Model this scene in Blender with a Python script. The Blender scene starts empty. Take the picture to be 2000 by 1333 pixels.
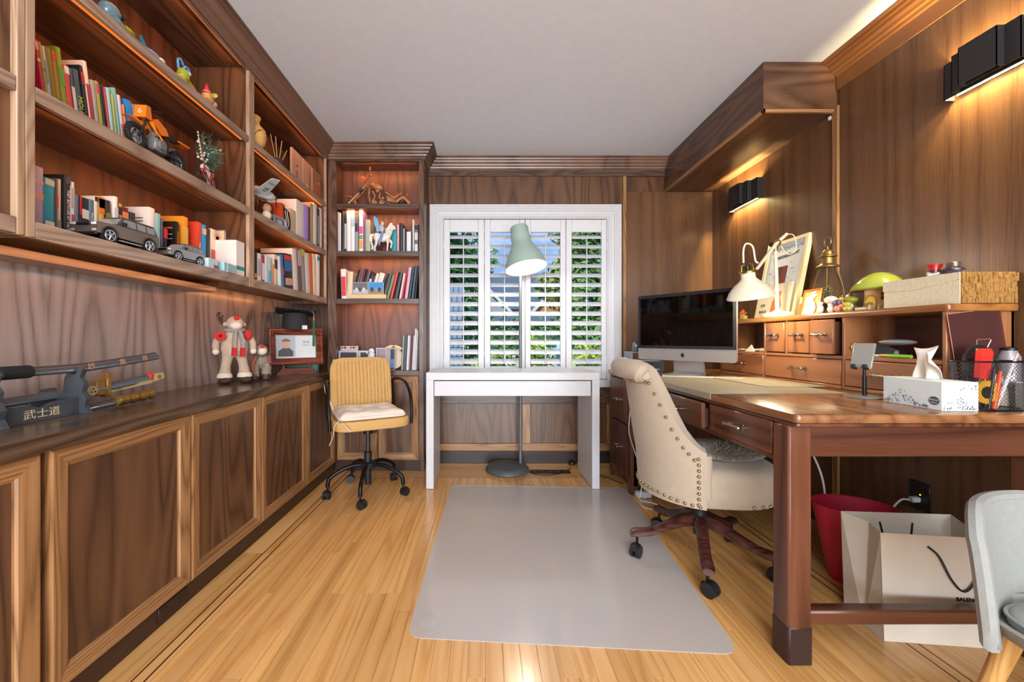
import bpy, bmesh, math, random
from math import sin, cos, pi, radians
from mathutils import Vector, Matrix

sc = bpy.context.scene
col = sc.collection
rnd = random.Random(11)

# ------------------------------------------------------------------ camera, world, large lights, exposure
F, CX, CY, EYE = 765.0, 944.0, 663.0, 1.038      # focal length (px of a 2000 px frame), vanishing point, eye height
cam_data = bpy.data.cameras.new('camera')
cam = bpy.data.objects.new('camera', cam_data)
col.objects.link(cam)
cam.location = (0, 0, EYE)
cam.rotation_euler = (pi / 2, 0, 0)
cam_data.sensor_width = 36.0
cam_data.lens = 36.0 * F / 2000.0
cam_data.shift_x = (1000.0 - CX) / 2000.0
cam_data.shift_y = (CY - 666.5) / 2000.0
cam_data.clip_start = 0.02
sc.camera = cam

sc.view_settings.view_transform = 'Standard'
sc.view_settings.look = 'None'
sc.view_settings.gamma = 1.0
sc.view_settings.use_curve_mapping = False
sc.view_settings.exposure = 0.3

world = bpy.data.worlds.new('sky')
sc.world = world
world.use_nodes = True
wn = world.node_tree
wn.nodes.clear()
w_out = wn.nodes.new('ShaderNodeOutputWorld')
w_bg = wn.nodes.new('ShaderNodeBackground')
w_tc = wn.nodes.new('ShaderNodeTexCoord')
w_sep = wn.nodes.new('ShaderNodeSeparateXYZ')
w_ramp = wn.nodes.new('ShaderNodeValToRGB')
w_noise = wn.nodes.new('ShaderNodeTexNoise')
w_cl = wn.nodes.new('ShaderNodeValToRGB')
w_mix = wn.nodes.new('ShaderNodeMixRGB')
w_map = wn.nodes.new('ShaderNodeMapping')
wn.links.new(w_tc.outputs['Generated'], w_sep.inputs[0])
wn.links.new(w_sep.outputs['Z'], w_ramp.inputs[0])
wn.links.new(w_tc.outputs['Generated'], w_map.inputs[0])
w_map.inputs['Scale'].default_value = (1, 1, 2.5)
wn.links.new(w_map.outputs[0], w_noise.inputs['Vector'])
w_noise.inputs['Scale'].default_value = 4.0
w_noise.inputs['Detail'].default_value = 8.0
wn.links.new(w_noise.outputs['Fac'], w_cl.inputs[0])
w_cl.color_ramp.elements[0].position = 0.5
w_cl.color_ramp.elements[1].position = 0.74
w_ramp.color_ramp.elements[0].color = (0.15, 0.245, 0.41, 1)
w_ramp.color_ramp.elements[0].position = 0.0
w_ramp.color_ramp.elements[1].color = (0.075, 0.16, 0.36, 1)
w_ramp.color_ramp.elements[1].position = 0.6
wn.links.new(w_cl.outputs[0], w_mix.inputs[0])
wn.links.new(w_ramp.outputs[0], w_mix.inputs[1])
w_mix.inputs[2].default_value = (0.5, 0.52, 0.56, 1)
wn.links.new(w_mix.outputs[0], w_bg.inputs['Color'])
w_bg.inputs['Strength'].default_value = 2.0
wn.links.new(w_bg.outputs[0], w_out.inputs['Surface'])

def area_light(name, loc, target, sx, sy, energy, color=(1, 1, 1), spread=pi, parent=None):
    ld = bpy.data.lights.new(name, 'AREA')
    ld.shape = 'RECTANGLE'
    ld.size, ld.size_y = sx, sy
    ld.energy = energy
    ld.color = color
    ld.spread = spread
    o = bpy.data.objects.new(name, ld)
    col.objects.link(o)
    o.location = loc
    d = Vector(target) - Vector(loc)
    o.rotation_euler = d.to_track_quat('-Z', 'Y').to_euler()
    return o

def point_light(name, loc, energy, color=(1, 1, 1), radius=0.02):
    ld = bpy.data.lights.new(name, 'POINT')
    ld.energy, ld.color, ld.shadow_soft_size = energy, color, radius
    o = bpy.data.objects.new(name, ld)
    col.objects.link(o)
    o.location = loc
    return o

sun_d = bpy.data.lights.new('sun', 'SUN')
sun_d.energy = 4.5
sun_d.angle = radians(1.0)
sun_d.color = (1.0, 0.95, 0.86)
sun = bpy.data.objects.new('sun', sun_d)
col.objects.link(sun)
sun.rotation_euler = (radians(42), 0, radians(-28))       # behind the house, lighting the garden
# added fill lights behind the camera, one at the rear, one overhead without fixture
area_light('fill_light_rear', (0.25, -2.95, 1.3), (0.25, 3.0, 1.25), 3.2, 2.3, 250, (0.93, 0.97, 1.0))
area_light('fill_light_overhead', (0.25, -0.9, 2.45), (0.25, -0.9, 0.0), 1.2, 1.2, 34, (0.93, 0.97, 1.0))

# ------------------------------------------------------------------ colour and material helpers
def lin(c):
    if isinstance(c, str):
        c = c.lstrip('#')
        c = [int(c[i:i + 2], 16) / 255 for i in (0, 2, 4)]
    return tuple((x / 12.92 if x <= 0.04045 else ((x + 0.055) / 1.055) ** 2.4) for x in c[:3]) + (1.0,)

MATS = {}
def mat(c, rough=0.5, metal=0.0, coat=0.0, emit=0.0, trans=0.0, alpha=1.0, bump=0.0, bscale=200.0, ior=1.45, sheen=0.0, var=0.0, vscale=20.0):
    key = ('m', c if isinstance(c, str) else tuple(c), rough, metal, coat, emit, trans, alpha, bump, bscale, ior, sheen, var, vscale)
    if key in MATS:
        return MATS[key]
    m = bpy.data.materials.new('paint_%d' % len(MATS))
    m.use_nodes = True
    nt = m.node_tree
    b = nt.nodes['Principled BSDF']
    L = lin(c)
    b.inputs['Base Color'].default_value = L
    b.inputs['Roughness'].default_value = rough
    b.inputs['Metallic'].default_value = metal
    b.inputs['IOR'].default_value = ior
    b.inputs['Coat Weight'].default_value = coat
    b.inputs['Transmission Weight'].default_value = trans
    b.inputs['Alpha'].default_value = alpha
    if sheen:
        b.inputs['Sheen Weight'].default_value = sheen
    if emit:
        b.inputs['Emission Color'].default_value = L
        b.inputs['Emission Strength'].default_value = emit
    tc = nt.nodes.new('ShaderNodeTexCoord')
    n = nt.nodes.new('ShaderNodeTexNoise')
    n.inputs['Scale'].default_value = vscale
    n.inputs['Detail'].default_value = 4
    nt.links.new(tc.outputs['Object'], n.inputs['Vector'])
    if not emit and not trans:
        v = var if var else 0.06
        mx = nt.nodes.new('ShaderNodeMixRGB')
        mx.inputs[1].default_value = tuple(x * (1 - v) for x in L[:3]) + (1,)
        mx.inputs[2].default_value = tuple(min(1, x * (1 + v)) for x in L[:3]) + (1,)
        nt.links.new(n.outputs['Fac'], mx.inputs[0])
        nt.links.new(mx.outputs[0], b.inputs['Base Color'])
    if bump:
        n2 = nt.nodes.new('ShaderNodeTexNoise')
        n2.inputs['Scale'].default_value = bscale
        n2.inputs['Detail'].default_value = 3
        nt.links.new(tc.outputs['Object'], n2.inputs['Vector'])
        bp = nt.nodes.new('ShaderNodeBump')
        bp.inputs['Strength'].default_value = bump
        bp.inputs['Distance'].default_value = 0.002
        nt.links.new(n2.outputs['Fac'], bp.inputs['Height'])
        nt.links.new(bp.outputs[0], b.inputs['Normal'])
    MATS[key] = m
    return m

def wood(name, c_dark, c_mid, c_light, axis='Z', across=None, freq=9.0, rough=0.35, stretch=0.12, distort=5.0, fine=0.5, rand=True, coat=0.0, val_rand=0.0, bump=0.15):
    """oak-like veneer: banded rings distorted along the grain plus fine pores; axis = grain direction"""
    key = ('w', name)
    if key in MATS:
        return MATS[key]
    m = bpy.data.materials.new(name)
    m.use_nodes = True
    nt = m.node_tree
    b = nt.nodes['Principled BSDF']
    b.inputs['Roughness'].default_value = rough
    b.inputs['Coat Weight'].default_value = coat
    b.inputs['Coat Roughness'].default_value = 0.12
    N, L = nt.nodes.new, nt.links.new
    tc = N('ShaderNodeTexCoord')
    oi = N('ShaderNodeObjectInfo')
    mul = N('ShaderNodeVectorMath'); mul.operation = 'SCALE'
    mul.inputs[0].default_value = (3.7, 5.3, 7.9) if rand else (0, 0, 0)
    L(oi.outputs['Random'], mul.inputs['Scale'])
    add = N('ShaderNodeVectorMath'); add.operation = 'ADD'
    L(tc.outputs['Object'], add.inputs[0]); L(mul.outputs[0], add.inputs[1])
    s = [1.0, 1.0, 1.0]
    s['XYZ'.index(axis)] = stretch
    mp = N('ShaderNodeMapping'); mp.inputs['Scale'].default_value = s
    L(add.outputs[0], mp.inputs[0])
    w0 = N('ShaderNodeTexNoise'); w0.inputs['Scale'].default_value = freq * 0.5
    w0.inputs['Detail'].default_value = 1.5; w0.inputs['Roughness'].default_value = 0.4
    L(mp.outputs[0], w0.inputs['Vector'])
    w1 = N('ShaderNodeMath'); w1.operation = 'MULTIPLY'; w1.inputs[1].default_value = distort * 3.2
    L(w0.outputs['Fac'], w1.inputs[0])
    w2 = N('ShaderNodeMath'); w2.operation = 'PINGPONG'; w2.inputs[1].default_value = 0.5
    L(w1.outputs[0], w2.inputs[0])
    w = N('ShaderNodeMath'); w.operation = 'MULTIPLY'; w.inputs[1].default_value = 2.0
    L(w2.outputs[0], w.inputs[0])
    s2 = [260.0, 260.0, 260.0]
    s2['XYZ'.index(axis)] = 7.0
    mp2 = N('ShaderNodeMapping'); mp2.inputs['Scale'].default_value = s2
    L(add.outputs[0], mp2.inputs[0])
    n2 = N('ShaderNodeTexNoise'); n2.inputs['Scale'].default_value = 1.0; n2.inputs['Detail'].default_value = 3
    L(mp2.outputs[0], n2.inputs['Vector'])
    n3 = N('ShaderNodeTexNoise'); n3.inputs['Scale'].default_value = 2.2; n3.inputs['Detail'].default_value = 2
    L(mp.outputs[0], n3.inputs['Vector'])
    mixf = N('ShaderNodeMath'); mixf.operation = 'MULTIPLY_ADD'
    L(n2.outputs['Fac'], mixf.inputs[0]); mixf.inputs[1].default_value = fine
    sub = N('ShaderNodeMath'); sub.operation = 'MULTIPLY_ADD'
    L(w.outputs[0], sub.inputs[0]); sub.inputs[1].default_value = 1.0 - fine * 0.75
    sub.inputs[2].default_value = -0.08
    L(sub.outputs[0], mixf.inputs[2])
    rp = N('ShaderNodeValToRGB')
    e = rp.color_ramp.elements
    e[0].position, e[0].color = 0.06, lin(c_dark)
    e[1].position, e[1].color = 0.95, lin(c_light)
    k = e.new(0.42); k.color = lin(c_mid)
    L(mixf.outputs[0], rp.inputs[0])
    hsv = N('ShaderNodeHueSaturation')
    L(rp.outputs[0], hsv.inputs['Color'])
    vm = N('ShaderNodeMath'); vm.operation = 'MULTIPLY_ADD'
    L(n3.outputs['Fac'], vm.inputs[0]); vm.inputs[1].default_value = 0.35; vm.inputs[2].default_value = 0.82
    if val_rand:
        vr = N('ShaderNodeMath'); vr.operation = 'MULTIPLY_ADD'
        L(oi.outputs['Random'], vr.inputs[0]); vr.inputs[1].default_value = val_rand; vr.inputs[2].default_value = 1.0 - val_rand * 0.5
        vv = N('ShaderNodeMath'); vv.operation = 'MULTIPLY'
        L(vr.outputs[0], vv.inputs[0]); L(vm.outputs[0], vv.inputs[1])
        L(vv.outputs[0], hsv.inputs['Value'])
    else:
        L(vm.outputs[0], hsv.inputs['Value'])
    L(hsv.outputs[0], b.inputs['Base Color'])
    if bump:
        bp = N('ShaderNodeBump'); bp.inputs['Strength'].default_value = bump; bp.inputs['Distance'].default_value = 0.001
        L(n2.outputs['Fac'], bp.inputs['Height']); L(bp.outputs[0], b.inputs['Normal'])
    MATS[key] = m
    return m

# dark stained oak of the built-ins
OAK_Z = wood('oak_panel_upright', '#38241a', '#5c3d28', '#6e4c34', 'Z', freq=9, rough=0.32, distort=4)
OAK_Y = wood('oak_panel_along', '#38251b', '#5a3d2b', '#6c4d39', 'Y', freq=9, rough=0.3, distort=4)
OAK_X = wood('oak_panel_across', '#38251b', '#5a3d2b', '#6c4d39', 'X', freq=9, rough=0.3, distort=4)
OAKF_Z = wood('oak_frame_lit_upright', '#664527', '#966c45', '#a87e55', 'Z', freq=26, rough=0.3, distort=4, stretch=0.05)  # frame oak lighter than the panels: light on the bevels put into colour
OAKF_Y = wood('oak_frame_lit_along', '#664527', '#966c45', '#a87e55', 'Y', freq=26, rough=0.3, distort=4, stretch=0.05)
OAKF_X = wood('oak_frame_lit_across', '#664527', '#966c45', '#a87e55', 'X', freq=26, rough=0.3, distort=4, stretch=0.05)
WALLW = wood('walnut_wall_veneer', '#432d1d', '#62442c', '#735237', 'Z', freq=10, rough=0.26, distort=2.0, fine=0.8, stretch=0.03, bump=0.3)
BACKIN = wood('oak_back_lining', '#351d16', '#5c3526', '#6d4331', 'Z', freq=9, rough=0.4, distort=4)
CTOP = wood('oak_counter', '#33231b', '#54402f', '#6b5442', 'Y', freq=14, rough=0.22, distort=3)
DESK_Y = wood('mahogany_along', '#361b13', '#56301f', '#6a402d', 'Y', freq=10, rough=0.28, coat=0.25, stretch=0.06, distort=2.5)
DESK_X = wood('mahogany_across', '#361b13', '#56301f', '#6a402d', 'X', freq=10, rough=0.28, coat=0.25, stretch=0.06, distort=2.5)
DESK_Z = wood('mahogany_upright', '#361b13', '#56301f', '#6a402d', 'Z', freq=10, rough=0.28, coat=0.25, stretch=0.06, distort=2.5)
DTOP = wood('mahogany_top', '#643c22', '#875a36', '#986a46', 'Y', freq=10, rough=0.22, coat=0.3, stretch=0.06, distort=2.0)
FLOORW = wood('honey_oak_floor', '#b87f42', '#d09c5c', '#d9aa6e', 'Y', freq=22, rough=0.22, stretch=0.05, distort=2.2, fine=0.6, val_rand=0.2, coat=0.3, bump=0.08)
FLOORX = wood('honey_oak_floor_across', '#b87f42', '#d09c5c', '#d9aa6e', 'X', freq=22, rough=0.22, stretch=0.05, distort=2.2, fine=0.6, val_rand=0.16, coat=0.3, bump=0.08)
HUT_Y = wood('hutch_wood_along', '#6a3a20', '#96603a', '#a8714a', 'Y', freq=10, rough=0.28, coat=0.25, stretch=0.06, distort=2.0)
HUT_Z = wood('hutch_wood_upright', '#6a3a20', '#96603a', '#a8714a', 'Z', freq=10, rough=0.28, coat=0.25, stretch=0.06, distort=2.0)
INLAY = mat('#4a1a0c', 0.35)
WHITE = mat('#c6c6c9', 0.35)
SHUT = mat('#d4d4d7', 0.4)
CEIL = mat('#d3dae6', 0.9)
BLACK = mat('#151516', 0.4)
BLACKM = mat('#1c1c1e', 0.35, 0.6)
STEEL = mat('#b9b9bb', 0.25, 1.0)
BRASS = mat('#b08a45', 0.3, 1.0)
PAGES = mat('#e6dcc6', 0.8)

# ------------------------------------------------------------------ pixel -> place on a known plane of the room
def atY(px, py, Y): return Vector(((px - CX) / F * Y, Y, EYE - (py - CY) / F * Y))
def atX(px, py, X):
    Y = X * F / (px - CX)
    return Vector((X, Y, EYE - (py - CY) / F * Y))
def atZ(px, py, Z):
    Y = (EYE - Z) * F / (py - CY)
    return Vector(((px - CX) / F * Y, Y, Z))

# ------------------------------------------------------------------ mesh builder
class MB:
    def __init__(self):
        self.v, self.f = [], []
    def add(self, vs, fs):
        n = len(self.v)
        self.v += [Vector(p) for p in vs]
        self.f += [tuple(i + n for i in f) for f in fs]
        return self
    def box(self, x0, y0, z0, x1, y1, z1):
        x0, x1 = min(x0, x1), max(x0, x1); y0, y1 = min(y0, y1), max(y0, y1); z0, z1 = min(z0, z1), max(z0, z1)
        return self.add([(x0, y0, z0), (x1, y0, z0), (x1, y1, z0), (x0, y1, z0), (x0, y0, z1), (x1, y0, z1), (x1, y1, z1), (x0, y1, z1)],
                        [(0, 3, 2, 1), (4, 5, 6, 7), (0, 1, 5, 4), (1, 2, 6, 5), (2, 3, 7, 6), (3, 0, 4, 7)])
    def cbox(self, x0, y0, z0, x1, y1, z1, b=0.003):
        lo = [min(x0, x1), min(y0, y1), min(z0, z1)]; hi = [max(x0, x1), max(y0, y1), max(z0, z1)]
        b = min(b, *[(h - l) * 0.45 for l, h in zip(lo, hi)])
        idx, vs, fs = {}, [], []
        S = (-1, 1)
        for sx in S:
            for sy in S:
                for sz in S:
                    s = (sx, sy, sz)
                    for a in range(3):
                        p = [0, 0, 0]
                        for k in range(3):
                            e = hi[k] if s[k] > 0 else lo[k]
                            p[k] = e if k == a else e - s[k] * b
                        idx[(s, a)] = len(vs); vs.append(p)
        def S3(a, sa, b_, sb, c, sc_):
            t = [0, 0, 0]; t[a] = sa; t[b_] = sb; t[c] = sc_; return tuple(t)
        for a in range(3):
            b_, c = (a + 1) % 3, (a + 2) % 3
            for s in S:
                fs.append([idx[(S3(a, s, b_, p, c, q), a)] for p, q in ((-1, -1), (1, -1), (1, 1), (-1, 1))])
            for sa in S:
                for sb in S:
                    fs.append([idx[(S3(a, sa, b_, sb, c, -1), a)], idx[(S3(a, sa, b_, sb, c, 1), a)], idx[(S3(a, sa, b_, sb, c, 1), b_)], idx[(S3(a, sa, b_, sb, c, -1), b_)]])
        for sx in S:
            for sy in S:
                for sz in S:
                    fs.append([idx[((sx, sy, sz), k)] for k in range(3)])
        return self.add(vs, fs)
    def cyl(self, p0, p1, r0, r1=None, n=14, cap=True):
        p0, p1 = Vector(p0), Vector(p1)
        if r1 is None: r1 = r0
        d = (p1 - p0).normalized()
        u = d.orthogonal().normalized(); w = d.cross(u)
        vs, fs = [], []
        for p, r in ((p0, r0), (p1, r1)):
            for i in range(n):
                a = 2 * pi * i / n
                vs.append(p + (u * cos(a) + w * sin(a)) * r)
        for i in range(n):
            j = (i + 1) % n
            fs.append((i, j, n + j, n + i))
        if cap:
            fs.append(tuple(range(n))[::-1]); fs.append(tuple(range(n, 2 * n)))
        return self.add(vs, fs)
    def tube(self, pts, r, n=8, closed=False, flat=1.0):
        pts = [Vector(p) for p in pts]
        m = len(pts)
        rs = r if isinstance(r, (list, tuple)) else [r] * m
        vs, fs = [], []
        nrm = None
        for i, p in enumerate(pts):
            if closed: d = (pts[(i + 1) % m] - pts[i - 1]).normalized()
            else: d = (pts[min(i + 1, m - 1)] - pts[max(i - 1, 0)]).normalized()
            if nrm is None: nrm = d.orthogonal().normalized()
            nrm = (nrm - d * nrm.dot(d))
            nrm = nrm.normalized() if nrm.length > 1e-6 else d.orthogonal().normalized()
            b = d.cross(nrm)
            for k in range(n):
                a = 2 * pi * k / n
                vs.append(p + (nrm * cos(a) * flat + b * sin(a)) * rs[i])
        for i in range(m if closed else m - 1):
            j = (i + 1) % m
            for k in range(n):
                l = (k + 1) % n
                fs.append((i * n + k, i * n + l, j * n + l, j * n + k))
        if not closed:
            fs.append(tuple(range(n))[::-1]); fs.append(tuple(range((m - 1) * n, m * n)))
        return self.add(vs, fs)
    def lathe(self, prof, c=(0, 0, 0), n=24, M=None, sx=1.0, sy=1.0, a0=0.0, a1=2 * pi, cap=True):
        full = abs(a1 - a0 - 2 * pi) < 1e-6
        m = len(prof); k = n if full else n + 1
        vs, fs = [], []
        for r, z in prof:
            for i in range(k):
                a = a0 + (a1 - a0) * i / n
                p = Vector((r * cos(a) * sx, r * sin(a) * sy, z))
                if M: p = M @ p
                vs.append(p + Vector(c))
        for j in range(m - 1):
            for i in range(n):
                q = (i + 1) % k
                fs.append((j * k + i, j * k + q, (j + 1) * k + q, (j + 1) * k + i))
        if full and cap:
            if prof[0][0] > 1e-5: fs.append(tuple(range(k))[::-1])
            if prof[-1][0] > 1e-5: fs.append(tuple(range((m - 1) * k, m * k)))
        return self.add(vs, fs)
    def sphere(self, c, r, n=12, m=8, M=None):
        rx, ry, rz = (r, r, r) if not isinstance(r, (tuple, list)) else r
        vs, fs = [], []
        c = Vector(c)
        for j in range(1, m):
            t = pi * j / m
            for i in range(n):
                a = 2 * pi * i / n
                p = Vector((rx * sin(t) * cos(a), ry * sin(t) * sin(a), rz * cos(t)))
                if M: p = M @ p
                vs.append(c + p)
        top = Vector((0, 0, rz)); bot = Vector((0, 0, -rz))
        if M: top, bot = M @ top, M @ bot
        vs += [c + top, c + bot]
        for j in range(m - 2):
            for i in range(n):
                q = (i + 1) % n
                fs.append((j * n + i, (j + 1) * n + i, (j + 1) * n + q, j * n + q))
        T = (m - 1) * n
        for i in range(n):
            q = (i + 1) % n
            fs.append((T, i, q)); fs.append((T + 1, (m - 2) * n + q, (m - 2) * n + i))
        return self.add(vs, fs)
    def prism(self, poly, plane, a, b):
        n = len(poly)
        def P(u, v, w):
            return {'xy': (u, v, w), 'xz': (u, w, v), 'yz': (w, u, v)}[plane]
        vs = [P(u, v, a) for u, v in poly] + [P(u, v, b) for u, v in poly]
        fs = [tuple(range(n))[::-1], tuple(range(n, 2 * n))] + [(i, (i + 1) % n, n + (i + 1) % n, n + i) for i in range(n)]
        return self.add(vs, fs)
    def grid(self, fn, nu, nv, closed=False):
        vs = [fn(i / nu, j / nv) for j in range(nv + 1) for i in range(nu + (0 if closed else 1))]
        k = nu if closed else nu + 1
        fs = [(j * k + i, j * k + (i + 1) % k, (j + 1) * k + (i + 1) % k, (j + 1) * k + i) for j in range(nv) for i in range(nu)]
        return self.add(vs, fs)
    def quad(self, *p): return self.add(p, [tuple(range(len(p)))])
    def rot(self, M, c=(0, 0, 0)):
        c = Vector(c); self.v = [c + M @ (p - c) for p in self.v]; return self
    def move(self, d):
        d = Vector(d); self.v = [p + d for p in self.v]; return self
    def xf(self, M):
        self.v = [M @ p for p in self.v]; return self
    def build(self, name, material, parent=None, world=False, angle=40, kind=None, recalc=True):
        vs = self.v
        org = Vector((0, 0, 0))
        if parent is not None:
            if world: 
                Mi = PM(parent).inverted()
                vs = [Mi @ p for p in vs]
        else:
            lo = Vector([min(p[k] for p in vs) for k in range(3)]); hi = Vector([max(p[k] for p in vs) for k in range(3)])
            org = Vector(((lo.x + hi.x) / 2, (lo.y + hi.y) / 2, lo.z))
            vs = [p - org for p in vs]
        me = bpy.data.meshes.new(name)
        me.from_pydata([tuple(p) for p in vs], [], self.f)
        if recalc:
            bm = bmesh.new(); bm.from_mesh(me)
            bmesh.ops.recalc_face_normals(bm, faces=bm.faces)
            bm.to_mesh(me); bm.free()
        for p in me.polygons: p.use_smooth = True
        me.set_sharp_from_angle(angle=radians(angle))
        me.materials.append(material)
        o = bpy.data.objects.new(name, me)
        col.objects.link(o)
        o.location = org
        if parent is not None: o.parent = parent
        if kind: o['kind'] = kind
        return o

def PM(o):
    M = Matrix.LocRotScale(o.location, o.rotation_euler, o.scale)
    return PM(o.parent) @ M if o.parent else M

def tag(o, label=None, cat=None, group=None, kind=None):
    if label: o['label'] = label
    if cat: o['category'] = cat
    if group: o['group'] = group
    if kind: o['kind'] = kind
    return o

def thing(name, label, cat, loc=(0, 0, 0), rz=0.0, group=None, rot=None):
    o = bpy.data.objects.new(name, None)
    o.empty_display_size = 0.05
    col.objects.link(o)
    o.location = loc
    o.rotation_euler = rot if rot else (0, 0, rz)
    return tag(o, label, cat, group)

def struct(name, kind='structure', loc=(0, 0, 0)):
    o = bpy.data.objects.new(name, None)
    col.objects.link(o); o.location = loc; o['kind'] = kind
    return o

def part_label(o, label):
    o['label'] = label; return o

def text(s, size, o, u, v, parent, material, depth=0.0004, name='lettering', world=False, align='CENTER', italic=0.0, bold=0.0, xs=1.0):
    """flat lettering: o = centre point, u = reading direction, v = up direction of the letters"""
    cu = bpy.data.curves.new(name, 'FONT')
    cu.body = s; cu.size = size; cu.align_x = align; cu.align_y = 'CENTER'
    cu.extrude = depth; cu.shear = italic; cu.offset = bold
    cu.resolution_u = 2
    t = bpy.data.objects.new(name, cu)
    dg = bpy.context.evaluated_depsgraph_get()
    col.objects.link(t)
    dg.update()
    me = bpy.data.meshes.new_from_object(t.evaluated_get(dg))
    bpy.data.objects.remove(t); bpy.data.curves.remove(cu)
    u, v = Vector(u).normalized(), Vector(v).normalized()
    n = u.cross(v)
    M = Matrix(((u.x * xs, v.x, n.x, o[0]), (u.y * xs, v.y, n.y, o[1]), (u.z * xs, v.z, n.z, o[2]), (0, 0, 0, 1)))
    if world and parent is not None: M = PM(parent).inverted() @ M
    me.transform(M)
    me.materials.clear(); me.materials.append(material)
    ob = bpy.data.objects.new(name, me)
    col.objects.link(ob); ob.parent = parent
    return ob

def dup(root, loc=None, rz=None, label=None, group=None):
    r = root.copy(); col.objects.link(r)
    if loc is not None: r.location = loc
    if rz is not None: r.rotation_euler = (0, 0, rz)
    if label: r['label'] = label
    if group: r['group'] = group
    for ch in list(root.children):
        c = ch.copy(); col.objects.link(c); c.parent = r
        for g in list(ch.children):
            d = g.copy(); col.objects.link(d); d.parent = c
    return r

def bez(pts, n=8):
    """Catmull-Rom through points"""
    P = [Vector(p) for p in pts]
    P = [P[0] * 2 - P[1]] + P + [P[-1] * 2 - P[-2]]
    out = []
    for i in range(1, len(P) - 2):
        a, b, c, d = P[i - 1], P[i], P[i + 1], P[i + 2]
        for k in range(n):
            t = k / n
            out.append(0.5 * ((2 * b) + (c - a) * t + (2 * a - 5 * b + 4 * c - d) * t * t + (3 * b - a - 3 * c + d) * t ** 3))
    out.append(P[-2])
    return out

def sinterp(x, pts):
    """smooth (Catmull-Rom style) interpolation"""
    n = len(pts)
    if x <= pts[0][0]: return pts[0][1]
    if x >= pts[-1][0]: return pts[-1][1]
    for i in range(n - 1):
        x0, y0 = pts[i]; x1, y1 = pts[i + 1]
        if x <= x1:
            m0 = (y1 - pts[i - 1][1]) / (x1 - pts[i - 1][0]) if i > 0 else (y1 - y0) / (x1 - x0)
            m1 = (pts[i + 2][1] - y0) / (pts[i + 2][0] - x0) if i + 2 < n else (y1 - y0) / (x1 - x0)
            h = x1 - x0; t = (x - x0) / h
            return (2 * t ** 3 - 3 * t * t + 1) * y0 + (t ** 3 - 2 * t * t + t) * h * m0 + (-2 * t ** 3 + 3 * t * t) * y1 + (t ** 3 - t * t) * h * m1

def interp(x, pts):
    if x <= pts[0][0]: return pts[0][1]
    for (a, b), (c, d) in zip(pts, pts[1:]):
        if x <= c: return b + (d - b) * (x - a) / (c - a)
    return pts[-1][1]
# ------------------------------------------------------------------ the room shell
ZC = 2.54                      # ceiling
XL, XR, YB = -1.52, 1.92, 3.285
Y0 = -3.0
SHELFE = wood('oak_shelf_edge_lit', '#7a6050', '#9b7f6b', '#ad937f', 'Y', freq=14, rough=0.3)  # light falling on the front edges is put into this paler oak
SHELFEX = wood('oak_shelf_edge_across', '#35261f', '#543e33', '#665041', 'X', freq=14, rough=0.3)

def frame_sides(u0, v0, u1, v1, prof, mapf):
    """four mitred members of a frame; prof = [(inset from outer edge, depth)] closed loop; order bottom, right, top, left"""
    out = []
    n = len(prof)
    for k in range(4):
        ends = []
        for o, d in prof:
            c = [(u0 + o, v0 + o), (u1 - o, v0 + o), (u1 - o, v1 - o), (u0 + o, v1 - o)]
            a, b = c[k], c[(k + 1) % 4]
            ends.append((mapf(a[0], a[1], d), mapf(b[0], b[1], d)))
        m = MB()
        vs = [e[0] for e in ends] + [e[1] for e in ends]
        fs = [(i, (i + 1) % n, n + (i + 1) % n, n + i) for i in range(n)] + [tuple(range(n)), tuple(range(n, 2 * n))[::-1]]
        m.add(vs, fs)
        out.append(m)
    return out

# floor: a dark screed and every oak strip lying on it
floor = tag(MB().box(-1.52, Y0, -0.06, XR, 3.34, -0.012).build('floor', mat('#3a2210', 0.7)), kind='structure')
plank_cache = {}
def plank(x0, y0, x1, y1, m):
    lx, ly = round(x1 - x0, 4), round(y1 - y0, 4)
    key = (lx, ly, m.name)
    g = 0.00035
    if key not in plank_cache:
        me_o = MB().cbox(-lx / 2 + g, -ly / 2 + g, -0.012, lx / 2 - g, ly / 2 - g, 0, 0.0004).build('plank', m, floor)
        plank_cache[key] = me_o
        o = me_o
    else:
        o = plank_cache[key].copy(); col.objects.link(o)
    o.location = Vector(((x0 + x1) / 2, (y0 + y1) / 2, 0)) - floor.location
    return o
XI = (-1.067, -1.0285, 1.443, 1.4815)
rows = 43
wd = (XI[2] - XI[1] - 0.006) / rows
for r in range(rows):
    x0 = XI[1] + 0.003 + r * wd
    y = Y0
    first = True
    while y < 2.93:
        ln = 3.5 + rnd.choice((0, .2, .4, .6)) if first else rnd.choice((0.5, 0.7, 0.9, 1.1))
        first = False
        y2 = y + ln
        if y2 > 2.6: y2 = 2.935
        plank(x0, round(y, 3), x0 + wd, round(y2, 3), FLOORW)
        y = y2
for x0, x1 in ((-1.245, -1.1595), (-1.1595, -1.0695), (-1.0645, -1.031), (1.4455, 1.479)) + tuple((1.484 + k * 0.062, 1.484 + (k + 1) * 0.062) for k in range(7)):
    y = Y0
    for y2 in (0.4, 1.9, 3.3) if x0 < 0 else (0.9, 2.2, 3.3):
        plank(x0, y, x1, y2, FLOORW); y = y2
for k, (ya, yb) in enumerate(((2.9405, 2.9745), (2.9795, 3.04), (3.04, 3.1), (3.1, 3.16), (3.16, 3.22), (3.22, 3.33))):
    x = -1.0285
    for x2 in ((0.1, 1.443) if k % 2 else (-0.3, 0.7, 1.443)):
        plank(x, ya, x2, yb, FLOORX); x = x2
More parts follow.
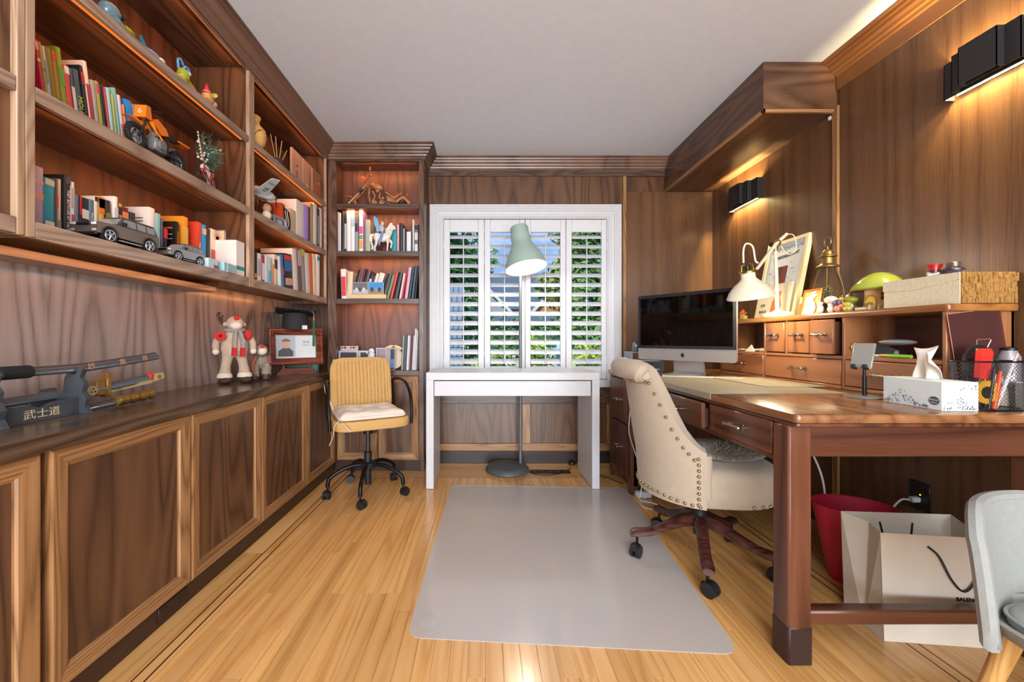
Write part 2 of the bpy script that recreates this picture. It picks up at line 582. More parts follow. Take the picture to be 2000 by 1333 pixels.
for n_, b in enumerate(((-1.0695, Y0, -1.0645, 3.3), (-1.031, Y0, -1.0255, 3.3), (1.4405, Y0, 1.4455, 3.3), (1.479, Y0, 1.484, 3.3), (-1.0255, 2.9355, 1.44, 2.9405), (-1.0255, 2.9745, 1.44, 2.9795))):
    MB().box(b[0], b[1], -0.012, b[2], b[3], 0.0).build('inlay_strip', INLAY, floor, world=True)

tag(MB().box(-1.7, Y0, ZC, 2.1, 3.5, ZC + 0.1).build('ceiling', CEIL), kind='structure')
wall_left = tag(MB().box(XL - 0.12, Y0, 0, XL, 3.5, ZC).build('wall_left', wood('oak_splashback_sheen', '#6a584d', '#94827a', '#a6958d', 'Z', freq=8, rough=0.25, distort=4, coat=.3)), kind='structure')  # window reflection on the veneer put into a paler, greyer oak
wall_right = tag(MB().box(XR, Y0, 0, XR + 0.12, 3.5, ZC).build('wall_right', WALLW), kind='structure')
# veneer sheets on the right wall with their seams, and the vertical cover strip
for y0, y1 in ((-1.6, -0.35), (-0.35, 0.88), (0.88, 2.105), (2.143, 3.284)):
    MB().cbox(XR - 0.006, y0, 0.1, XR + 0.002, y1, ZC, 0.0012).build('panel', WALLW, wall_right, world=True)
MB().cbox(XR - 0.016, 2.105, 0, XR, 2.143, 2.3, 0.004).build('cover_strip', OAKF_Z, wall_right, world=True)
part_label(MB().cbox(XR - 0.016, 2.148, 2.246, XR - 0.004, 2.166, 2.266, 0.002).build('sensor', mat('#e8e6dc', 0.5), wall_right, world=True), 'small white square sensor')
bbr = tag(MB().cbox(XR - 0.022, Y0, 0, XR, 3.28, 0.1, 0.004).build('baseboard_right', OAK_Y), kind='structure')

# back wall with the window opening
WX0, WX1, WZ0, WZ1 = -0.352, 1.056, 0.69, 2.066
wb = MB()
wb.box(-1.64, YB, 0, WX0, 3.46, ZC); wb.box(WX1, YB, 0, 2.04, 3.46, ZC)
wb.box(WX0, YB, 0, WX1, 3.46, WZ0); wb.box(WX0, YB, WZ1, WX1, 3.46, ZC)
wall_back = tag(wb.build('wall_back', OAK_Z), kind='structure')
MB().cbox(-0.464, YB - 0.012, 2.17, 1.165, YB, 2.40, 0.003).build('panel', OAK_Z, wall_back, world=True)
MB().cbox(1.165, YB - 0.018, 0.63, 1.195, YB, 2.40, 0.003).build('stile', OAKF_Z, wall_back, world=True)
MB().cbox(1.195, YB - 0.012, 0.1, 1.918, YB, 2.272, 0.003).build('panel', WALLW, wall_back, world=True)
MB().cbox(-0.464, YB - 0.016, 2.40, 1.518, YB, 2.455, 0.003).build('rail', SHELFEX, wall_back, world=True)
# wainscot under the window: rails, stile, two sunk panels and the dark kick board
MB().cbox(-0.464, YB - 0.02, 0.50, 1.918, YB, 0.634, 0.003).build('rail', SHELFEX, wall_back, world=True)
MB().cbox(-0.464, YB - 0.02, 0.104, 1.918, YB, 0.166, 0.004).build('rail', OAKF_X, wall_back, world=True)
for x0, x1 in ((-0.464, -0.40), (0.322, 0.395), (1.03, 1.06)):
    MB().cbox(x0, YB - 0.021, 0.166, x1, YB, 0.50, 0.004).build('stile', OAKF_Z, wall_back, world=True)
for x0, x1 in ((-0.40, 0.322), (0.395, 1.03), (1.06, 1.7)):
    MB().cbox(x0, YB - 0.009, 0.166, x1, YB + 0.001, 0.50, 0.002).build('panel', OAK_Z, wall_back, world=True)
tag(MB().cbox(-0.464, YB - 0.014, 0, 1.9, YB, 0.104, 0.003).build('baseboard_back', mat('#2c1d1a', 0.4)), kind='structure')

# soffit box above the desk corner
sof = tag(MB().box(1.516, 2.124, 2.272, XR, YB, ZC).build('trim_1', OAK_Y), kind='structure')
MB().cbox(1.511, 2.118, 2.266, 1.528, YB, 2.287, 0.003).build('edge_strip', OAKF_Y, sof, world=True)
MB().cbox(1.511, 2.118, 2.266, XR - 0.02, 2.135, 2.287, 0.003).build('edge_strip', OAKF_X, sof, world=True)
MB().box(1.5155, 2.119, 2.287, XR - 0.02, 2.124, ZC).build('end_board', OAK_X, sof, world=True)

# crown mouldings
CP = [(0, -0.10), (0.012, -0.10), (0.014, -0.083), (0.022, -0.078), (0.026, -0.066), (0.038, -0.062), (0.043, -0.05), (0.055, -0.04), (0.06, -0.028), (0.072, -0.024), (0.076, -0.014), (0.087, -0.011), (0.087, 0), (0, 0)]
def crown(name, path, m, prof=CP):
    P = [Vector((p[0], p[1], 0)) for p in path]
    nr = []
    for a, b in zip(P, P[1:]):
        d = (b - a).normalized(); nr.append(Vector((d.y, -d.x, 0)))
    k = len(prof); vs, fs = [], []
    for i, p in enumerate(P):
        n0 = nr[max(i - 1, 0)]; n1 = nr[min(i, len(nr) - 1)]
        mt = (n0 + n1)
        mt = mt / (1 + n0.dot(n1)) if i not in (0, len(P) - 1) else (n1 if i == 0 else n0)
        for o, z in prof: vs.append(p + mt * o + Vector((0, 0, ZC + z)))
    for i in range(len(P) - 1):
        for j in range(k):
            fs.append((i * k + j, i * k + (j + 1) % k, (i + 1) * k + (j + 1) % k, (i + 1) * k + j))
    fs.append(tuple(range(k))); fs.append(tuple(range((len(P) - 1) * k, len(P) * k))[::-1])
    return tag(MB().add(vs, fs).build(name, m, angle=25), kind='structure')
crown('trim_2', [(-1.22, Y0), (-1.22, 3.06), (-0.464, 3.06), (-0.464, YB - 0.001), (1.516, YB - 0.001)], wood('oak_crown', '#4a342a', '#6c4f40', '#7c5d4b', 'Y', freq=8, rough=0.25, distort=.8))
crown('trim_3', [(XR, 2.118), (XR, Y0)], wood('oak_crown_right', '#5c381e', '#7e5230', '#8d5e38', 'Y', freq=8, rough=0.25, distort=.8),
      [(0, -0.155), (0.01, -0.155), (0.01, -0.148), (0.012, -0.105)] + CP[2:])

# ------------------------------------------------------------------ the window: casing, sash, panes
WHC = mat('#c9c9cc', 0.4)
win = struct('window_1')
fs_ = frame_sides(-0.446, 0.60, 1.15, 2.162, [(0, 0.0), (0, -0.026), (0.018, -0.026), (0.020, -0.022), (0.036, -0.022), (0.038, -0.018), (0.054, -0.018), (0.058, -0.012), (0.075, -0.010), (0.08, -0.006), (0.096, -0.005), (0.096, 0.17), (0.0945, 0.17), (0.0945, 0.0)],
                  lambda u, v, d: Vector((u, YB - 0.001 + d, v)))
for m_, nm in zip(fs_[1:], ('jamb_casing', 'head_casing', 'jamb_casing')):
    m_.build(nm, WHC, win)
for m_ in frame_sides(-0.352, 0.69, 1.056, 2.068, [(0, 0.001), (0, 0.034), (0.018, 0.034), (0.018, 0.008), (0.012, 0.004), (0.012, 0.001)], lambda u, v, d: Vector((u, YB + d, v)))[1:]:
    m_.build('shutter_frame', WHC, win)
MB().cbox(-0.36, YB - 0.03, 0.636, 1.15, 3.45, 0.70, 0.004).build('sill', WHC, win)
for x0, x1 in ((-0.36, 0.35), (0.352, 1.06)):
    for m_ in frame_sides(x0, 0.70, x1, 2.066, [(0, 0), (0, 0.03), (0.035, 0.03), (0.035, 0)], lambda u, v, d: Vector((u, 3.40 + d, v))):
        m_.build('sash', WHC, win)
    MB().box(x0 + 0.03, 3.413, 0.73, x1 - 0.03, 3.417, 2.04).build('pane', mat('#ffffff', 0.0, trans=1.0, ior=1.02), win)

# plantation shutters: four panels with slats and tilt rods
bounds = [-0.334, 0.0086, 0.3516, 0.6946, 1.0376]
opens = [(-0.281, -0.043), (0.0587, 0.3036), (0.3975, 0.6475), (0.7435, 0.993)]
slab = ['white louvred shutter panel leftmost in the window', 'white louvred shutter panel second from the left in the window', 'white louvred shutter panel second from the right, behind the lamp pole', 'white louvred shutter panel rightmost in the window, nearest the computer']
SZ0, SZ1 = 0.811, 1.94
for i in range(4):
    b0, b1 = bounds[i] + 0.0015, bounds[i + 1] - 0.0015
    o0, o1 = opens[i]
    t = thing('shutter_panel', slab[i], 'shutter', ((b0 + b1) / 2, YB + 0.02, 0.705), group='plantation shutters in the window')
    y0, y1 = YB + 0.006, YB + 0.034
    for a, b in ((b0, o0), (o1, b1)):
        MB().cbox(a, y0, 0.705, b, y1, 2.044, 0.003).build('stile', SHUT, t, world=True)
    MB().cbox(o0, y0 + .001, 0.705, o1, y1 - .001, SZ0, 0.003).build('rail', SHUT, t, world=True)
    MB().cbox(o0, y0 + .001, SZ1, o1, y1 - .001, 2.044, 0.003).build('rail', SHUT, t, world=True)
    prof = [(0.033 * cos(a), 0.0055 * sin(a)) for a in [2 * pi * k / 10 for k in range(10)]]
    ca, sa = cos(radians(38)), sin(radians(38))
    s0 = None
    pitch = (SZ1 - SZ0) / 14
    for k in range(14):
        z = SZ0 + (k + 0.5) * pitch
        if s0 is None:
            poly = [(p * ca - q * sa, p * sa + q * ca) for p, q in prof]
            s0 = MB().prism(poly, 'yz', o0 - (b0 + b1) / 2 + 0.002, o1 - (b0 + b1) / 2 - 0.002).build('slat', SHUT, t)
            s = s0
        else:
            s = s0.copy(); col.objects.link(s)
        s.location = (0, 0, z - 0.705)
    xc = (o0 + o1) / 2 - 0.004
    MB().cbox(xc - 0.004, y0 - 0.022, SZ0 + 0.02, xc + 0.004, y0 - 0.012, SZ1 - 0.035, 0.002).build('tilt_rod', SHUT, t, world=True)
    if i in (0, 3):
        xh = b0 - 0.001 if i == 0 else b1 + 0.001
        for z in (0.86, 1.33, 1.82):
            MB().cyl((xh, y0 - 0.004, z - 0.03), (xh, y0 - 0.004, z + 0.03), 0.004, n=8).build('hinge', SHUT, t, world=True)

# ------------------------------------------------------------------ the garden outside
ground = tag(MB().box(-30, 3.5, -0.5, 40, 60, -0.4).build('ground', mat('#5c7a35', 0.9, var=0.3, vscale=3)), kind='structure')
def leaf_mesh(mb, c, r, n, size, rr):
    for _ in range(n):
        while True:
            p = Vector((rr.uniform(-1, 1), rr.uniform(-1, 1), rr.uniform(-1, 1)))
            if 0.25 < p.length < 1: break
        p = Vector((p.x * r[0], p.y * r[1], p.z * r[2])) + Vector(c)
        u = Vector((rr.uniform(-1, 1), rr.uniform(-1, 1), rr.uniform(-1, 1))).normalized()
        w = u.orthogonal().normalized()
        s = size * rr.uniform(0.6, 1.3)
        mb.add([p - u * s, p + w * s * .45, p + u * s, p - w * s * .45], [(0, 1, 2, 3)])
def tree(name, label, cat, x, y, h, r, n, size, color, trunk=True, base=-0.4, crown0=0.25, group=None, seed=1):
    rr = random.Random(seed)
    t = thing(name, label, cat, (x, y, base), group=group)
    m = MB()
    for k in range(7):
        a = rr.uniform(0, 2 * pi); q = rr.uniform(0, 0.55)
        zc = h * (crown0 + (1 - crown0) * (k + 0.7) / 7.6)
        leaf_mesh(m, (r * q * cos(a), r * q * sin(a), zc), (r * 0.6, r * 0.6, h * (1 - crown0) * 0.2), n // 7, size, rr)
    m.build('foliage', mat(color, 0.6, var=0.5, vscale=1.5), t, kind='stuff', recalc=False)
    if trunk:
        MB().tube([(0, 0, 0), (0.05, 0, h * 0.3), (-0.03, 0.04, h * 0.7)], [0.12, 0.09, 0.04], 8).build('trunk', mat('#4a3826', 0.9), t)
    return t
tree('leafy_tree', 'broad dark green tree seen through the leftmost shutter', 'tree', -0.7, 9.0, 4.6, 1.1, 2600, 0.11, '#3f6a35', seed=3, group='trees outside the window')
tree('leafy_tree', 'tall olive green tree seen through the rightmost shutter', 'tree', 2.75, 9.5, 5.4, 1.0, 3000, 0.11, '#5b8440', seed=5, group='trees outside the window', crown0=0.05)
tree('leafy_tree', 'yellow tinged tree beside the house gable, upper right of the lamp', 'tree', 3.9, 17.0, 7.5, 1.6, 1800, 0.2, '#77853a', seed=7, group='trees outside the window', crown0=0.35)
tree('leafy_tree', 'dark tree standing behind the house at left of the lamp', 'tree', -2.2, 19.0, 7.0, 2.2, 1800, 0.22, '#2f5a3c', seed=9, group='trees outside the window')
for k, (x, y, h, r, c, lb) in enumerate(((0.12, 7.2, 1.15, 0.36, '#86a83c', 'bright green shrub below the house, left of the lamp pole'), (0.92, 7.0, 1.5, 0.4, '#93b544', 'yellow green shrub below the house, right of the lamp pole'),
                                       (1.75, 6.6, 1.35, 0.36, '#a3bc3c', 'yellow green shrub low in the rightmost shutter'), (-0.62, 7.9, 1.2, 0.34, '#557a3a', 'dark green shrub low in the leftmost shutter'))):
    tree('garden_shrub', lb, 'shrub', x, y, h, r, 900, 0.06, c, trunk=False, crown0=0.1, seed=20 + k, group='shrubs outside the window')
hd = MB(); rr_ = random.Random(2)
for k in range(14): leaf_mesh(hd, (-0.5 + k * 0.42, 14, 0.75), (0.4, 0.3, 1.15), 190, 0.1, rr_)
tag(hd.build('clipped_hedge', mat('#4d7d33', 0.7, var=0.4, vscale=2), recalc=False), 'long clipped green hedge in front of the house outside', 'hedge')
# neighbouring house
HS = thing('house', 'grey house with slate blue roof and white gables seen through the shutters', 'house', (2.6, 22, -0.4))
SID = mat('#c9cbc8', 0.8); ROOF = mat('#46586b', 0.8, var=0.3, vscale=6)
MB().box(-2.6, 0, 0, 2.6, 6, 3.2).build('wall', SID, HS)
MB().prism([(-0.3, 3.1), (3, 5.6), (6.3, 3.1)], 'yz', -2.9, 2.9).build('roof', ROOF, HS)
MB().prism([(-0.4 - 1.4, 2.35), (-1.4, 2.0), (0.2, 3.0), (0.2, 3.1)], 'yz', -2.9, 2.9).build('porch_roof', ROOF, HS)
for xg, w in ((-2.3, 1.5), (1.3, 1.5)):
    MB().prism([(xg - w, 2.7), (xg, 4.2), (xg + w, 2.7)], 'xz', -0.35, 1.0).build('gable', mat('#8f9aa4' if xg < 0 else '#a8804c', 0.8), HS)
    for s in (-1, 1):
        MB().prism([(xg + s * (w + .15), 2.62), (xg, 4.3), (xg, 4.08), (xg + s * (w - .1), 2.62)], 'xz', -0.5, -0.33).build('barge_board', WHITE, HS)
    MB().box(xg - w, -0.42, 2.6, xg + w, -0.3, 2.75).build('gable_trim', WHITE, HS)
for xw in (-2.1, -1.1, -0.1, 0.9, 1.9):
    w_ = MB()
    for m_ in frame_sides(xw - 0.35, 1.7, xw + 0.35, 2.65, [(0, 0), (0, -0.05), (0.09, -0.05), (0.09, 0)], lambda u, v, d: Vector((u, -0.01 + d, v))): w_.add(m_.v, m_.f)
    wo = w_.build('window', WHITE, HS)
    MB().box(xw - 0.28, -0.02, 1.77, xw + 0.28, -0.01, 2.58).build('pane', mat('#4f6f86', 0.1), wo)
MB().box(-2.6, -1.75, 0, 2.6, -1.6, 0.9).build('porch_wall', SID, HS)
# shingled pier near the window, left
PR = thing('shingled_pier', 'blue grey shingled pier low in the leftmost shutter', 'pier', (-0.43, 6.0, -0.4))
MB().box(-0.11, -0.1, 0, 0.11, 0.15, 2.28).build('core', mat('#2e3947', 0.9), PR)
sh = None
for r in range(16):
    for k in range(3):
        x = -0.115 + k * 0.077 + (0.02 if r % 2 else 0)
        if sh is None:
            sh = MB().cbox(0, -0.012, 0, 0.072, 0, 0.13, 0.004).build('shingle', mat('#7d93ad', 0.8, var=0.3, vscale=8), PR); o = sh
        else:
            o = sh.copy(); col.objects.link(o)
        o.location = (x, -0.102 - 0.004 * (k % 2), 0.08 + r * 0.137)
tag(MB().box(1.17, 6.2, -0.4, 1.27, 6.3, 0.95).cbox(1.1, 6.0, 0.8, 1.33, 6.4, 0.9).build('garden_post', mat('#9fc4e6', 0.6)), 'pale blue garden post low in the third shutter', 'post')
# ------------------------------------------------------------------ built-in cabinets and bookcases
KICK = mat('#3b2519', 0.4, var=0.2)
def panel_door(parent, mapf, u0, u1, v0, v1, w=0.055, along=OAKF_Y, label=None):
    """recessed panel = the door itself; stiles and rails are its children"""
    p = MB()
    a, b = mapf(u0 + w - .004, v0 + w - .004, 0.0), mapf(u1 - w + .004, v1 - w + .004, 0.012)
    p.cbox(*a, *b, 0.001)
    d = p.build('door', OAK_Z, parent, world=True)
    pr = [(0, 0.0), (0, 0.022), (0.006, 0.026), (0.012, 0.026), (w - 0.012, 0.020), (w - 0.008, 0.020), (w - 0.004, 0.014), (w, 0.013), (w, 0.0)]
    for m_, nm, mm in zip(frame_sides(u0, v0, u1, v1, pr, mapf), ('rail', 'stile', 'rail', 'stile'), (along, OAKF_Z, along, OAKF_Z)):
        m_.build(nm, mm, d, world=True, angle=20)
    return d
DX = -1.145
mapL = lambda u, v, d: Vector((DX - 0.026 + d, u, v))
ct = tag(MB().cbox(XL, -1.2, 0.746, -1.13, 3.06, 0.791, 0.003).build('counter', CTOP), 'long dark wooden counter on the left base cabinets', 'counter')
names = ('oak base cabinet with panelled doors nearest the camera', 'oak base cabinet with two panelled doors below the sword stand', 'oak base cabinet with two panelled doors beside the wicker chair')
for k, (ya, yb, doors) in enumerate(((0.02, 1.0275, ((0.02, 0.517), (0.52, 1.017))), (1.0275, 2.031, ((1.038, 1.537), (1.541, 2.029))), (2.031, 3.058, ((2.033, 2.556), (2.560, 3.03))))):
    t = thing('base_cabinet', names[k], 'cabinet', (-1.33, (ya + yb) / 2, 0), group='base cabinets along the left wall')
    MB().box(XL, ya, 0.082, DX - 0.026, yb, 0.746).build('body', OAK_Y, t, world=True)
    MB().cbox(-1.19, ya, 0, -1.165, yb, 0.082, 0.002).build('kick_board', KICK, t, world=True)
    for u0, u1 in doors: panel_door(t, mapL, u0, u1, 0.085, 0.742)
    if k == 1:
        pl = part_label(MB().cbox(-1.166, 1.40, 0.012, -1.160, 1.535, 0.07, 0.002).build('outlet_plate', mat('#2e1c14', 0.35), t, world=True), 'dark brown outlet plate in the kick board')
        sl = MB()
        for y in (1.43, 1.50):
            for z in (0.026, 0.05):
                sl.box(-1.1601, y - .008, z, -1.1592, y - .005, z + .008); sl.box(-1.1601, y + .005, z, -1.1592, y + .008, z + .008)
        sl.build('socket_slots', BLACK, pl, world=True)

LED_C = (1.0, 0.36, 0.10)
LEDM = mat('#ff7a2a', 0.4, emit=0.7)
SHZ = [(1.314, 1.359), (1.688, 1.728), (2.065, 2.098), (2.44, 2.54)]
UX = -1.22
def upper(t, bays, stiles, leds=True, energy=0.8):
    y0, y1 = bays[0][0], bays[-1][1]
    MB().box(XL, y0, 1.33, XL + 0.012, y1, 2.54).build('back_panel', BACKIN, t, world=True)
    for a, b in stiles:
        MB().box(XL + .012, a + .004, 1.314, UX - .02, b - .004, 2.5).build('upright', OAK_Z, t, world=True)
        MB().cbox(UX - .02, a, 1.314, UX, b, 2.47, 0.0025).build('stile', wood('oak_stile_lit', '#927058', '#ac8c70', '#bb9d82', 'Z', freq=16, rough=0.3), t, world=True)  # stile oak paled like the shelf edges, front light in its colour
    for (a, b) in bays:
        for i, (z0, z1) in enumerate(SHZ):
            MB().box(XL + .012, a, z1 - 0.024 if i < 3 else z0 + .02, UX - .02, b, z1).build('shelf' if i < 3 else 'top_board', OAK_Y, t, world=True)
            MB().cbox(UX - .02, a, z0, UX - .001, b, z1 if i < 3 else 2.47, 0.002).build('shelf_edge' if i < 3 else 'top_rail', SHELFE, t, world=True)
            if leds:
                zz = z1 - 0.026 if i < 3 else z0 + .018
                s = MB().box(UX - .034, a + .02, zz - .003, UX - .022, b - .02, zz + .001).build('led_strip', LEDM, t, world=True)
                if b > 1.1:
                    area_light('led_light', (UX - .05, (a + b) / 2, zz - .008), (XL + .02, (a + b) / 2, zz - .22), (b - a) - .06, 0.012, energy * (0.7 if i == 0 else 1.0), LED_C)
ua = thing('wall_bookcase', 'oak wall bookcase unit cut off at the left edge', 'bookcase', (-1.37, 0.5, 1.314))
upper(ua, [(0.0, 1.0245)], [(1.0245, 1.044)])
ub = thing('wall_bookcase', 'wide open oak wall bookcase above the counter, full of books', 'bookcase', (-1.37, 2.05, 1.314))
upper(ub, [(1.068, 2.042), (2.088, 3.04)], [(1.0445, 1.068), (2.042, 2.088), (3.04, 3.058)])
MB().cbox(XL, 0.0, 1.285, -1.405, 2.06, 1.3135, 0.002).build('light_rail', SHELFE, ub, world=True)

# tall bookcase on the back wall
tb = thing('tall_bookcase', 'tall built-in bookcase with cupboard doors between counter and window', 'bookcase', (-0.84, 3.18, 0))
FYB = 3.06
MB().box(-1.20, 3.265, 0.79, -0.475, 3.28, 2.5).build('back_panel', BACKIN, tb, world=True)
for a, b, nm in ((-1.218, -1.148, 'stile'), (-0.504, -0.464, 'stile')):
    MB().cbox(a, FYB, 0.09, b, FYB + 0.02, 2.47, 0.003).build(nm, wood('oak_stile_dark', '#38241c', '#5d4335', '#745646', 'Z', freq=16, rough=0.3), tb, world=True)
MB().box(-1.20, FYB + .02, 0.09, -1.17, 3.28, 2.5).build('side_panel', OAK_Z, tb, world=True)
MB().box(-0.492, FYB + .02, 0.0, -0.464, 3.284, 2.5).build('side_panel', OAK_Z, tb, world=True)
for z0, z1 in ((0.752, 0.792), (1.315, 1.356), (1.688, 1.728), (2.06, 2.098), (2.43, 2.47)):
    MB().box(-1.17, FYB + .02, z1 - .024 if z1 < 2.4 else z0 + .01, -0.492, 3.265, z1).build('shelf' if z1 < 2.4 else 'top_board', OAK_X, tb, world=True)
    MB().cbox(-1.148, FYB + .002, z0, -0.504, FYB + .02, z1, 0.002).build('shelf_edge' if z1 < 2.4 else 'top_rail', SHELFEX, tb, world=True)
    if z0 > 1:
        MB().box(-1.13, FYB + .022, z1 - .029, -0.52, FYB + .032, z1 - .0245).build('led_strip', LEDM, tb, world=True)
        area_light('led_light', (-0.826, FYB + .05, z1 - .034), (-0.826, 3.265, z1 - .2), 0.58, 0.012, 0.85, LED_C)
mapB = lambda u, v, d: Vector((u, FYB + 0.026 - d, v))
MB().box(-1.17, FYB + .03, 0.09, -0.492, FYB + .04, 0.76).build('lower_panel', OAK_Z, tb, world=True)
for a, b in ((-1.146, -0.828), (-0.824, -0.506)): panel_door(tb, mapB, a, b, 0.092, 0.748, w=0.056, along=OAKF_X)
MB().cbox(-1.19, 3.09, 0, -0.475, 3.115, 0.09, 0.002).build('kick_board', KICK, tb, world=True)
# ------------------------------------------------------------------ books
ORD = ['first', 'second', 'third', 'fourth', 'fifth', 'sixth', 'seventh', 'eighth', 'ninth', 'tenth', 'eleventh', 'twelfth', 'thirteenth', 'fourteenth', 'fifteenth', 'sixteenth', 'seventeenth', 'eighteenth', 'nineteenth', 'twentieth', 'twenty-first', 'twenty-second', 'twenty-third', 'twenty-fourth', 'twenty-fifth', 'twenty-sixth', 'twenty-seventh', 'twenty-eighth', 'twenty-ninth', 'thirtieth', 'thirty-first']
def place_of(i, tot): return (ORD[i] + ' from the left') if i < tot * .55 else (ORD[tot - 1 - i] + ' from the right')
BOARDS = {}
def make_book(label, group, loc, rz, lean, t, d, h, c, bands=(), txt=None, kind='book', cover=None, spiral=False):
    o = thing(kind, label, kind, loc, group=group, rot=(0, radians(lean), rz))
    b = min(0.0022, t * 0.22)
    rd = min(0.003, t * 0.3)
    M = mat(c, 0.42)
    MB().prism([(0, d), (0, rd), (t * .22, 0), (t * .78, 0), (t, rd), (t, d), (t - b, d), (t - b, rd + .003), (b, rd + .003), (b, d)], 'xy', 0, h).build('cover', M, o, angle=50)
    MB().box(b, rd + .003, .003, t - b, d - .004, h - .003).build('pages', PAGES, o)
    for f0, f1, cc in bands:
        MB().box(t * .06, -.0006, h * f0, t * .94, .0006, h * f1).build('spine_band', mat(cc, 0.45), o)
    if txt:
        s, size, cc, f = txt
        text(s, size, (t / 2, -.0009, h * f), (0, 0, -1), (1, 0, 0), o, mat(cc, 0.5), name='spine_title')
    if cover:
        for (y0, y1, z0, z1, cc) in cover:
            MB().box(-.0005, d * y0, h * z0, .0003, d * y1, h * z1).build('cover_print', mat(cc, 0.5), o)
    if spiral:
        m = MB()
        k = int(h / 0.012)
        for i in range(k):
            m.tube([(t * .5 + t * .42 * cos(a), -.002 + .006 * sin(a), .006 + i * .012) for a in [2 * pi * q / 8 for q in range(8)]], 0.0007, 5, closed=True)
        m.build('spiral_binding', mat('#d9d9dc', 0.3, 0.6), o, kind='stuff')
    return o

def shelf_left(place, group, specs, z, xs=-1.25, lean=0.0):
    cur = -9
    tot = len(specs)
    for i, sp in enumerate(specs):
        p0, p1, yt, cname, c = sp[:5]
        kw = dict(sp[5]) if len(sp) > 5 else {}
        X = kw.pop('xs', xs)
        Ya, Yb = X * F / (p0 - CX), X * F / (p1 - CX)
        ln = kw.pop('lean', lean)
        t = max(0.006, (Yb - Ya) * 0.96)
        h = max(0.07, EYE + (CY - yt) * Ya / F - z)
        ln_r = radians(ln)
        h /= max(0.5, cos(ln_r))
        y = Ya + h * sin(ln_r)
        y = max(y, cur + .0008)
        cur = y + t / cos(ln_r)
        d = kw.pop('d', min(0.22, max(0.11, h * 0.72)))
        d = min(d, -XL + X - .016)
        lab = '%s %s, %s on the %s' % (cname, kw.get('kind', 'book'), place_of(i, len(specs)), place)
        make_book(kw.pop('label', lab), group, (X, y, z + .0005), pi / 2, -ln, t, d, h, c, **kw)

def shelf_back(place, group, specs, z, ys=3.10, lean=0.0):
    cur = -1.1685
    for i, sp in enumerate(specs):
        p0, p1, yt, cname, c = sp[:5]
        kw = dict(sp[5]) if len(sp) > 5 else {}
        Y = kw.pop('ys', ys)
        xa, xb = (p0 - CX) / F * Y, (p1 - CX) / F * Y
        ln = kw.pop('lean', lean)
        t = max(0.005, (xb - xa) * 0.96)
        h = max(0.06, EYE + (CY - yt) * Y / F - z)
        lr = radians(abs(ln))
        h /= cos(lr)
        if ln >= 0:      # leaning with the top to the left
            x = max(xa + h * sin(lr), cur + .0008); cur = x + t / cos(lr)
            loc = (x, Y, z + .0005)
        else:            # leaning with the top to the right: pivot on the right corner
            w = t * cos(lr)
            x = max(xa - h * sin(lr), cur + .0008)
            loc = (x, Y, z + .0005 + t * sin(lr)); cur = x + t / cos(lr)
        d = min(3.26 - Y, kw.pop('d', min(0.155, max(0.1, h * 0.7))))
        lab = '%s %s, %s on the %s' % (cname, kw.get('kind', 'book'), place_of(i, len(specs)), place)
        make_book(kw.pop('label', lab), group, loc, 0, -ln, t, d, h, c, **kw)

def Z1(l, s, ox, oy):   # reading crops: convert crop pixels to frame pixels
    return [((a / s + ox), (b / s + ox), (y / s + oy)) + tuple(r) for a, b, y, *r in l]

G = 'books on the long wall bookcase'
shelf_left('middle shelf of the wide bay', G, Z1([
    (297, 326, 335, 'hot pink', '#e8386a', {'bands': [(.86, .97, '#f4a7b7'), (.70, .74, '#f6e7d0')]}),
    (327, 359, 355, 'olive yellow', '#b3a63c', {'bands': [(.60, .63, '#8d8a2c')]}),
    (361, 386, 392, 'white', '#dde0e8', {'bands': [(.45, .8, '#9fa6b4')]}),
    (388, 440, 402, 'dull olive', '#96882c'),
    (443, 480, 435, 'mustard', '#b5872c', {'bands': [(.86, .98, '#d84a28'), (.05, .3, '#4d6a57')]}),
    (485, 530, 400, 'thick lime green', '#8f9e2d', {'bands': [(.5, .74, '#6ea748')]}),
    (551, 597, 555, 'coral red', '#dc4545', {'bands': [(.86, .98, '#ecebe4'), (0.02, .06, '#eee8e0')]}),
    (599, 629, 590, 'charcoal', '#4c5460', {'bands': [(.1, .7, '#d9cfb4')]}),
    (636, 684, 592, 'slate', '#4a5560', {'txt': ('MOUSE', 0.022, '#c6c93a', .38)}),
    (690, 718, 562, 'black', '#1c1b20', {'bands': [(.72, .9, '#b23434')]}),
    (720, 757, 522, 'tall cream', '#e6d3c2', {'bands': [(.04, .7, '#b83f45')], 'd': .2}),
    (790, 826, 690, 'beige', '#a49c90'),
    (828, 858, 700, 'olive and red', '#a1a03a', {'bands': [(.02, .22, '#c2443a'), (.8, .95, '#c24a6a')]}),
    (862, 892, 718, 'black', '#1e1e23'),
    (900, 917, 755, 'thin red', '#bd4450'),
    (919, 956, 757, 'pale cyan', '#9fd3d8'),
    (958, 980, 805, 'yellow green', '#a9a955', {'lean': 7}),
    (983, 1008, 760, 'teal', '#6fb0ac'),
    (1018, 1048, 820, 'white and pink', '#d9c6cf', {'bands': [(.1, .5, '#c77a4c')]}),
    (1062, 1083, 905, 'orange', '#d9803c'),
    (1088, 1146, 857, 'bright blue', '#2583d0', {'bands': [(.2, .6, '#d7e4f2')]}),
    (1150, 1212, 900, 'smoke grey', '#878a8c')], 4.444, 0, 0), 1.728, xs=-1.325, lean=8)

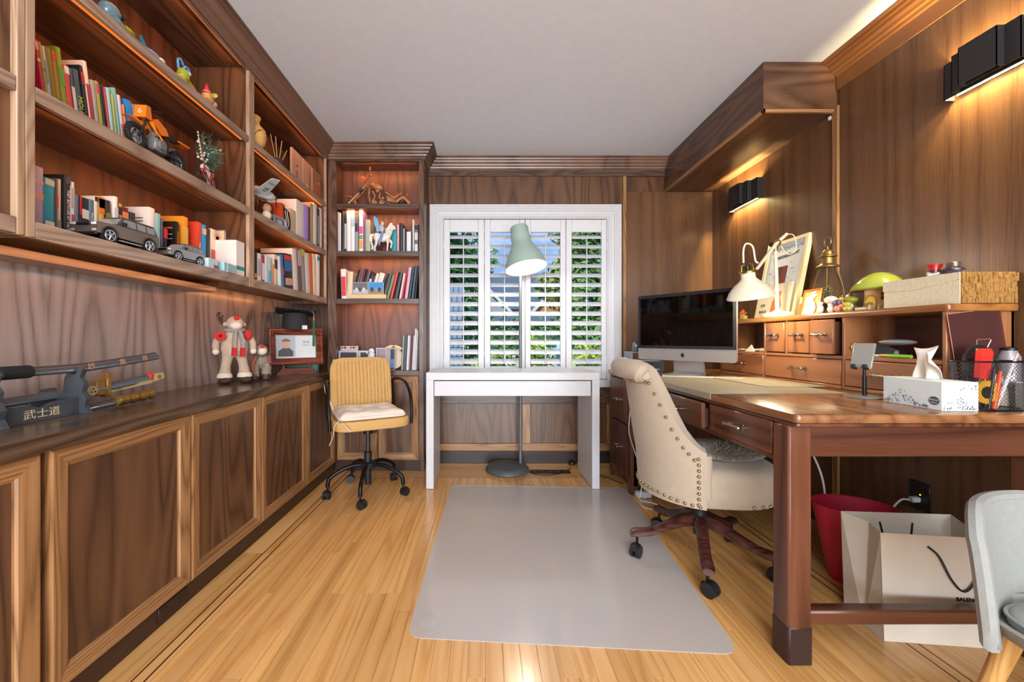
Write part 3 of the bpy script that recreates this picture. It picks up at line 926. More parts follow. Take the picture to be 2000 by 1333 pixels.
shelf_left('bottom shelf of the wide bay', G, Z1([
    (147, 284, 130, 'thick lavender', '#b9a9c6', {'bands': [(.5, .6, '#d9a58e'), (.74, .8, '#c9a8a8')], 'd': .15}),
    (286, 414, 275, 'turquoise', '#38a9c4', {'bands': [(.15, .25, '#e8ece8'), (.88, .98, '#cfd3c4')], 'd': .15}),
    (418, 446, 292, 'grey', '#6c6668', {'bands': [(.5, .72, '#b2404e')]}),
    (447, 485, 300, 'cream paperback', '#d8ccb8', {'bands': [(.1, .3, '#8d8474')], 'kind': 'book'}),
    (527, 600, 246, 'black and white', '#33353b', {'txt': ('THEY BOTH DIE AT THE END', 0.0112, '#f2f2f2', .42), 'bands': [(.86, .96, '#4a4c53')], 'd': .2}),
    (603, 645, 332, 'white and red', '#e6dfda', {'bands': [(.05, .45, '#c0505c'), (.55, .9, '#b5aaa6')]}),
    (650, 698, 485, 'dusty blue', '#64788c'),
    (702, 722, 502, 'thin maroon', '#2a2527', {'bands': [(.6, .99, '#cf2430')]}),
    (724, 816, 515, 'black and orange', '#2c2c2f', {'bands': [(.1, .42, '#d07a36'), (.55, .75, '#d7d3ca')]}),
    (820, 876, 540, 'steel blue', '#53788f', {'txt': ('Pride and Prejudice', 0.0085, '#e8ecee', .5)}),
    (880, 926, 502, 'ivory', '#ded2bd', {'bands': [(.9, .99, '#33312f')], 'd': .2}),
    (930, 1002, 502, 'amber', '#d8a94c', {'bands': [(.66, .99, '#e0772c'), (.78, .96, '#efe3d4')]}),
    (1012, 1076, 548, 'moss green', '#3b3a33', {'bands': [(.35, .75, '#7d7f45'), (.05, .2, '#c9c4b8')]}),
    (1112, 1161, 505, 'white', '#e7e3de', {'d': .2, 'bands': [(.3, .8, '#cfcac6')]}),
    (1164, 1200, 582, 'black and yellow', '#2b2b28', {'txt': ('SHADOW', 0.013, '#ece9df', .6), 'bands': [(.92, .99, '#d2a23c')]}),
    (1205, 1286, 628, 'dark red', '#6d2320', {'bands': [(.3, .9, '#d68a4a')]}),
    (1302, 1370, 692, 'charcoal', '#3a3a40', {'bands': [(.2, .7, '#9a9aa3')]}),
    (1520, 1600, 632, 'thick white', '#ebe5e0', {'txt': ('WE', 0.02, '#2c2c2c', .18), 'd': .21, 'cover': [(.15, .5, .78, .80, '#55504c'), (.15, .42, .72, .74, '#55504c'), (.15, .5, .64, .65, '#8a8480')]}),
    (1602, 1666, 702, 'pale teal', '#8fc3c6')], 6.06, 40, 300) + Z1([
    (505, 528, 445, 'dark blue', '#3b4458'),
    (532, 584, 572, 'red topped black', '#26222a', {'bands': [(.72, .99, '#d8262a'), (.02, .2, '#a8283c')]}),
    (690, 738, 484, 'black and orange', '#1d1b1b', {'txt': ('MINDHUNTER', 0.0135, '#ef8a2c', .56), 'd': .17, 'cover': [(.1, .8, .84, .87, '#d96a2c'), (.1, .8, .7, .72, '#bdb5ae'), (.1, .7, .6, .62, '#bdb5ae'), (.1, .8, .4, .42, '#bdb5ae')]}),
    (782, 856, 415, 'thick orange', '#e09428', {'bands': [(.04, .8, '#d8b24a')], 'd': .2}),
    (968, 1032, 488, 'red', '#d0452e', {'txt': ('THE CATCHER', 0.013, '#f3e6d8', .4), 'd': .16, 'cover': [(.2, .7, .78, .8, '#c98a3c'), (.1, .85, .6, .61, '#b0887c'), (.1, .85, .5, .51, '#b0887c')]}),
    (1036, 1092, 522, 'sky blue', '#2796cf', {'bands': [(.8, .92, '#e2b59c')]}),
    (1094, 1144, 572, 'black and grey', '#3b3c40', {'bands': [(.05, .3, '#c9c9c4')]}),
    (1146, 1224, 576, 'cream', '#e3d4bf', {'bands': [(.1, .55, '#cf5a44')], 'd': .15}),
    (1326, 1396, 598, 'blue grey', '#6b8cab', {'bands': [(.8, .95, '#d8a79c'), (.1, .5, '#bfcbd6')], 'd': .15, 'cover': [(.02, .98, .02, .98, '#e0c9a4'), (.25, .7, .1, .6, '#b06a3c'), (.2, .6, .7, .86, '#cf4434')]}),
    (1400, 1436, 648, 'white', '#e6e2de')], 6.664, 240, 360), 1.359, xs=-1.345)

shelf_left('upper shelf beside the toy plane', G, Z1([
    (332, 372, 362, 'orange red', '#d24a22', {'d': .12}),
    (420, 470, 415, 'tan', '#cdb491', {'d': .2}),
    (474, 545, 328, 'tall cream', '#e5d9cc', {'d': .2}),
    (547, 586, 375, 'lavender', '#a985d6'),
    (588, 602, 400, 'thin dark green', '#3e4a40'),
    (604, 630, 362, 'tan', '#b78a5c'),
    (632, 664, 360, 'spiral bound white', '#e6e0d8', {'spiral': True}),
    (668, 690, 408, 'black', '#2c2c32', {'bands': [(.1, .8, '#8b8f96')]}),
    (692, 712, 412, 'spiral bound patterned', '#d8c8cc', {'spiral': True})], 4.76, 480, 320), 1.728)

shelf_left('lowest shelf of the narrow bay', G, Z1([
    (66, 79, 872, 'red', '#e2452c'),
    (81, 112, 815, 'black', '#242428', {'bands': [(.1, .25, '#c69a45')]}),
    (114, 150, 830, 'white', '#e6e1dc', {'bands': [(.2, .8, '#c0a9b8')]}),
    (152, 180, 845, 'red and white', '#b23440', {'bands': [(.1, .7, '#e4dad6')]}),
    (182, 207, 852, 'white', '#dfe5ea'),
    (209, 246, 867, 'pale blue', '#b8ced6', {'bands': [(.1, .5, '#7fb0c8')]}),
    (248, 264, 935, 'small orange', '#d98a4a'),
    (266, 298, 842, 'cream and orange', '#e3c9b0', {'bands': [(.55, .85, '#4a4a50')]}),
    (300, 326, 860, 'white', '#e9e6e2', {'lean': 6}),
    (328, 350, 846, 'blue and red', '#3f78a8', {'lean': 6, 'bands': [(.4, .6, '#d03c64')]}),
    (352, 432, 830, 'thick black', '#26282e', {'lean': 6, 'bands': [(.5, .8, '#2f6f9e'), (.82, .95, '#d8434f'), (.1, .3, '#d9a090')]}),
    (434, 476, 788, 'tall cream', '#e4d2c2', {'lean': 6, 'd': .21}),
    (478, 512, 782, 'plum grey', '#6b5560', {'lean': 6, 'bands': [(.6, .95, '#c4a9b0')]}),
    (514, 548, 790, 'grey patterned', '#9a9488', {'lean': 6, 'bands': [(.85, .98, '#b5c53a')]}),
    (550, 588, 826, 'spiral bound white', '#e2ddd4', {'lean': 6, 'spiral': True}),
    (592, 620, 832, 'orange', '#dd6a30', {'lean': 4}),
    (622, 656, 836, 'cream', '#ecd8bc', {'lean': 3}),
    (658, 686, 840, 'white', '#ece8e2', {'bands': [(.86, .96, '#2f8aa8')]})], 4.76, 480, 320), 1.359)

GB = 'books on the tall bookcase'
shelf_back('second shelf of the tall bookcase', GB, Z1([
    (70, 82, 560, 'white', '#e8e6e2'),
    (84, 100, 568, 'ivory', '#dcd8d2'),
    (102, 131, 552, 'black', '#26272b'),
    (133, 151, 553, 'black', '#2b2b2f', {'bands': [(.1, .7, '#b8b6b2')]}),
    (154, 187, 546, 'white', '#e9e5e0'),
    (189, 220, 545, 'white and blue', '#e3e6e8', {'bands': [(.62, .98, '#9cc0dc')]}),
    (222, 251, 548, 'charcoal', '#3a3d42', {'bands': [(.05, .5, '#9a9a9a'), (.7, .9, '#6d6f73')]}),
    (254, 288, 545, 'white floral', '#eee6e6', {'bands': [(.45, .62, '#e0559a'), (.1, .3, '#e8a24c'), (.32, .42, '#6aa85a')]}),
    (290, 304, 572, 'purple', '#7a5a8c'),
    (306, 347, 622, 'grey green', '#a8b09a'),
    (518, 560, 690, 'teal', '#148d92'),
    (563, 580, 662, 'pink and white', '#d9a9b0'),
    (582, 610, 650, 'black', '#2a2b2f'),
    (612, 626, 694, 'grey', '#9c9ea0'),
    (628, 640, 696, 'black', '#232427'),
    (642, 678, 720, 'white', '#e2e2e0'),
    (680, 688, 722, 'black', '#1f1f22'),
    (689, 702, 622, 'spiral bound white', '#e0dedb', {'spiral': True}),
    (706, 736, 656, 'patterned', '#6e6e6e', {'bands': [(.05, .3, '#d8d8d8'), (.45, .7, '#d0d0d0'), (.8, .95, '#1c1c1c')]})], 4.164, 640, 280), 1.728, ys=3.135)

shelf_back('third shelf of the tall bookcase', GB, Z1([
    (104, 146, 1025, 'white and red', '#e9dcd8', {'bands': [(.1, .75, '#d0404c')], 'lean': 2}),
    (150, 192, 1045, 'cream', '#e0c8a4', {'lean': -3}),
    (205, 236, 1036, 'black', '#25252a', {'lean': -13}),
    (240, 254, 1020, 'thin red', '#c8433c', {'lean': -13}),
    (258, 278, 1022, 'black', '#2a2a2e', {'lean': -12}),
    (284, 318, 1036, 'plum', '#57313f', {'lean': -14}),
    (330, 352, 1068, 'black and white', '#2e2e30', {'lean': -16, 'bands': [(.1, .8, '#c9c9c9')]}),
    (356, 376, 1080, 'charcoal', '#3b3b40', {'lean': -16}),
    (392, 412, 1062, 'white', '#e6e3df', {'lean': -16}),
    (424, 466, 1062, 'thick cream', '#e4d6c4', {'lean': -18}),
    (486, 524, 1068, 'black', '#2d2f33', {'lean': -15}),
    (526, 548, 1075, 'green', '#6f8a62', {'lean': -15}),
    (552, 574, 1058, 'red', '#cf3a38', {'lean': -13}),
    (578, 612, 1054, 'black', '#26262b', {'lean': -12}),
    (616, 632, 1060, 'white', '#e2d3d0', {'lean': -10}),
    (634, 646, 1062, 'slim red', '#c43b44', {'lean': -10}),
    (660, 684, 1012, 'lilac', '#cfa9b8', {'lean': -8}),
    (690, 708, 1002, 'navy', '#3b4554', {'lean': -8}),
    (712, 728, 998, 'slate', '#4f6070', {'lean': -7}),
    (731, 742, 996, 'black', '#222226', {'lean': -5})], 4.164, 640, 280), 1.356)

shelf_back('cupboard top of the tall bookcase', 'magazines on the tall bookcase', Z1([
    (1222, 1252, 632, 'grey green', '#8f958c', {'lean': -3, 'kind': 'magazine'}),
    (1258, 1294, 625, 'dark blue', '#4b5360', {'lean': -3, 'kind': 'magazine'}),
    (1304, 1336, 632, 'white', '#d9dcd6', {'lean': -3, 'kind': 'magazine'}),
    (1342, 1352, 634, 'grey', '#b8b8b4', {'lean': -3, 'kind': 'magazine'}),
    (1362, 1388, 634, 'burgundy', '#6d2440', {'lean': -3, 'kind': 'magazine'}),
    (1394, 1414, 634, 'light grey', '#c9c9c7', {'lean': -3, 'kind': 'magazine'}),
    (1424, 1446, 518, 'tall white', '#e4e4e2', {'lean': -3, 'kind': 'magazine'}),
    (1454, 1472, 550, 'ivory', '#d8d6d0', {'lean': -3, 'kind': 'magazine'})], 8.33, 640, 580), 0.792)
# ------------------------------------------------------------------ objects on the left bookcase and counter
GLOSS = lambda c: mat(c, 0.15, coat=0.5)
# --- toy motorbike (front to the camera), wheels along the shelf
def dirt_bike():
    t = thing('toy_motorbike', 'orange and black toy dirt bike in front of the books', 'toy motorbike', (-1.268, 1.525, 1.7285), rz=radians(-84))
    # local x: forward (towards the camera), z up
    TY = mat('#1b1b1c', 0.7)
    for x in (0.112, -0.112):
        m = MB()
        m.tube([(x + 0.036 * cos(a), 0, 0.046 + 0.036 * sin(a)) for a in [2 * pi * k / 24 for k in range(24)]], 0.0095, 8, closed=True)
        for k in range(24):
            a = 2 * pi * (k + .5) / 24
            m.cyl((x + 0.043 * cos(a), -.006, 0.046 + 0.043 * sin(a)), (x + 0.043 * cos(a), .006, 0.046 + 0.043 * sin(a)), 0.0032, n=6)
        w = m.build('tyre', TY, t)
        m = MB()
        m.tube([(x + 0.028 * cos(a), 0, 0.046 + 0.028 * sin(a)) for a in [2 * pi * k / 20 for k in range(20)]], 0.003, 6, closed=True)
        for k in range(10):
            a = 2 * pi * k / 10
            m.cyl((x, 0, .046), (x + .028 * cos(a), 0, .046 + .028 * sin(a)), .0012, n=5)
        m.cyl((x, -.008, .046), (x, .008, .046), .007, n=10)
        m.build('rim', mat('#9a9da0', 0.3, 0.5), w)
    m = MB()
    for y in (-.012, .012): m.cyl((0.112, y, .046), (0.062, y, .15), .0042, n=8)
    m.cyl((0.07, -.016, .135), (.07, .016, .135), .005, n=8); m.build('fork', mat('#2a2a2c', 0.35, 0.4), t)
    MB().tube(bez([(0.045, -.05, .168), (.055, -.03, .166), (.062, 0, .158), (.055, .03, .166), (.045, .05, .168)]), .0028, 6).build('handlebar', BLACKM, t)
    MB().prism([(.058, .13), (.092, .125), (.086, .172), (.066, .175)], 'xz', -.02, .02).build('number_plate', mat('#e87a1c', 0.35), t)
    text('6', 0.03, (0.0905, 0, .148), (0, 1, 0), (-.12, 0, 1), t, WHITE)
    MB().prism([(.06, .125), (.03, .15), (-.015, .135), (-.03, .115), (.005, .1), (.03, .095)], 'xz', -.022, .022).build('tank', mat('#ea7d1e', 0.3), t)
    MB().prism([(.045, .1), (.06, .12), (.02, .085), (-.005, .06), (.0, .075)], 'xz', -.027, -.021).build('fairing', mat('#ea7d1e', 0.3), t)
    MB().prism([(.045, .1), (.06, .12), (.02, .085), (-.005, .06), (.0, .075)], 'xz', .021, .027).build('fairing', mat('#ea7d1e', 0.3), t)
    MB().prism([(-.015, .135), (-.1, .13), (-.11, .122), (-.03, .115)], 'xz', -.013, .013).build('seat', BLACK, t)
    MB().prism([(-.09, .125), (-.17, .132), (-.168, .139), (-.1, .133)], 'xz', -.015, .015).build('rear_fender', mat('#ea7d1e', 0.3), t)
    MB().prism([(.065, .1), (.13, .107), (.16, .095), (.128, .098), (.07, .092)], 'xz', -.012, .012).build('front_fender', mat('#ea7d1e', 0.3), t)
    m = MB().cbox(-.03, -.018, .035, .035, .018, .085, .006); m.cyl((.01, -.03, .06), (.01, .03, .06), .018, n=12); m.cyl((.02, -.012, .08), (.03, .012, .1), .014, n=10)
    m.build('engine', mat('#8e9092', 0.35, 0.5), t)
    m = MB()
    for y in (-.012, .012):
        m.tube([(.06, y * .4, .13), (.03, y, .09), (.03, y, .04), (-.035, y, .04), (-.04, y, .1), (.05, y * .5, .13)], .004, 6)
        m.tube([(-.035, y, .048), (-.112, y * 1.1, .046)], .005, 6)
    m.build('frame', mat('#3a3a3c', 0.4, 0.4), t)
    MB().tube(bez([(.03, -.02, .08), (.045, -.024, .05), (.0, -.026, .05), (-.06, -.026, .075), (-.13, -.024, .105)]), [.005] * 24 + [.009] * 9, 8).build('exhaust', mat('#a2a4a6', 0.3, 0.6), t)
    return t
dirt_bike()

# --- holiday bicycle with pine sprigs
bk = thing('holiday_bicycle', 'small red bicycle ornament carrying frosted pine sprigs', 'ornament', (-1.262, 1.80, 1.7285), rz=radians(-80))
RED = mat('#b3202c', 0.35)
for x in (.055, -.055):
    m = MB().tube([(x + .033 * cos(a), 0, .036 + .033 * sin(a)) for a in [2 * pi * k / 20 for k in range(20)]], .0024, 6, closed=True)
    for k in range(8): m.cyl((x, 0, .036), (x + .033 * cos(pi * k / 4), 0, .036 + .033 * sin(pi * k / 4)), .0006, n=4)
    m.build('wheel', BLACK, bk)
m = MB()
for a, b in (((.055, 0, .036), (.035, 0, .1)), ((-.055, 0, .036), (-.005, 0, .036)), ((-.005, 0, .036), (.04, 0, .085)), ((-.005, 0, .036), (-.025, 0, .085)), ((-.025, 0, .085), (.04, 0, .085)), ((-.055, 0, .036), (-.025, 0, .085))):
    m.cyl(a, b, .0026, n=6)
m.build('frame', RED, bk)
MB().tube([(.03, -.02, .105), (.036, 0, .1), (.03, .02, .105)], .002, 6).build('handlebar', BLACK, bk)
MB().sphere((-.026, 0, .09), (.013, .008, .005)).build('saddle', BLACK, bk)
MB().tube(bez([(-.03, -.012, .10), (-.05, -.022, .075), (-.085, -.028, .045), (-.1, -.03, .03)]), [.018] * 10 + [.016] * 10 + [.013] * 5, 10).build('felt_stocking', mat('#d9d2c8', 0.9), bk)
MB().tube(bez([(-.01, -.02, .1), (-.035, -.03, .115), (-.05, -.028, .118)]), [.019] * 8 + [.016] * 9, 10).build('felt_mitten', mat('#e2dcd2', 0.9), bk)
m = MB()
for s in range(20):
    a = rnd.uniform(-2.6, 2.6); el = rnd.uniform(.35, 1.25)
    d = Vector((cos(el) * sin(a), cos(el) * cos(a) * .5, sin(el)))
    p0 = Vector((-.01, 0, .1)); L_ = rnd.uniform(.08, .145)
    for q in range(34):
        f = q / 34
        p = p0 + d * L_ * f
        e = (d + Vector((rnd.uniform(-1, 1), rnd.uniform(-1, 1), rnd.uniform(-1, 1)))).normalized()
        m.tube([p, p + e * .026], [.0011, .0004], 3)
m.build('pine_sprigs', mat('#4d6452', 0.8, var=0.3), bk, kind='stuff')
m = MB()
for _ in range(34):
    a = rnd.uniform(0, 6.28); r = rnd.uniform(.02, .085)
    m.sphere((-.01 + r * cos(a), r * .5 * sin(a), .13 + rnd.uniform(-.02, .075)), rnd.uniform(.003, .006), 6, 5)
m.build('white_berries', mat('#ece8e0', 0.6), bk, kind='stuff')
m = MB()
for c in ((-.075, -.02, .12), (-.08, -.022, .1), (-.06, .0, .135)): m.sphere(c, (.012, .012, .014), 8, 6)
m.build('pine_cones', mat('#8d6038', 0.8), bk)
m = MB()
for k in range(9):
    q = Vector((.06 + k * .004, 0, .11 + k * .013)); m.tube([(.04, 0, .11), q], .0012, 4); m.sphere(q, .004, 6, 4)
m.build('cream_twigs', mat('#cbb597', 0.8), bk)

# --- four glazed animal figures on the top shelf
ZT = 2.0985
def fig(name, label, px, X=-1.312):
    Y = X * F / (px - CX)
    return thing(name, label, 'figurine', (X, Y, ZT), rz=radians(-90), group='glazed animal figures on the top shelf')
t = fig('duck_figurine', 'glazed duck figure with yellow bill on the top shelf', 219)
MB().sphere((0, 0, .045), (.05, .035, .04)).build('body', GLOSS('#5b8f96'), t)
MB().sphere((.01, 0, .088), (.034, .03, .033)).build('head', mat('#6f8f9a', 0.2, coat=.5, var=.6, vscale=90), t)
MB().sphere((-.05, 0, .072), (.034, .024, .009)).sphere((-.042, 0, .064), (.028, .02, .007)).build('bill', GLOSS('#c9c02c'), t)
for s in (-1, 1): MB().sphere((-.018, s * .018, .094), (.011, .009, .012), 8, 6).sphere((-.027, s * .021, .094), .005, 6, 5).build('eye', mat('#222222', .2), t)
t = fig('fish_figurine', 'glazed blue fish figure with pink nose on the top shelf', 296)
MB().sphere((0, 0, .042), (.06, .03, .04)).build('body', GLOSS('#4f97c9'), t)
MB().prism([(.02, .07), (.05, .105), (.045, .06)], 'xz', -.004, .004).prism([(.05, .045), (.085, .075), (.08, .02)], 'xz', -.004, .004).build('fins', GLOSS('#2f7f9a'), t)
MB().sphere((-.058, 0, .045), (.017, .018, .02)).build('snout', GLOSS('#d67fc4'), t)
MB().sphere((-.02, -.02, .055), (.018, .014, .01)).sphere((-.02, .02, .055), (.018, .014, .01)).build('cheek_patch', GLOSS('#e8e6e0'), t)
t = fig('snail_figurine', 'glazed green figure with curled blue feelers on the top shelf', 358)
MB().sphere((.02, 0, .045), (.035, .03, .045)).build('body', GLOSS('#a4a82e'), t)
MB().sphere((0, 0, .095), (.025, .024, .03)).tube(bez([(0, 0, .09), (-.03, 0, .075), (-.05, 0, .07)]), .014, 8).build('head', GLOSS('#a9ad30'), t)
for s, hh in ((-1, .165), (1, .13)):
    MB().tube(bez([(.01, s * .012, .115), (.012, s * .014, hh - .01), (-.005, s * .014, hh), (-.018, s * .014, hh - .015)]), .005, 8).build('feeler', GLOSS('#4aa0cc'), t)
MB().sphere((-.066, 0, .074), .008, 8, 6).build('nose', GLOSS('#d45fa6'), t)
for s in (-1, 1): MB().sphere((-.014, s * .016, .108), .008, 8, 6).build('eye', WHITE, t)
t = fig('cow_figurine', 'glazed cow figure wearing a red striped cone hat', 404)
MB().sphere((.02, 0, .042), (.04, .032, .042)).build('body', GLOSS('#c98f52'), t)
MB().sphere((-.005, 0, .085), (.03, .028, .028)).build('head', GLOSS('#dca26a'), t)
MB().sphere((-.035, 0, .076), (.02, .024, .018)).build('muzzle', GLOSS('#e8b98f'), t)
hat = MB().lathe([(.02, 0), (.013, .02), (.0005, .05)], (0, 0, .105), 14).build('cone_hat', GLOSS('#d8343c'), t)
for k in range(3): MB().lathe([(.0195 - k * .0058, .004 + k * .0135), (.0175 - k * .0058, .0085 + k * .0135)], (0, 0, .1052), 14).build('hat_stripe', WHITE, hat)
for s in (-1, 1):
    MB().sphere((.008, s * .038, .09), (.008, .02, .013), 8, 6).build('ear', GLOSS('#a8a23a'), t)
    MB().sphere((-.026, s * .012, .098), .006, 8, 6).build('eye', mat('#26201c', .2), t)

# --- toy off-road cars
def suv(label, color, Yc, L_, X=-1.285, z=1.3595, rz=-90):
    t = thing('toy_car', label, 'toy car', (X, Yc, z), rz=radians(rz), group='toy off-road cars on the bottom shelf')
    s = L_ / 0.30
    def S(p): return [(a * s, b * s) for a, b in p]
    W = 0.058 * s
    paint = mat(color, 0.18, 0.55, coat=0.6)
    # side profile with wheel arches, x forward
    arch = lambda c: [(c + .034 * cos(a), .03 + .034 * sin(a)) for a in [pi * k / 8 for k in range(9)]]
    prof = [(-.145, .03), (-.148, .075)] + [(-.143, .082), (.062, .082), (.138, .076), (.148, .066), (.148, .03)] + arch(.095) + arch(-.095)
    # lower body
    MB().prism(S(prof), 'xz', -W, W).build('body', paint, t, angle=30)
    # glasshouse
    m = MB()
    b0 = [(-.143, .082), (-.132, .122), (.02, .124), (.062, .084)]
    n = 4
    vs = [(x * s, -W * .97, z_ * s) if z_ < .1 else (x * s, -W * .84, z_ * s) for x, z_ in b0] + [(x * s, W * .97, z_ * s) if z_ < .1 else (x * s, W * .84, z_ * s) for x, z_ in b0]
    m.add(vs, [(0, 1, 2, 3), (4, 7, 6, 5), (0, 4, 5, 1), (1, 5, 6, 2), (2, 6, 7, 3), (3, 7, 4, 0)])
    m.build('cabin', paint, t, angle=20)
    MB().cbox(-.132 * s, -W * .82, .122 * s, .022 * s, W * .82, .128 * s, .002).build('roof', mat('#151517', .15, coat=.6), t)
    GL = mat('#8b9092', 0.08, coat=.5)  # light grey stands in for the reflection on the toy's windows
    for sd in (-1, 1):
        for xa, xb in ((-.128, -.086), (-.08, -.036), (-.03, .022)):
            f = lambda z_: sd * (W * .97 - (W * .13) * (z_ - .082) / .042 + .0008)
            sk = .02 if xb > 0 else 0
            MB().quad((xa * s, f(.088), .088 * s), ((xb + sk) * s, f(.088), .088 * s), (xb * s, f(.118), .118 * s), (xa * s, f(.118), .118 * s)).build('side_window', GL, t)
        MB().cbox(.03 * s, sd * W * 1.0, .086 * s, .044 * s, sd * W * 1.25, .1 * s, .002).build('mirror', BLACK, t)
        for c in (.095, -.095):
            m = MB().tube([((c + .036 * cos(a)) * s, sd * (W + .0005), (.03 + .036 * sin(a)) * s) for a in [pi * k / 12 for k in range(13)]], .0035 * s, 5)
            m.build('arch_trim', mat('#3a3836', .5), t)
            w = MB().cyl((c * s, sd * W * .68, .03 * s), (c * s, sd * (W + .001), .03 * s), .03 * s, n=22).build('tyre', mat('#1a1a1a', .7), t)
            m = MB()
            for k in range(5):
                a = 2 * pi * k / 5
                m.tube([(c * s, sd * (W + .0025), .03 * s), ((c + .021 * cos(a)) * s, sd * (W + .002), (.03 + .021 * sin(a)) * s)], .0032 * s, 5)
            m.tube([((c + .022 * cos(a)) * s, sd * (W + .0015), (.03 + .022 * sin(a)) * s) for a in [2 * pi * k / 18 for k in range(18)]], .0024 * s, 5, closed=True)
            m.build('wheel_rim', mat('#c9cccf', .25, .7), w)
        MB().cbox(-.055 * s, sd * W * .9, .016 * s, .055 * s, sd * W * 1.04, .022 * s, .001).build('side_step', STEEL, t)
        MB().cbox(.147 * s, sd * W * .55, .062 * s, .1505 * s, sd * W * .93, .072 * s, .002).build('headlamp', mat('#d8dde2', .1, coat=.5), t)
        MB().cbox(.147 * s, sd * W * .62, .036 * s, .1515 * s, sd * W * .93, .046 * s, .001).build('bumper_vent', mat('#a8a5a0', .3), t)
    MB().cbox(.146 * s, -W * .5, .058 * s, .1502 * s, W * .5, .072 * s, .002).build('grille', BLACK, t)
    MB().cbox(.14 * s, -W * .95, .02 * s, .151 * s, W * .95, .034 * s, .003).build('bumper', BLACK, t)
    MB().quad((.058 * s, -W * .9, .0865 * s), (.058 * s, W * .9, .0865 * s), (.0245 * s, W * .78, .1205 * s), (.0245 * s, -W * .78, .1205 * s)).move((.0012, 0, .0012)).build('windscreen', GL, t)
    return t
suv('brown metallic toy off-road car, the larger one on the shelf', '#7a675c', 1.378, 0.238, rz=-91)
suv('silver toy off-road car, the smaller one on the shelf', '#a8a39e', 1.665, 0.19, rz=-91)

# iridescent gift boxes and the white box at the end of the bottom shelf
IR = mat('#a8dbe6', 0.2, 0.35, coat=.5, var=.35, vscale=25)
t = thing('gift_box', 'shiny iridescent blue gift box lying by the white box', 'box', (-1.245, 1.89, 1.3595), rz=radians(4))
MB().cbox(-.04, -.045, 0, .02, .055, .045, .003).build('box', IR, t); MB().cbox(-.041, -.02, .0, .021, -.012, .046, .001).build('ribbon', mat('#c9eef2', .2, .4), t)
t = thing('gift_box', 'small clear gift box with pink insert beside the toy car', 'box', (-1.25, 1.79, 1.3595))
MB().cbox(-.03, -.035, 0, .018, .03, .045, .002).build('box', mat('#b9cfd2', .15, coat=.5), t); MB().cbox(-.02, -.0, .004, .0185, .029, .02, .001).build('insert', mat('#a83a62', .4), t)
t = thing('white_box', 'plain tall white box at the right end of the bottom shelf', 'box', (-1.29, 1.985, 1.3595))
MB().cbox(-.16, -.02, 0, .05, .05, .178, .002).build('box', mat('#e2d9d2', .6), t); MB().box(.0502, -.018, .03, .0506, .05, .05).build('label_band', mat('#2e8a88', .5), t)

# --- narrow bay, top shelf: vase, brushes, painted panels
t = thing('painted_vase', 'beige round vase painted with dark leaves beside the upright', 'vase', (-1.285, 2.178, ZT))
MB().lathe([(.035, 0), (.062, .03), (.072, .07), (.066, .105), (.045, .128), (.036, .14), (.038, .165), (.044, .176), (.04, .178), (.034, .165), (.032, .14), (.0, .02)], n=28).build('body', mat('#d9a860', .4, var=.1), t)
m = MB()
for k in range(7):
    a = k * .9; r = .072
    m.tube(bez([((r + .0005) * cos(a + q * .25), (r + .0005) * sin(a + q * .25), .055 + q * .02 + .008 * sin(q * 3 + k)) for q in range(3)], 5), [.0012] * 5 + [.003] * 4 + [.0012] * 2, 4)
m.build('leaf_painting', mat('#6b3b26', .5), t)
t = thing('brush_pot', 'dark carved pot holding thin bamboo sticks', 'pot', (-1.27, 2.42, ZT))
MB().lathe([(.03, 0), (.036, .02), (.032, .05), (.028, .052), (.03, .02), (.0, .01)], n=16).build('pot', mat('#4a2b34', .4, var=.5, vscale=80), t)
for k, (x, y, a) in enumerate(((0, -.02, -.03), (.004, -.008, 0), (0, .012, .03), (.01, .022, .06))):
    MB().cyl((x * .4, y * .5, .01), (x, y * 4.2, (.165, .175, .19, .15)[k]), .0026, .0022, 8).build('bamboo_stick', mat('#cfae74', .5), t)
def lady(o, x, y, h, robe, skin='#e0b8a0'):
    s = h
    MB().prism([(x - .10 * s, y), (x + .12 * s, y), (x + .10 * s, y + .5 * s), (x + .05 * s, y + .72 * s), (x - .05 * s, y + .72 * s), (x - .12 * s, y + .45 * s)], 'xz', -.0036, -.003).build('painted_robe', mat(robe, .5), o)
    MB().prism([(x + .06 * s * cos(a), y + .8 * s + .075 * s * sin(a)) for a in [2 * pi * k / 12 for k in range(12)]], 'xz', -.0036, -.003).build('painted_face', mat(skin, .5), o)
    MB().prism([(x + .08 * s * cos(a), y + .86 * s + .07 * s * sin(a)) for a in [pi * k / 8 - .3 for k in range(10)]], 'xz', -.0040, -.0032).build('painted_hair', mat('#2a2024', .5), o)
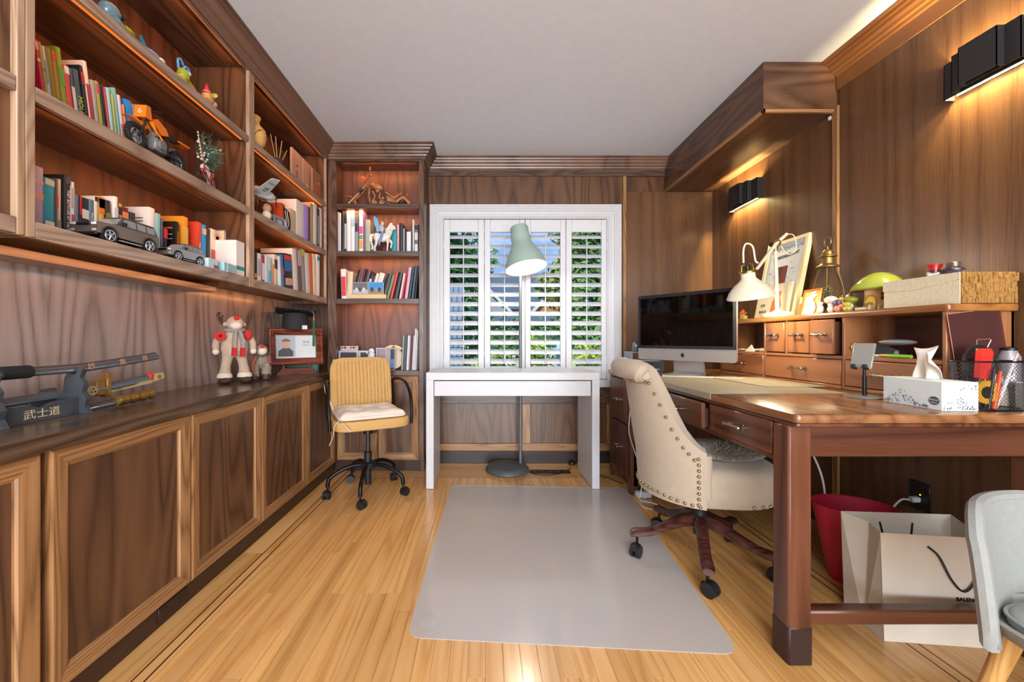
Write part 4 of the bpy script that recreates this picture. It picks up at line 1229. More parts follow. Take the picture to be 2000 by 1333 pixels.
for k, (px0, px1, yt, yb, lb) in enumerate(((569.5, 589, 300, 333, 'brown painted panel of a robed figure, leftmost of three'), (591, 608, 308, 350, 'brown painted panel with a white bird, middle of three'), (610, 630, 325, 385, 'brown painted panel of a figure with parasol, rightmost of three'))):
    X = (-1.30, -1.30, -1.27)[k]
    Ya, Yb = X * F / (px0 - CX), X * F / (px1 - CX)
    h = .245 if k < 2 else .215
    t = thing('painting', lb, 'picture', (X, (Ya + Yb) / 2, ZT), rz=pi / 2, group='painted panels on the narrow bay')
    w = (Yb - Ya) / 2 - .001
    MB().cbox(-w, -.003, 0, w, .012, h, .001).build('board', mat('#cf9d80' if k < 2 else '#a8704c', .45), t)
    if k == 0: lady(t, -.005, .02, .14, '#c9705a')
    elif k == 1: MB().prism([(-.03, .05), (-.02, .075), (0, .085), (.025, .07), (.03, .05), (.01, .04)], 'xz', -.0036, -.003).build('painted_bird', mat('#d8d4c0', .5), t)
    else:
        lady(t, -.004, .03, .13, '#b8553c')
        MB().prism([(.03 + .016 * cos(a), .14 + .02 * sin(a)) for a in [2 * pi * k_ / 12 for k_ in range(12)]], 'xz', -.0036, -.003).build('painted_parasol', mat('#c87858', .5), t)

# --- narrow bay, second shelf: model plane, doll, framed photos
pl = thing('model_plane', 'grey model war plane on a stand with star roundel', 'model plane', (-1.27, 2.19, 1.7285), rz=radians(62))
PG = mat('#b4bec2', .35, .1)
# local x forward (to the right and into the room), y left, z up
MB().cyl((0, 0, .0), (0, 0, .008), .03, n=18).cyl((0, 0, .005), (0, 0, .115), .0035, n=8).build('stand', BLACK, pl)
MB().lathe([(.002, -.13), (.012, -.11), (.02, -.04), (.026, .02), (.026, .07), (.02, .095), (.008, .112), (.001, .116)], (0, 0, .135), 16, M=Matrix(((0, 0, 1), (0, 1, 0), (-1, 0, 0)))).build('fuselage', PG, pl)
wing = lambda s: MB().add([(.045, s * .018, .128), (-.03, s * .018, .124), (-.015, s * .16, .175), (.03, s * .165, .178), (.045, s * .018, .120), (-.03, s * .018, .119), (-.015, s * .16, .171), (.03, s * .165, .174)], [(0, 1, 2, 3), (7, 6, 5, 4), (0, 3, 7, 4), (1, 5, 6, 2), (2, 6, 7, 3), (0, 4, 5, 1)])
for s in (-1, 1):
    w = wing(s).build('wing', PG, pl)
    p = Vector((.008, s * .125, .1575)); nrm = Vector((0, -s * .3, -.95)).normalized()
    u = Vector((1, 0, 0)); v = nrm.cross(u)
    def disc(r, c, off, star=False):
        pts = []
        for k in range(10 if star else 20):
            a = 2 * pi * k / (10 if star else 20); rr = r * (.42 if star and k % 2 else 1)
            pts.append(p + nrm * off + u * rr * cos(a) + v * rr * sin(a))
        MB().add(pts, [tuple(range(len(pts)))]).build('roundel', mat(c, .5), w)
    disc(.02, '#26323a', .0012); disc(.019, '#e8e8e8', .0016, True); disc(.006, '#c23a34', .002)
    if s == -1: text('US', .034, (.008, s * .07, .1366), (0, s, .32), (1, 0, 0), w, mat('#20262a', .5), world=False)
MB().prism([(-.128, .135), (-.095, .14), (-.11, .185), (-.128, .185)], 'xz', -.003, .003).cbox(-.125, -.05, .136, -.1, .05, .14, .001).build('tail', PG, pl)
MB().sphere((.01, 0, .155), (.03, .014, .014)).build('canopy', mat('#d8cfa8', .15, coat=.5), pl)
m = MB()
for k in range(3):
    a = 2 * pi * k / 3 + .4
    m.tube([(.117, 0, .135), (.117, .055 * cos(a), .135 + .055 * sin(a))], [.002, .006], 6, flat=.3)
m.sphere((.118, 0, .135), .007, 8, 6)
m.build('propeller', BLACK, pl)
t = thing('plush_doll', 'small brown haired plush doll under the model plane', 'doll', (-1.25, 2.262, 1.7285), rz=radians(80))
MB().sphere((0, 0, .025), (.028, .024, .028)).build('body', mat('#dccbb4', .9), t)
MB().sphere((0, 0, .068), (.026, .025, .027)).build('head', mat('#c08a68', .8), t)
m = MB(); leaf_mesh(m, (0, .004, .076), (.032, .03, .028), 260, .008, rnd); m.build('hair', mat('#4a2a1c', .9), t, kind='stuff', recalc=False)
def pframe(label, loc, rz, w, h, tilt, fc, prints, fw=.012):
    t = thing('framed_photo', label, 'photo frame', loc, group='photo frames on the shelves', rot=(radians(-tilt), 0, rz))
    for m_, nm in zip(frame_sides(-w / 2, 0, w / 2, h, [(0, 0), (0, -.012), (fw * .5, -.014), (fw, -.008), (fw, 0)], lambda u, v, d: Vector((u, d, v))), ('frame_bottom', 'frame_side', 'frame_top', 'frame_side')):
        m_.build(nm, mat(fc, .4), t)
    MB().box(-w / 2 + fw * .6, -.004, fw * .6, w / 2 - fw * .6, .002, h - fw * .6).build('backing', mat(prints[0], .5), t)
    for (x0, x1, z0, z1, c) in prints[1]:
        MB().box(-w / 2 + w * x0, -.0052, h * z0, -w / 2 + w * x1, -.0041, h * z1).build('print', mat(c, .5), t)
    return t
pframe('brown photo frame leaning beside the plush doll', (-1.285, 2.345, 1.7285), radians(78), .10, .135, 12, '#5a3a26', ('#46464c', [(.2, .6, .4, .85, '#d8c3c0'), (.25, .5, .2, .4, '#b33a4a')]))
pframe('small clear photo frame in front of the tan book', (-1.245, 2.40, 1.7285), radians(80), .11, .06, 15, '#8d9296', ('#5a5f66', [(.3, .7, .2, .7, '#a8a8ac')]))
t = thing('bookend', 'black bookend with two pale wavy lines', 'bookend', (-1.25, 2.475, 1.7285), rz=radians(80))
MB().prism([(-.035, 0), (.035, 0), (.042, .06), (.03, .12), (-.03, .14), (-.02, .07)], 'xz', -.006, .006).build('plate', BLACK, t)
for x in (-.008, .01): MB().tube(bez([(x, -.0075, .012), (x + .012, -.0075, .05), (x, -.0075, .09), (x - .006, -.0075, .12)]), .0022, 5).build('wavy_line', mat('#cdbfa6', .5), t)

# ------------------------------------------------------------------ counter: sword stand and swords
ZK = 0.7915
st = thing('sword_stand', 'black lacquered sword stand with gold characters on the base board', 'sword stand', (-1.40, 1.185, ZK))
LAC = mat('#3e4248', .28, coat=.4)
def cheek(y):
    L0 = [(-.10, 0), (.098, 0), (.084, .025), (.09, .05), (.076, .072), (.082, .1), (.068, .12), (.078, .146), (.066, .158), (.056, .132), (.04, .132), (.032, .146), (.018, .12), (.012, .07), (-.012, .066), (-.03, .085), (-.06, .08), (-.09, .04)]
    return MB().prism(L0, 'xz', y - .008, y + .008)
for y in (-.115, .115): cheek(y).build('cheek', LAC, st)
bb = [(-.107, .0), (.107, .0), (.107, .058), (.07, .05), (.035, .05), (0, .038), (-.035, .05), (-.07, .05), (-.107, .058)]
MB().prism(bb, 'yz', .05, .066).build('base_board', LAC, st)
text('武士道', .03, (.0666, .0, .022), (0, 1, 0), (0, 0, 1), st, mat('#c9b98a', .4), xs=1.12)
def sabre(name, label, pts, rad, c, parts):
    t = thing(name, label, 'sword', pts[0], group='swords on the stand')
    MB().tube(bez(pts, 6), rad, 10, flat=.62).build('scabbard', c, t, world=True)
    for p in parts: p(t)
    return t
KX = -1.352
def k_parts(t):
    MB().tube(bez([(KX, .80, .936), (KX, .90, .938), (KX, 1.03, .940)], 6), .0165, 10, flat=.75).build('grip', mat('#202022', .8, bump=.6, bscale=260), t, world=True)
    MB().cyl((KX, 1.035, .940), (KX, 1.042, .940), .03, n=18).build('guard', BLACKM, t, world=True)
    for ch, y, z, sl in (('妙', 1.335, .9445, .07), ('無', 1.45, .953, .09), ('禅', 1.545, .9615, .11)):
        text(ch, .026, (KX + .0178, y, z), (0, 1, sl), (-.12, -sl, 1), t, mat('#b98457', .4), world=True, depth=.0002)
    MB().tube([(KX, 1.095, .9415), (KX, 1.165, .9417)], .0195, 12).build('cord_wrap', mat('#19191b', .9, bump=.6, bscale=300), t, world=True)
sabre('katana', 'long black sword with gold characters, topmost on the stand', [(KX, 1.035, .940), (KX, 1.1265, .9417), (KX, 1.30, .9425), (KX, 1.45, .953), (KX, 1.58, .9655), (KX, 1.618, .9695)], .0175, mat('#45494f', .3, coat=.4), [k_parts])
SX = -1.418
def w_parts(t):
    MB().cbox(SX - .012, 1.425, .83, SX + .012, 1.46, .885, .003).cbox(SX - .016, 1.46, .822, SX + .018, 1.478, .912, .004).build('guard_block', mat('#a98040', .35, .4), t, world=True)
    MB().cyl((SX + .014, 1.405, .853), (SX + .019, 1.405, .853), .018, n=16).build('round_boss', mat('#cdbb87', .4), t, world=True)
    m = MB()
    for dy, dz in ((0, .007), (.007, -.004), (-.007, -.004)): m.cyl((SX + .018, 1.405 + dy, .853 + dz), (SX + .0205, 1.405 + dy, .853 + dz), .0028, n=8)
    m.build('boss_holes', BLACK, t, world=True)
    MB().prism([(1.478, .838), (1.66, .853), (1.67, .868), (1.6, .862), (1.58, .853), (1.53, .849), (1.515, .843), (1.478, .846)], 'yz', SX - .012, SX + .0145).build('gold_edge', mat('#cdb879', .35, .3), t, world=True)
    MB().prism([(1.668, .857), (1.725, .868), (1.72, .892), (1.675, .888)], 'yz', SX - .013, SX + .014).build('pommel', mat('#d3c08a', .35, .3), t, world=True)
    MB().cbox(SX - .013, 1.652, .862, SX + .0145, 1.67, .893, .003).build('red_clip', mat('#e03a1e', .4), t, world=True)
    MB().cyl((SX + .012, 1.695, .876), (SX + .017, 1.695, .876), .0085, n=14).build('pommel_ring', mat('#8d7440', .4), t, world=True)
sabre('short_sword', 'grey and gold toy sword with red clip, middle of the stand', [(SX, 1.02, .846), (SX, 1.23, .851), (SX, 1.48, .8605), (SX, 1.66, .876)], .0165, mat('#5d6a76', .3, .2), [w_parts])
BX = -1.335
def b_parts(t):
    MB().tube(bez([(BX, 1.425, .813), (BX, 1.45, .814), (BX, 1.49, .815), (BX, 1.53, .816), (BX, 1.572, .818)], 6), [.018, .0195, .018, .016, .0165, .018] * 4 + [.0205], 14).build('engraved_handle', mat('#8a6a2e', .35, .6, bump=1.0, bscale=120, var=.5, vscale=90), t, world=True)
    MB().cyl((BX, 1.418, .8125), (BX, 1.43, .813), .0205, n=16).build('collar', mat('#a07f3c', .3, .7), t, world=True)
sabre('cane_sword', 'black cane with engraved bronze handle lying lowest on the counter', [(BX, 1.315, .806), (BX, 1.36, .809), (BX, 1.42, .8125)], .0135, mat('#34363b', .25, coat=.4), [b_parts])

# ------------------------------------------------------------------ reindeer toys
FUR = mat('#b9a08a', .95, var=.25, vscale=60, bump=.8, bscale=300, sheen=.4)
FURW = mat('#d9cdb8', .95, bump=.8, bscale=300, sheen=.4)
HOOF = mat('#4a2f27', .5, var=.3, vscale=60)
AL = mat('#3c2019', .5)
def body_mesh(pairs, name, m, t, n=12):
    mm = MB()
    for c, r in pairs: mm.sphere(c, r, n, 8)
    return mm.build(name, m, t)
t = thing('reindeer_plush', 'tall standing plush reindeer with red nose, scarf and poppy', 'plush toy', (-1.40, 2.205, ZK), rz=radians(42))
# local: faces -y
m = MB()
m.lathe([(.0, .145), (.055, .155), (.066, .19), (.062, .235), (.05, .275), (.036, .30), (.0, .305)], n=16, sy=.8)
for s in (-1, 1):
    m.tube(bez([(s * .03, 0, .16), (s * .042, -.004, .10), (s * .048, -.006, .045)]), [.03, .029, .027, .025, .024, .024, .023, .023, .023, .023, .024, .025, .026, .027, .028, .028, .028], 12)
    m.tube(bez([(s * .05, 0, .27), (s * .085, -.004, .235), (s * .09, -.012, .19)]), .017, 10)
m.sphere((0, -.012, .335), (.042, .046, .04))
m.build('body', FUR, t)
for s in (-1, 1):
    MB().lathe([(.026, 0), (.038, .004), (.037, .016), (.03, .028)], (s * .048, -.006, .03), 14).build('fur_cuff', FURW, t)
    MB().sphere((s * .05, -.022, .018), (.032, .048, .02)).build('shoe', HOOF, t)
    MB().sphere((s * .09, -.014, .178), (.017, .016, .017)).build('paw', FURW, t)
    MB().tube(bez([(s * .03, .005, .325), (s * .06, .005, .335), (s * .078, .005, .375), (s * .07, .005, .395)]), .007, 8).tube(bez([(s * .06, .005, .338), (s * .062, .0, .365), (s * .058, .0, .38)]), .006, 8).build('antler', AL, t)
    MB().sphere((s * .045, -.005, .33), (.012, .008, .012), 8, 6).build('ear', FUR, t)
MB().sphere((0, -.05, .322), (.03, .026, .022)).build('muzzle', FURW, t)
MB().sphere((0, -.052, .364), .013, 10, 8).build('nose', mat('#cf1c22', .8), t)
sc_ = MB().tube([(.045 * cos(a), -.005 + .04 * sin(a), .297) for a in [2 * pi * k / 16 for k in range(16)]], .011, 8, closed=True).build('scarf', mat('#8f8880', .9, var=.6, vscale=150), t)
for x, zb in ((-.012, .175), (.028, .17)):
    MB().tube([(x * .5, -.052, .29), (x, -.06, .24), (x, -.058, .20)], [.012, .014, .014], 8, flat=.4).build('scarf_end', mat('#8f8880', .9, var=.6, vscale=150), sc_)
    MB().tube([(x, -.058, .205), (x, -.056, zb - .02)], [.014, .017], 8, flat=.4).build('scarf_fringe', mat('#b3202a', .9), sc_)
MB().cyl((-.075, -.045, .262), (-.075, -.05, .264), .026, n=16).build('poppy', mat('#c8221e', .9), t)
MB().cyl((-.075, -.05, .264), (-.075, -.054, .265), .009, n=10).build('poppy_centre', BLACK, t)
MB().sphere((.06, -.028, .268), (.02, .012, .03)).build('red_patch', mat('#b8282c', .9), t)
t = thing('reindeer_plush', 'small furry four legged plush reindeer with red nose', 'plush toy', (-1.375, 2.40, ZK), rz=radians(40))
m = MB(); m.sphere((0, 0, .12), (.055, .075, .055)); m.sphere((0, -.07, .18), (.034, .038, .034))
for x, y in ((-.03, -.045), (.03, -.045), (-.03, .045), (.03, .045)): m.tube([(x, y, .1), (x, y, .03)], .02, 10)
m.build('body', mat('#a08b78', .95, sheen=.4), t)
f = MB(); rr_ = random.Random(4)
for _ in range(1500):
    a, b = rr_.uniform(0, 2 * pi), rr_.uniform(-.9, 1.4)
    p = Vector((.055 * cos(b) * cos(a), .075 * cos(b) * sin(a), .12 + .055 * sin(b)))
    if rr_.random() < .3:
        x, y = rr_.choice(((-.03, -.045), (.03, -.045), (-.03, .045), (.03, .045))); p = Vector((x + .02 * cos(a), y + .02 * sin(a), rr_.uniform(.035, .09)))
    d = (p - Vector((0, 0, .12))).normalized() + Vector((rr_.uniform(-.5, .5), rr_.uniform(-.5, .5), rr_.uniform(-.9, .1)))
    f.tube([p, p + d.normalized() * .017], [.0014, .0004], 3)
f.build('fur', mat('#a99a88', .95, var=.4, vscale=40), t, kind='stuff')
for x, y in ((-.03, -.045), (.03, -.045), (-.03, .045), (.03, .045)): MB().lathe([(.0, 0), (.022, .003), (.024, .02), (.018, .045), (.0, .05)], (x, y, 0), 12).build('hoof', HOOF, t)
MB().sphere((0, -.098, .175), (.026, .024, .022)).build('muzzle', FURW, t)
MB().sphere((0, -.108, .203), .011, 10, 8).build('nose', mat('#cf1c22', .8), t)
for s in (-1, 1): MB().tube(bez([(s * .015, -.06, .205), (s * .04, -.05, .225), (s * .05, -.04, .25)]), .004, 6).tube([(s * .04, -.05, .225), (s * .06, -.05, .222)], .0035, 6).build('antler', AL, t)
MB().tube([(.034 * cos(a), -.05 + .03 * sin(a), .155) for a in [2 * pi * k / 14 for k in range(14)]], .009, 8, closed=True).build('scarf', mat('#55585c', .9, var=.7, vscale=160), t)
MB().tube(bez([(-.03, -.078, .15), (-.05, -.09, .10), (-.05, -.088, .05)]), .013, 8, flat=.35).build('scarf_end', mat('#8c4a40', .9, var=.7, vscale=120), t)
MB().cbox(.045, -.05, .105, .058, .03, .15, .006).rot(Matrix.Rotation(radians(22), 3, 'X'), (.05, 0, .12)).build('red_gift', mat('#b01c34', .5), t)

# ------------------------------------------------------------------ portrait frame on its stand, cap, folders
fr_rz = radians(33)
fr = thing('portrait_frame', 'brown wooden frame with a graduate portrait on a stepped stand', 'picture frame', (-1.335, 2.80, ZK), rz=fr_rz)
FW = wood('frame_wood', '#4a1f14', '#6e3422', '#8a4a33', 'X', freq=14, rough=.22)
TL = Matrix.Rotation(radians(-9), 4, 'X')
def fmap(u, v, d): return TL @ Vector((u, d - .01, v + .062))
w, h = .36, .265
for m_, nm in zip(frame_sides(-w / 2, 0, w / 2, h, [(0, 0.012), (0, -.012), (.01, -.02), (.018, -.02), (.024, -.012), (.036, -.016), (.042, -.008), (.05, -.004), (.05, 0.006)], fmap), ('frame_bottom', 'frame_side', 'frame_top', 'frame_side')):
    m_.build(nm, FW, fr, angle=20)
def fq(x0, x1, z0, z1, d, name, c):
    return MB().add([fmap(x0, z0, d), fmap(x1, z0, d), fmap(x1, z1, d), fmap(x0, z1, d), fmap(x0, z0, d + .002), fmap(x1, z0, d + .002), fmap(x1, z1, d + .002), fmap(x0, z1, d + .002)], [(0, 1, 2, 3), (7, 6, 5, 4), (0, 4, 5, 1), (1, 5, 6, 2), (2, 6, 7, 3), (3, 7, 4, 0)]).build(name, mat(c, .3), fr)
fq(-.135, .135, .045, .22, .002, 'photo_mount', '#cfd4d4')
fq(-.13, -.005, .06, .215, .0005, 'photo_background', '#a9b6c2')
MB().add([fmap(-.115, .062, 0), fmap(-.02, .062, 0), fmap(-.02, .10, 0), fmap(-.045, .122, 0), fmap(-.085, .122, 0), fmap(-.115, .10, 0)], [(0, 1, 2, 3, 4, 5)]).build('photo_gown', mat('#3a3d44', .4), fr)
MB().add([fmap(-.065 + .026 * cos(a), .15 + .032 * sin(a), -.0005) for a in [2 * pi * k / 14 for k in range(14)]], [tuple(range(14))]).build('photo_face', mat('#c79b80', .4), fr)
MB().add([fmap(-.065 + .028 * cos(a), .168 + .022 * sin(a), -.001) for a in [pi * k / 8 for k in range(9)]], [tuple(range(9))]).build('photo_hair', mat('#7a6250', .4), fr)
o = fmap(.065, .165, .0); text('2018', .022, o, (1, 0, 0), TL.to_3x3() @ Vector((0, 0, 1)), fr, mat('#4a4f55', .5), depth=.0003)
o = fmap(.065, .142, .0); text('GRADE 12', .011, o, (1, 0, 0), TL.to_3x3() @ Vector((0, 0, 1)), fr, mat('#6a6f75', .5), depth=.0003)
MB().prism([(-.13, 0), (.13, 0), (.128, .008), (.12, .01), (.116, .022), (.108, .025), (.1, .042), (-.1, .042), (-.108, .025), (-.116, .022), (-.12, .01), (-.128, .008)], 'xz', -.035, .03).build('stand', FW, fr, angle=20)
for x in (-.085, .085): MB().lathe([(.0, .0), (.009, .002), (.006, .01), (.01, .016), (.0, .024)], (x, -.012, .042), 10).build('stand_finial', STEEL, fr)
MB().tube([(-.085, -.012, .056), (0, -.012, .047), (.085, -.012, .056)], .0025, 6).build('stand_bar', STEEL, fr)
cp = thing('graduation_cap', 'black graduation cap with green tassel on the portrait frame', 'cap', (-1.365, 2.845, 1.108), rz=radians(28))
CAPM = mat('#26282a', .8)
MB().cbox(-.13, -.13, .124, .13, .13, .129, .002).rot(Matrix.Rotation(radians(-6), 3, 'X') @ Matrix.Rotation(radians(4), 3, 'Y'), (0, 0, .12)).build('mortarboard', CAPM, cp)
MB().lathe([(.082, .0), (.088, .03), (.085, .08), (.078, .118), (.0, .122)], (0, 0, 0), 22, sy=.95).build('skull_cap', CAPM, cp)
MB().tube(bez([(0, 0, .133), (.06, -.07, .131), (.1, -.105, .128), (.112, -.116, .115), (.114, -.12, .08)]), .0025, 6).build('tassel_cord', mat('#7f8c86', .8), cp)
MB().cyl((.114, -.12, .085), (.114, -.12, .06), .005, n=8).build('tassel_clasp', BRASS, cp)
MB().cyl((.114, -.12, .06), (.112, -.122, -.12), .007, .0085, 8).build('tassel', mat('#1e6350', .8), cp)
MB().cbox(.04, -.075, .0, .075, -.066, .03, .002).build('label_tab', WHITE, cp)
t = thing('document_folder', 'green and black document folder behind the portrait frame', 'folder', (-1.38, 2.985, ZK), rz=radians(18))
MB().cbox(-.11, .0, 0, .12, .006, .31, .002).build('back_cover', BLACK, t); MB().cbox(-.1, -.008, 0, .105, -.001, .295, .002).build('folder', mat('#12a383', .4), t)
# ------------------------------------------------------------------ objects on the tall bookcase
def blob(mb, voxel, smooth=6):
    """fuse overlapping shapes into one continuous surface; returns a builder with the fused mesh"""
    me = bpy.data.meshes.new('tmp')
    me.from_pydata([tuple(p) for p in mb.v], [], mb.f)
    bm = bmesh.new(); bm.from_mesh(me); bmesh.ops.recalc_face_normals(bm, faces=bm.faces); bm.to_mesh(me); bm.free()
    o = bpy.data.objects.new('tmp', me); col.objects.link(o)
    r = o.modifiers.new('r', 'REMESH'); r.mode = 'VOXEL'; r.voxel_size = voxel
    s = o.modifiers.new('s', 'SMOOTH'); s.factor = .5; s.iterations = smooth
    dg = bpy.context.evaluated_depsgraph_get(); dg.update()
    m2 = bpy.data.meshes.new_from_object(o.evaluated_get(dg))
    out = MB()
    out.add([v.co.copy() for v in m2.vertices], [tuple(p.vertices) for p in m2.polygons])
    bpy.data.objects.remove(o); bpy.data.meshes.remove(me); bpy.data.meshes.remove(m2)
    return out

K = 3.15 / F
def L2(px, pz, ox, oy): return ((px - ox) * K, (oy - pz) * K)
# carved wooden chopper
ch = thing('wooden_motorbike', 'carved wooden chopper motorbike sculpture on the top shelf', 'sculpture', atY(738, 397.5, 3.15))
ch.location.z = 2.0985
WB = wood('carved_wood', '#6b3a1c', '#a8693a', '#c58a54', 'X', freq=18, rough=.35)
WD = wood('carved_wood_dark', '#2a140c', '#4a2718', '#5e3522', 'X', freq=18, rough=.35)
P = lambda zx, zy: L2(620 + zx / 8.333, 260 + zy / 8.333, 738, 397.5)
def p3(zx, zy, y=0): a = P(zx, zy); return (a[0], y, max(a[1], .002))
c = p3(510, 1075); m = MB()
m.tube([(c[0] + .026 * cos(a), 0, .031 + .026 * sin(a)) for a in [2 * pi * k / 20 for k in range(20)]], .005, 8, closed=True).cyl((c[0], -.006, .031), (c[0], .006, .031), .012, n=12)
for k in range(5): m.cyl((c[0], 0, .031), (c[0] + .026 * cos(k * 1.257), 0, .031 + .026 * sin(k * 1.257)), .004, n=6)
m.build('front_wheel', WD, ch)
MB().prism([P(455, 962), P(560, 975), P(590, 995), P(480, 978)], 'xz', -.014, .014).prism([P(600, 1010), P(640, 1060), P(655, 1140), P(625, 1110)], 'xz', -.014, .014).build('front_fender', WB, ch)
for y in (-.016, .016): MB().cyl(p3(515, 1095, y), p3(720, 890, y), .0095, n=10).cyl(p3(720, 890, y), p3(830, 750, y), .0075, n=10).build('fork', WB, ch)
MB().cyl(p3(690, 915, -.022), p3(745, 860, -.022), .012, n=10).build('fork_band', BLACK, ch)
MB().lathe([(.0, 0), (.03, .0), (.026, .016), (.012, .03), (0, .036)], p3(735, 700), 16, M=Matrix.Rotation(radians(70), 3, 'Y')).build('headlamp', mat('#c8562c', .4), ch)
MB().tube(bez([p3(770, 790, -.02), p3(840, 730, -.05), p3(890, 680, -.07), p3(905, 640, -.075)]), .006, 8).tube(bez([p3(770, 790, .02), p3(840, 730, .05), p3(890, 680, .07)]), .006, 8).build('handlebar', WB, ch)
MB().sphere(p3(900, 580, -.075), (.008, .006, .018)).sphere(p3(918, 677, -.07), .011).build('mirror', WB, ch)
MB().sphere(p3(970, 815), (.052, .028, .026), 16, 10, M=Matrix.Rotation(radians(22), 3, 'Y')).build('fuel_tank', WB, ch)
MB().prism([P(850, 850), P(900, 830), P(1010, 860), P(1090, 900), P(1180, 960), P(1290, 1050), P(1230, 1115), P(930, 1140), P(880, 1080), P(850, 980)], 'xz', -.012, .012).build('body_plate', WD, ch)
for pts in ([(860, 850), (850, 960), (870, 1070), (925, 1138)], [(905, 890), (945, 980), (910, 1060), (935, 1120), (985, 1110)], [(1030, 920), (1020, 1010), (1080, 1060), (1190, 1095)]):
    MB().tube(bez([p3(a, b, -.017) for a, b in pts]), .0065, 8).build('curved_pipe', WB, ch)
for a, b, r in ((990, 890, .013), (1075, 1010, .01), (950, 1085, .017), (1055, 1085, .019)): MB().cyl(p3(a, b, -.024), p3(a, b, .02), r, n=16).build('gear_disc', WB, ch)
MB().prism([P(1130, 965), P(1290, 1045), P(1270, 1075), P(1150, 1055)], 'xz', -.02, .02).build('side_panel', WB, ch)
MB().tube(bez([p3(1110, 900), p3(1180, 960), p3(1260, 985), p3(1310, 940), p3(1380, 920)]), .007, 8, flat=2.2).build('seat', WB, ch)
MB().tube(bez([p3(1270, 1060), p3(1330, 1010), p3(1400, 985), p3(1460, 1030), p3(1510, 1090)]), .009, 8, flat=2).build('rear_fender', WB, ch)
c = p3(1400, 1075); MB().tube([(c[0] + .024 * cos(a), 0, .029 + .024 * sin(a)) for a in [2 * pi * k / 20 for k in range(20)]], .008, 8, closed=True).cyl((c[0], -.008, .029), (c[0], .008, .029), .014, n=12).build('rear_wheel', BLACK, ch)
MB().sphere(p3(1460, 940), .009).cyl(p3(1460, 940), p3(1440, 990), .003, n=6).build('tail_lamp', WB, ch)

# fairy rider on a white horse
fh = thing('fairy_rider', 'white horse figurine carrying a blue winged fairy', 'figurine', (-0.80, 3.105, 1.7285))
fh.scale = (.84, .84, 1)
m = MB()
m.sphere((0, 0, .115), (.062, .032, .036), 14, 10).sphere((.045, 0, .125), (.035, .029, .036)).sphere((-.05, 0, .12), (.036, .03, .036))
m.tube(bez([(.055, 0, .135), (.075, 0, .17), (.092, 0, .2)]), [.028] * 8 + [.022] * 8 + [.017], 10)
m.sphere((.1, 0, .2), (.024, .014, .015), M=Matrix.Rotation(radians(35), 3, 'Y')).sphere((.115, 0, .187), (.013, .01, .01))
for x, y, pts in ((.05, -.016, [(.05, .1), (.055, .06), (.05, .03), (.052, .004)]), (.06, .016, [(.06, .1), (.085, .075), (.075, .045), (.082, .035)]), (-.055, -.016, [(-.055, .1), (-.05, .065), (-.065, .035), (-.06, .004)]), (-.06, .016, [(-.06, .1), (-.07, .06), (-.085, .035), (-.08, .004)])):
    m.tube(bez([(a, y, b) for a, b in pts], 5), [.017, .016, .014, .013, .011, .0095, .009, .0085, .0085, .0085, .0075, .007, .007, .0075, .009, .0095], 8)
blob(m, .004, 4).build('horse_body', mat('#e2ddd4', .4), fh)
m = MB()
for k in range(9):
    f = k / 8; p = Vector((.055 + .045 * f, 0, .165 + .055 * f)); m.sphere(p + Vector((-.018, 0, .002)), (.014, .01, .012), 8, 6)
m.build('mane', mat('#eae6dc', .6), fh)
MB().tube(bez([(-.08, 0, .14), (-.105, 0, .13), (-.11, 0, .09), (-.095, 0, .05), (-.1, 0, .02)]), [.008] * 6 + [.016] * 12 + [.008] * 15, 8).build('tail', mat('#eae6dc', .6), fh)
MB().tube(bez([(.06, -.028, .13), (.08, -.022, .17), (.095, -.014, .188)]), .002, 5).build('rein', mat('#50545c', .5), fh)
m = MB(); m.lathe([(.0, 0), (.014, .005), (.011, .03), (.016, .05), (.012, .062), (.006, .068), (.0, .07)], (.0, 0, .14), 12); m.sphere((.004, 0, .225), (.012, .012, .014)); m.cyl((0, 0, .2), (.003, 0, .22), .006)
m.tube(bez([(.005, -.014, .195), (.03, -.02, .18), (.05, -.01, .165)], 5), .0045, 6)
blob(m, .003, 3).build('fairy_body', mat('#b9c4d8', .5), fh)
MB().tube(bez([(0, -.01, .15), (.0, -.035, .12), (-.02, -.038, .07), (-.015, -.04, .045)]), [.02] * 6 + [.018] * 12 + [.01] * 7, 8, flat=.6).build('blue_gown', mat('#7a97cf', .5), fh)
MB().sphere((-.002, 0, .23), (.014, .014, .014)).tube(bez([(-.008, 0, .23), (-.018, 0, .2), (-.02, 0, .165)]), .008, 6).build('hair', mat('#d8b98a', .6), fh)
for s in (-1, 1):
    MB().prism([(-.01, .18), (-.05, .27), (-.075, .285), (-.08, .25), (-.07, .21), (-.055, .185), (-.06, .165), (-.035, .158)], 'xz', s * .012 - .0015, s * .012 + .0015).rot(Matrix.Rotation(radians(s * 22), 3, 'Z')).build('wing', mat('#6fa8d8', .35, var=.6, vscale=60), fh)
MB().cbox(-.1, -.035, 0, .1, .035, .005, .002).build('base', mat('#3c3c40', .5), fh)

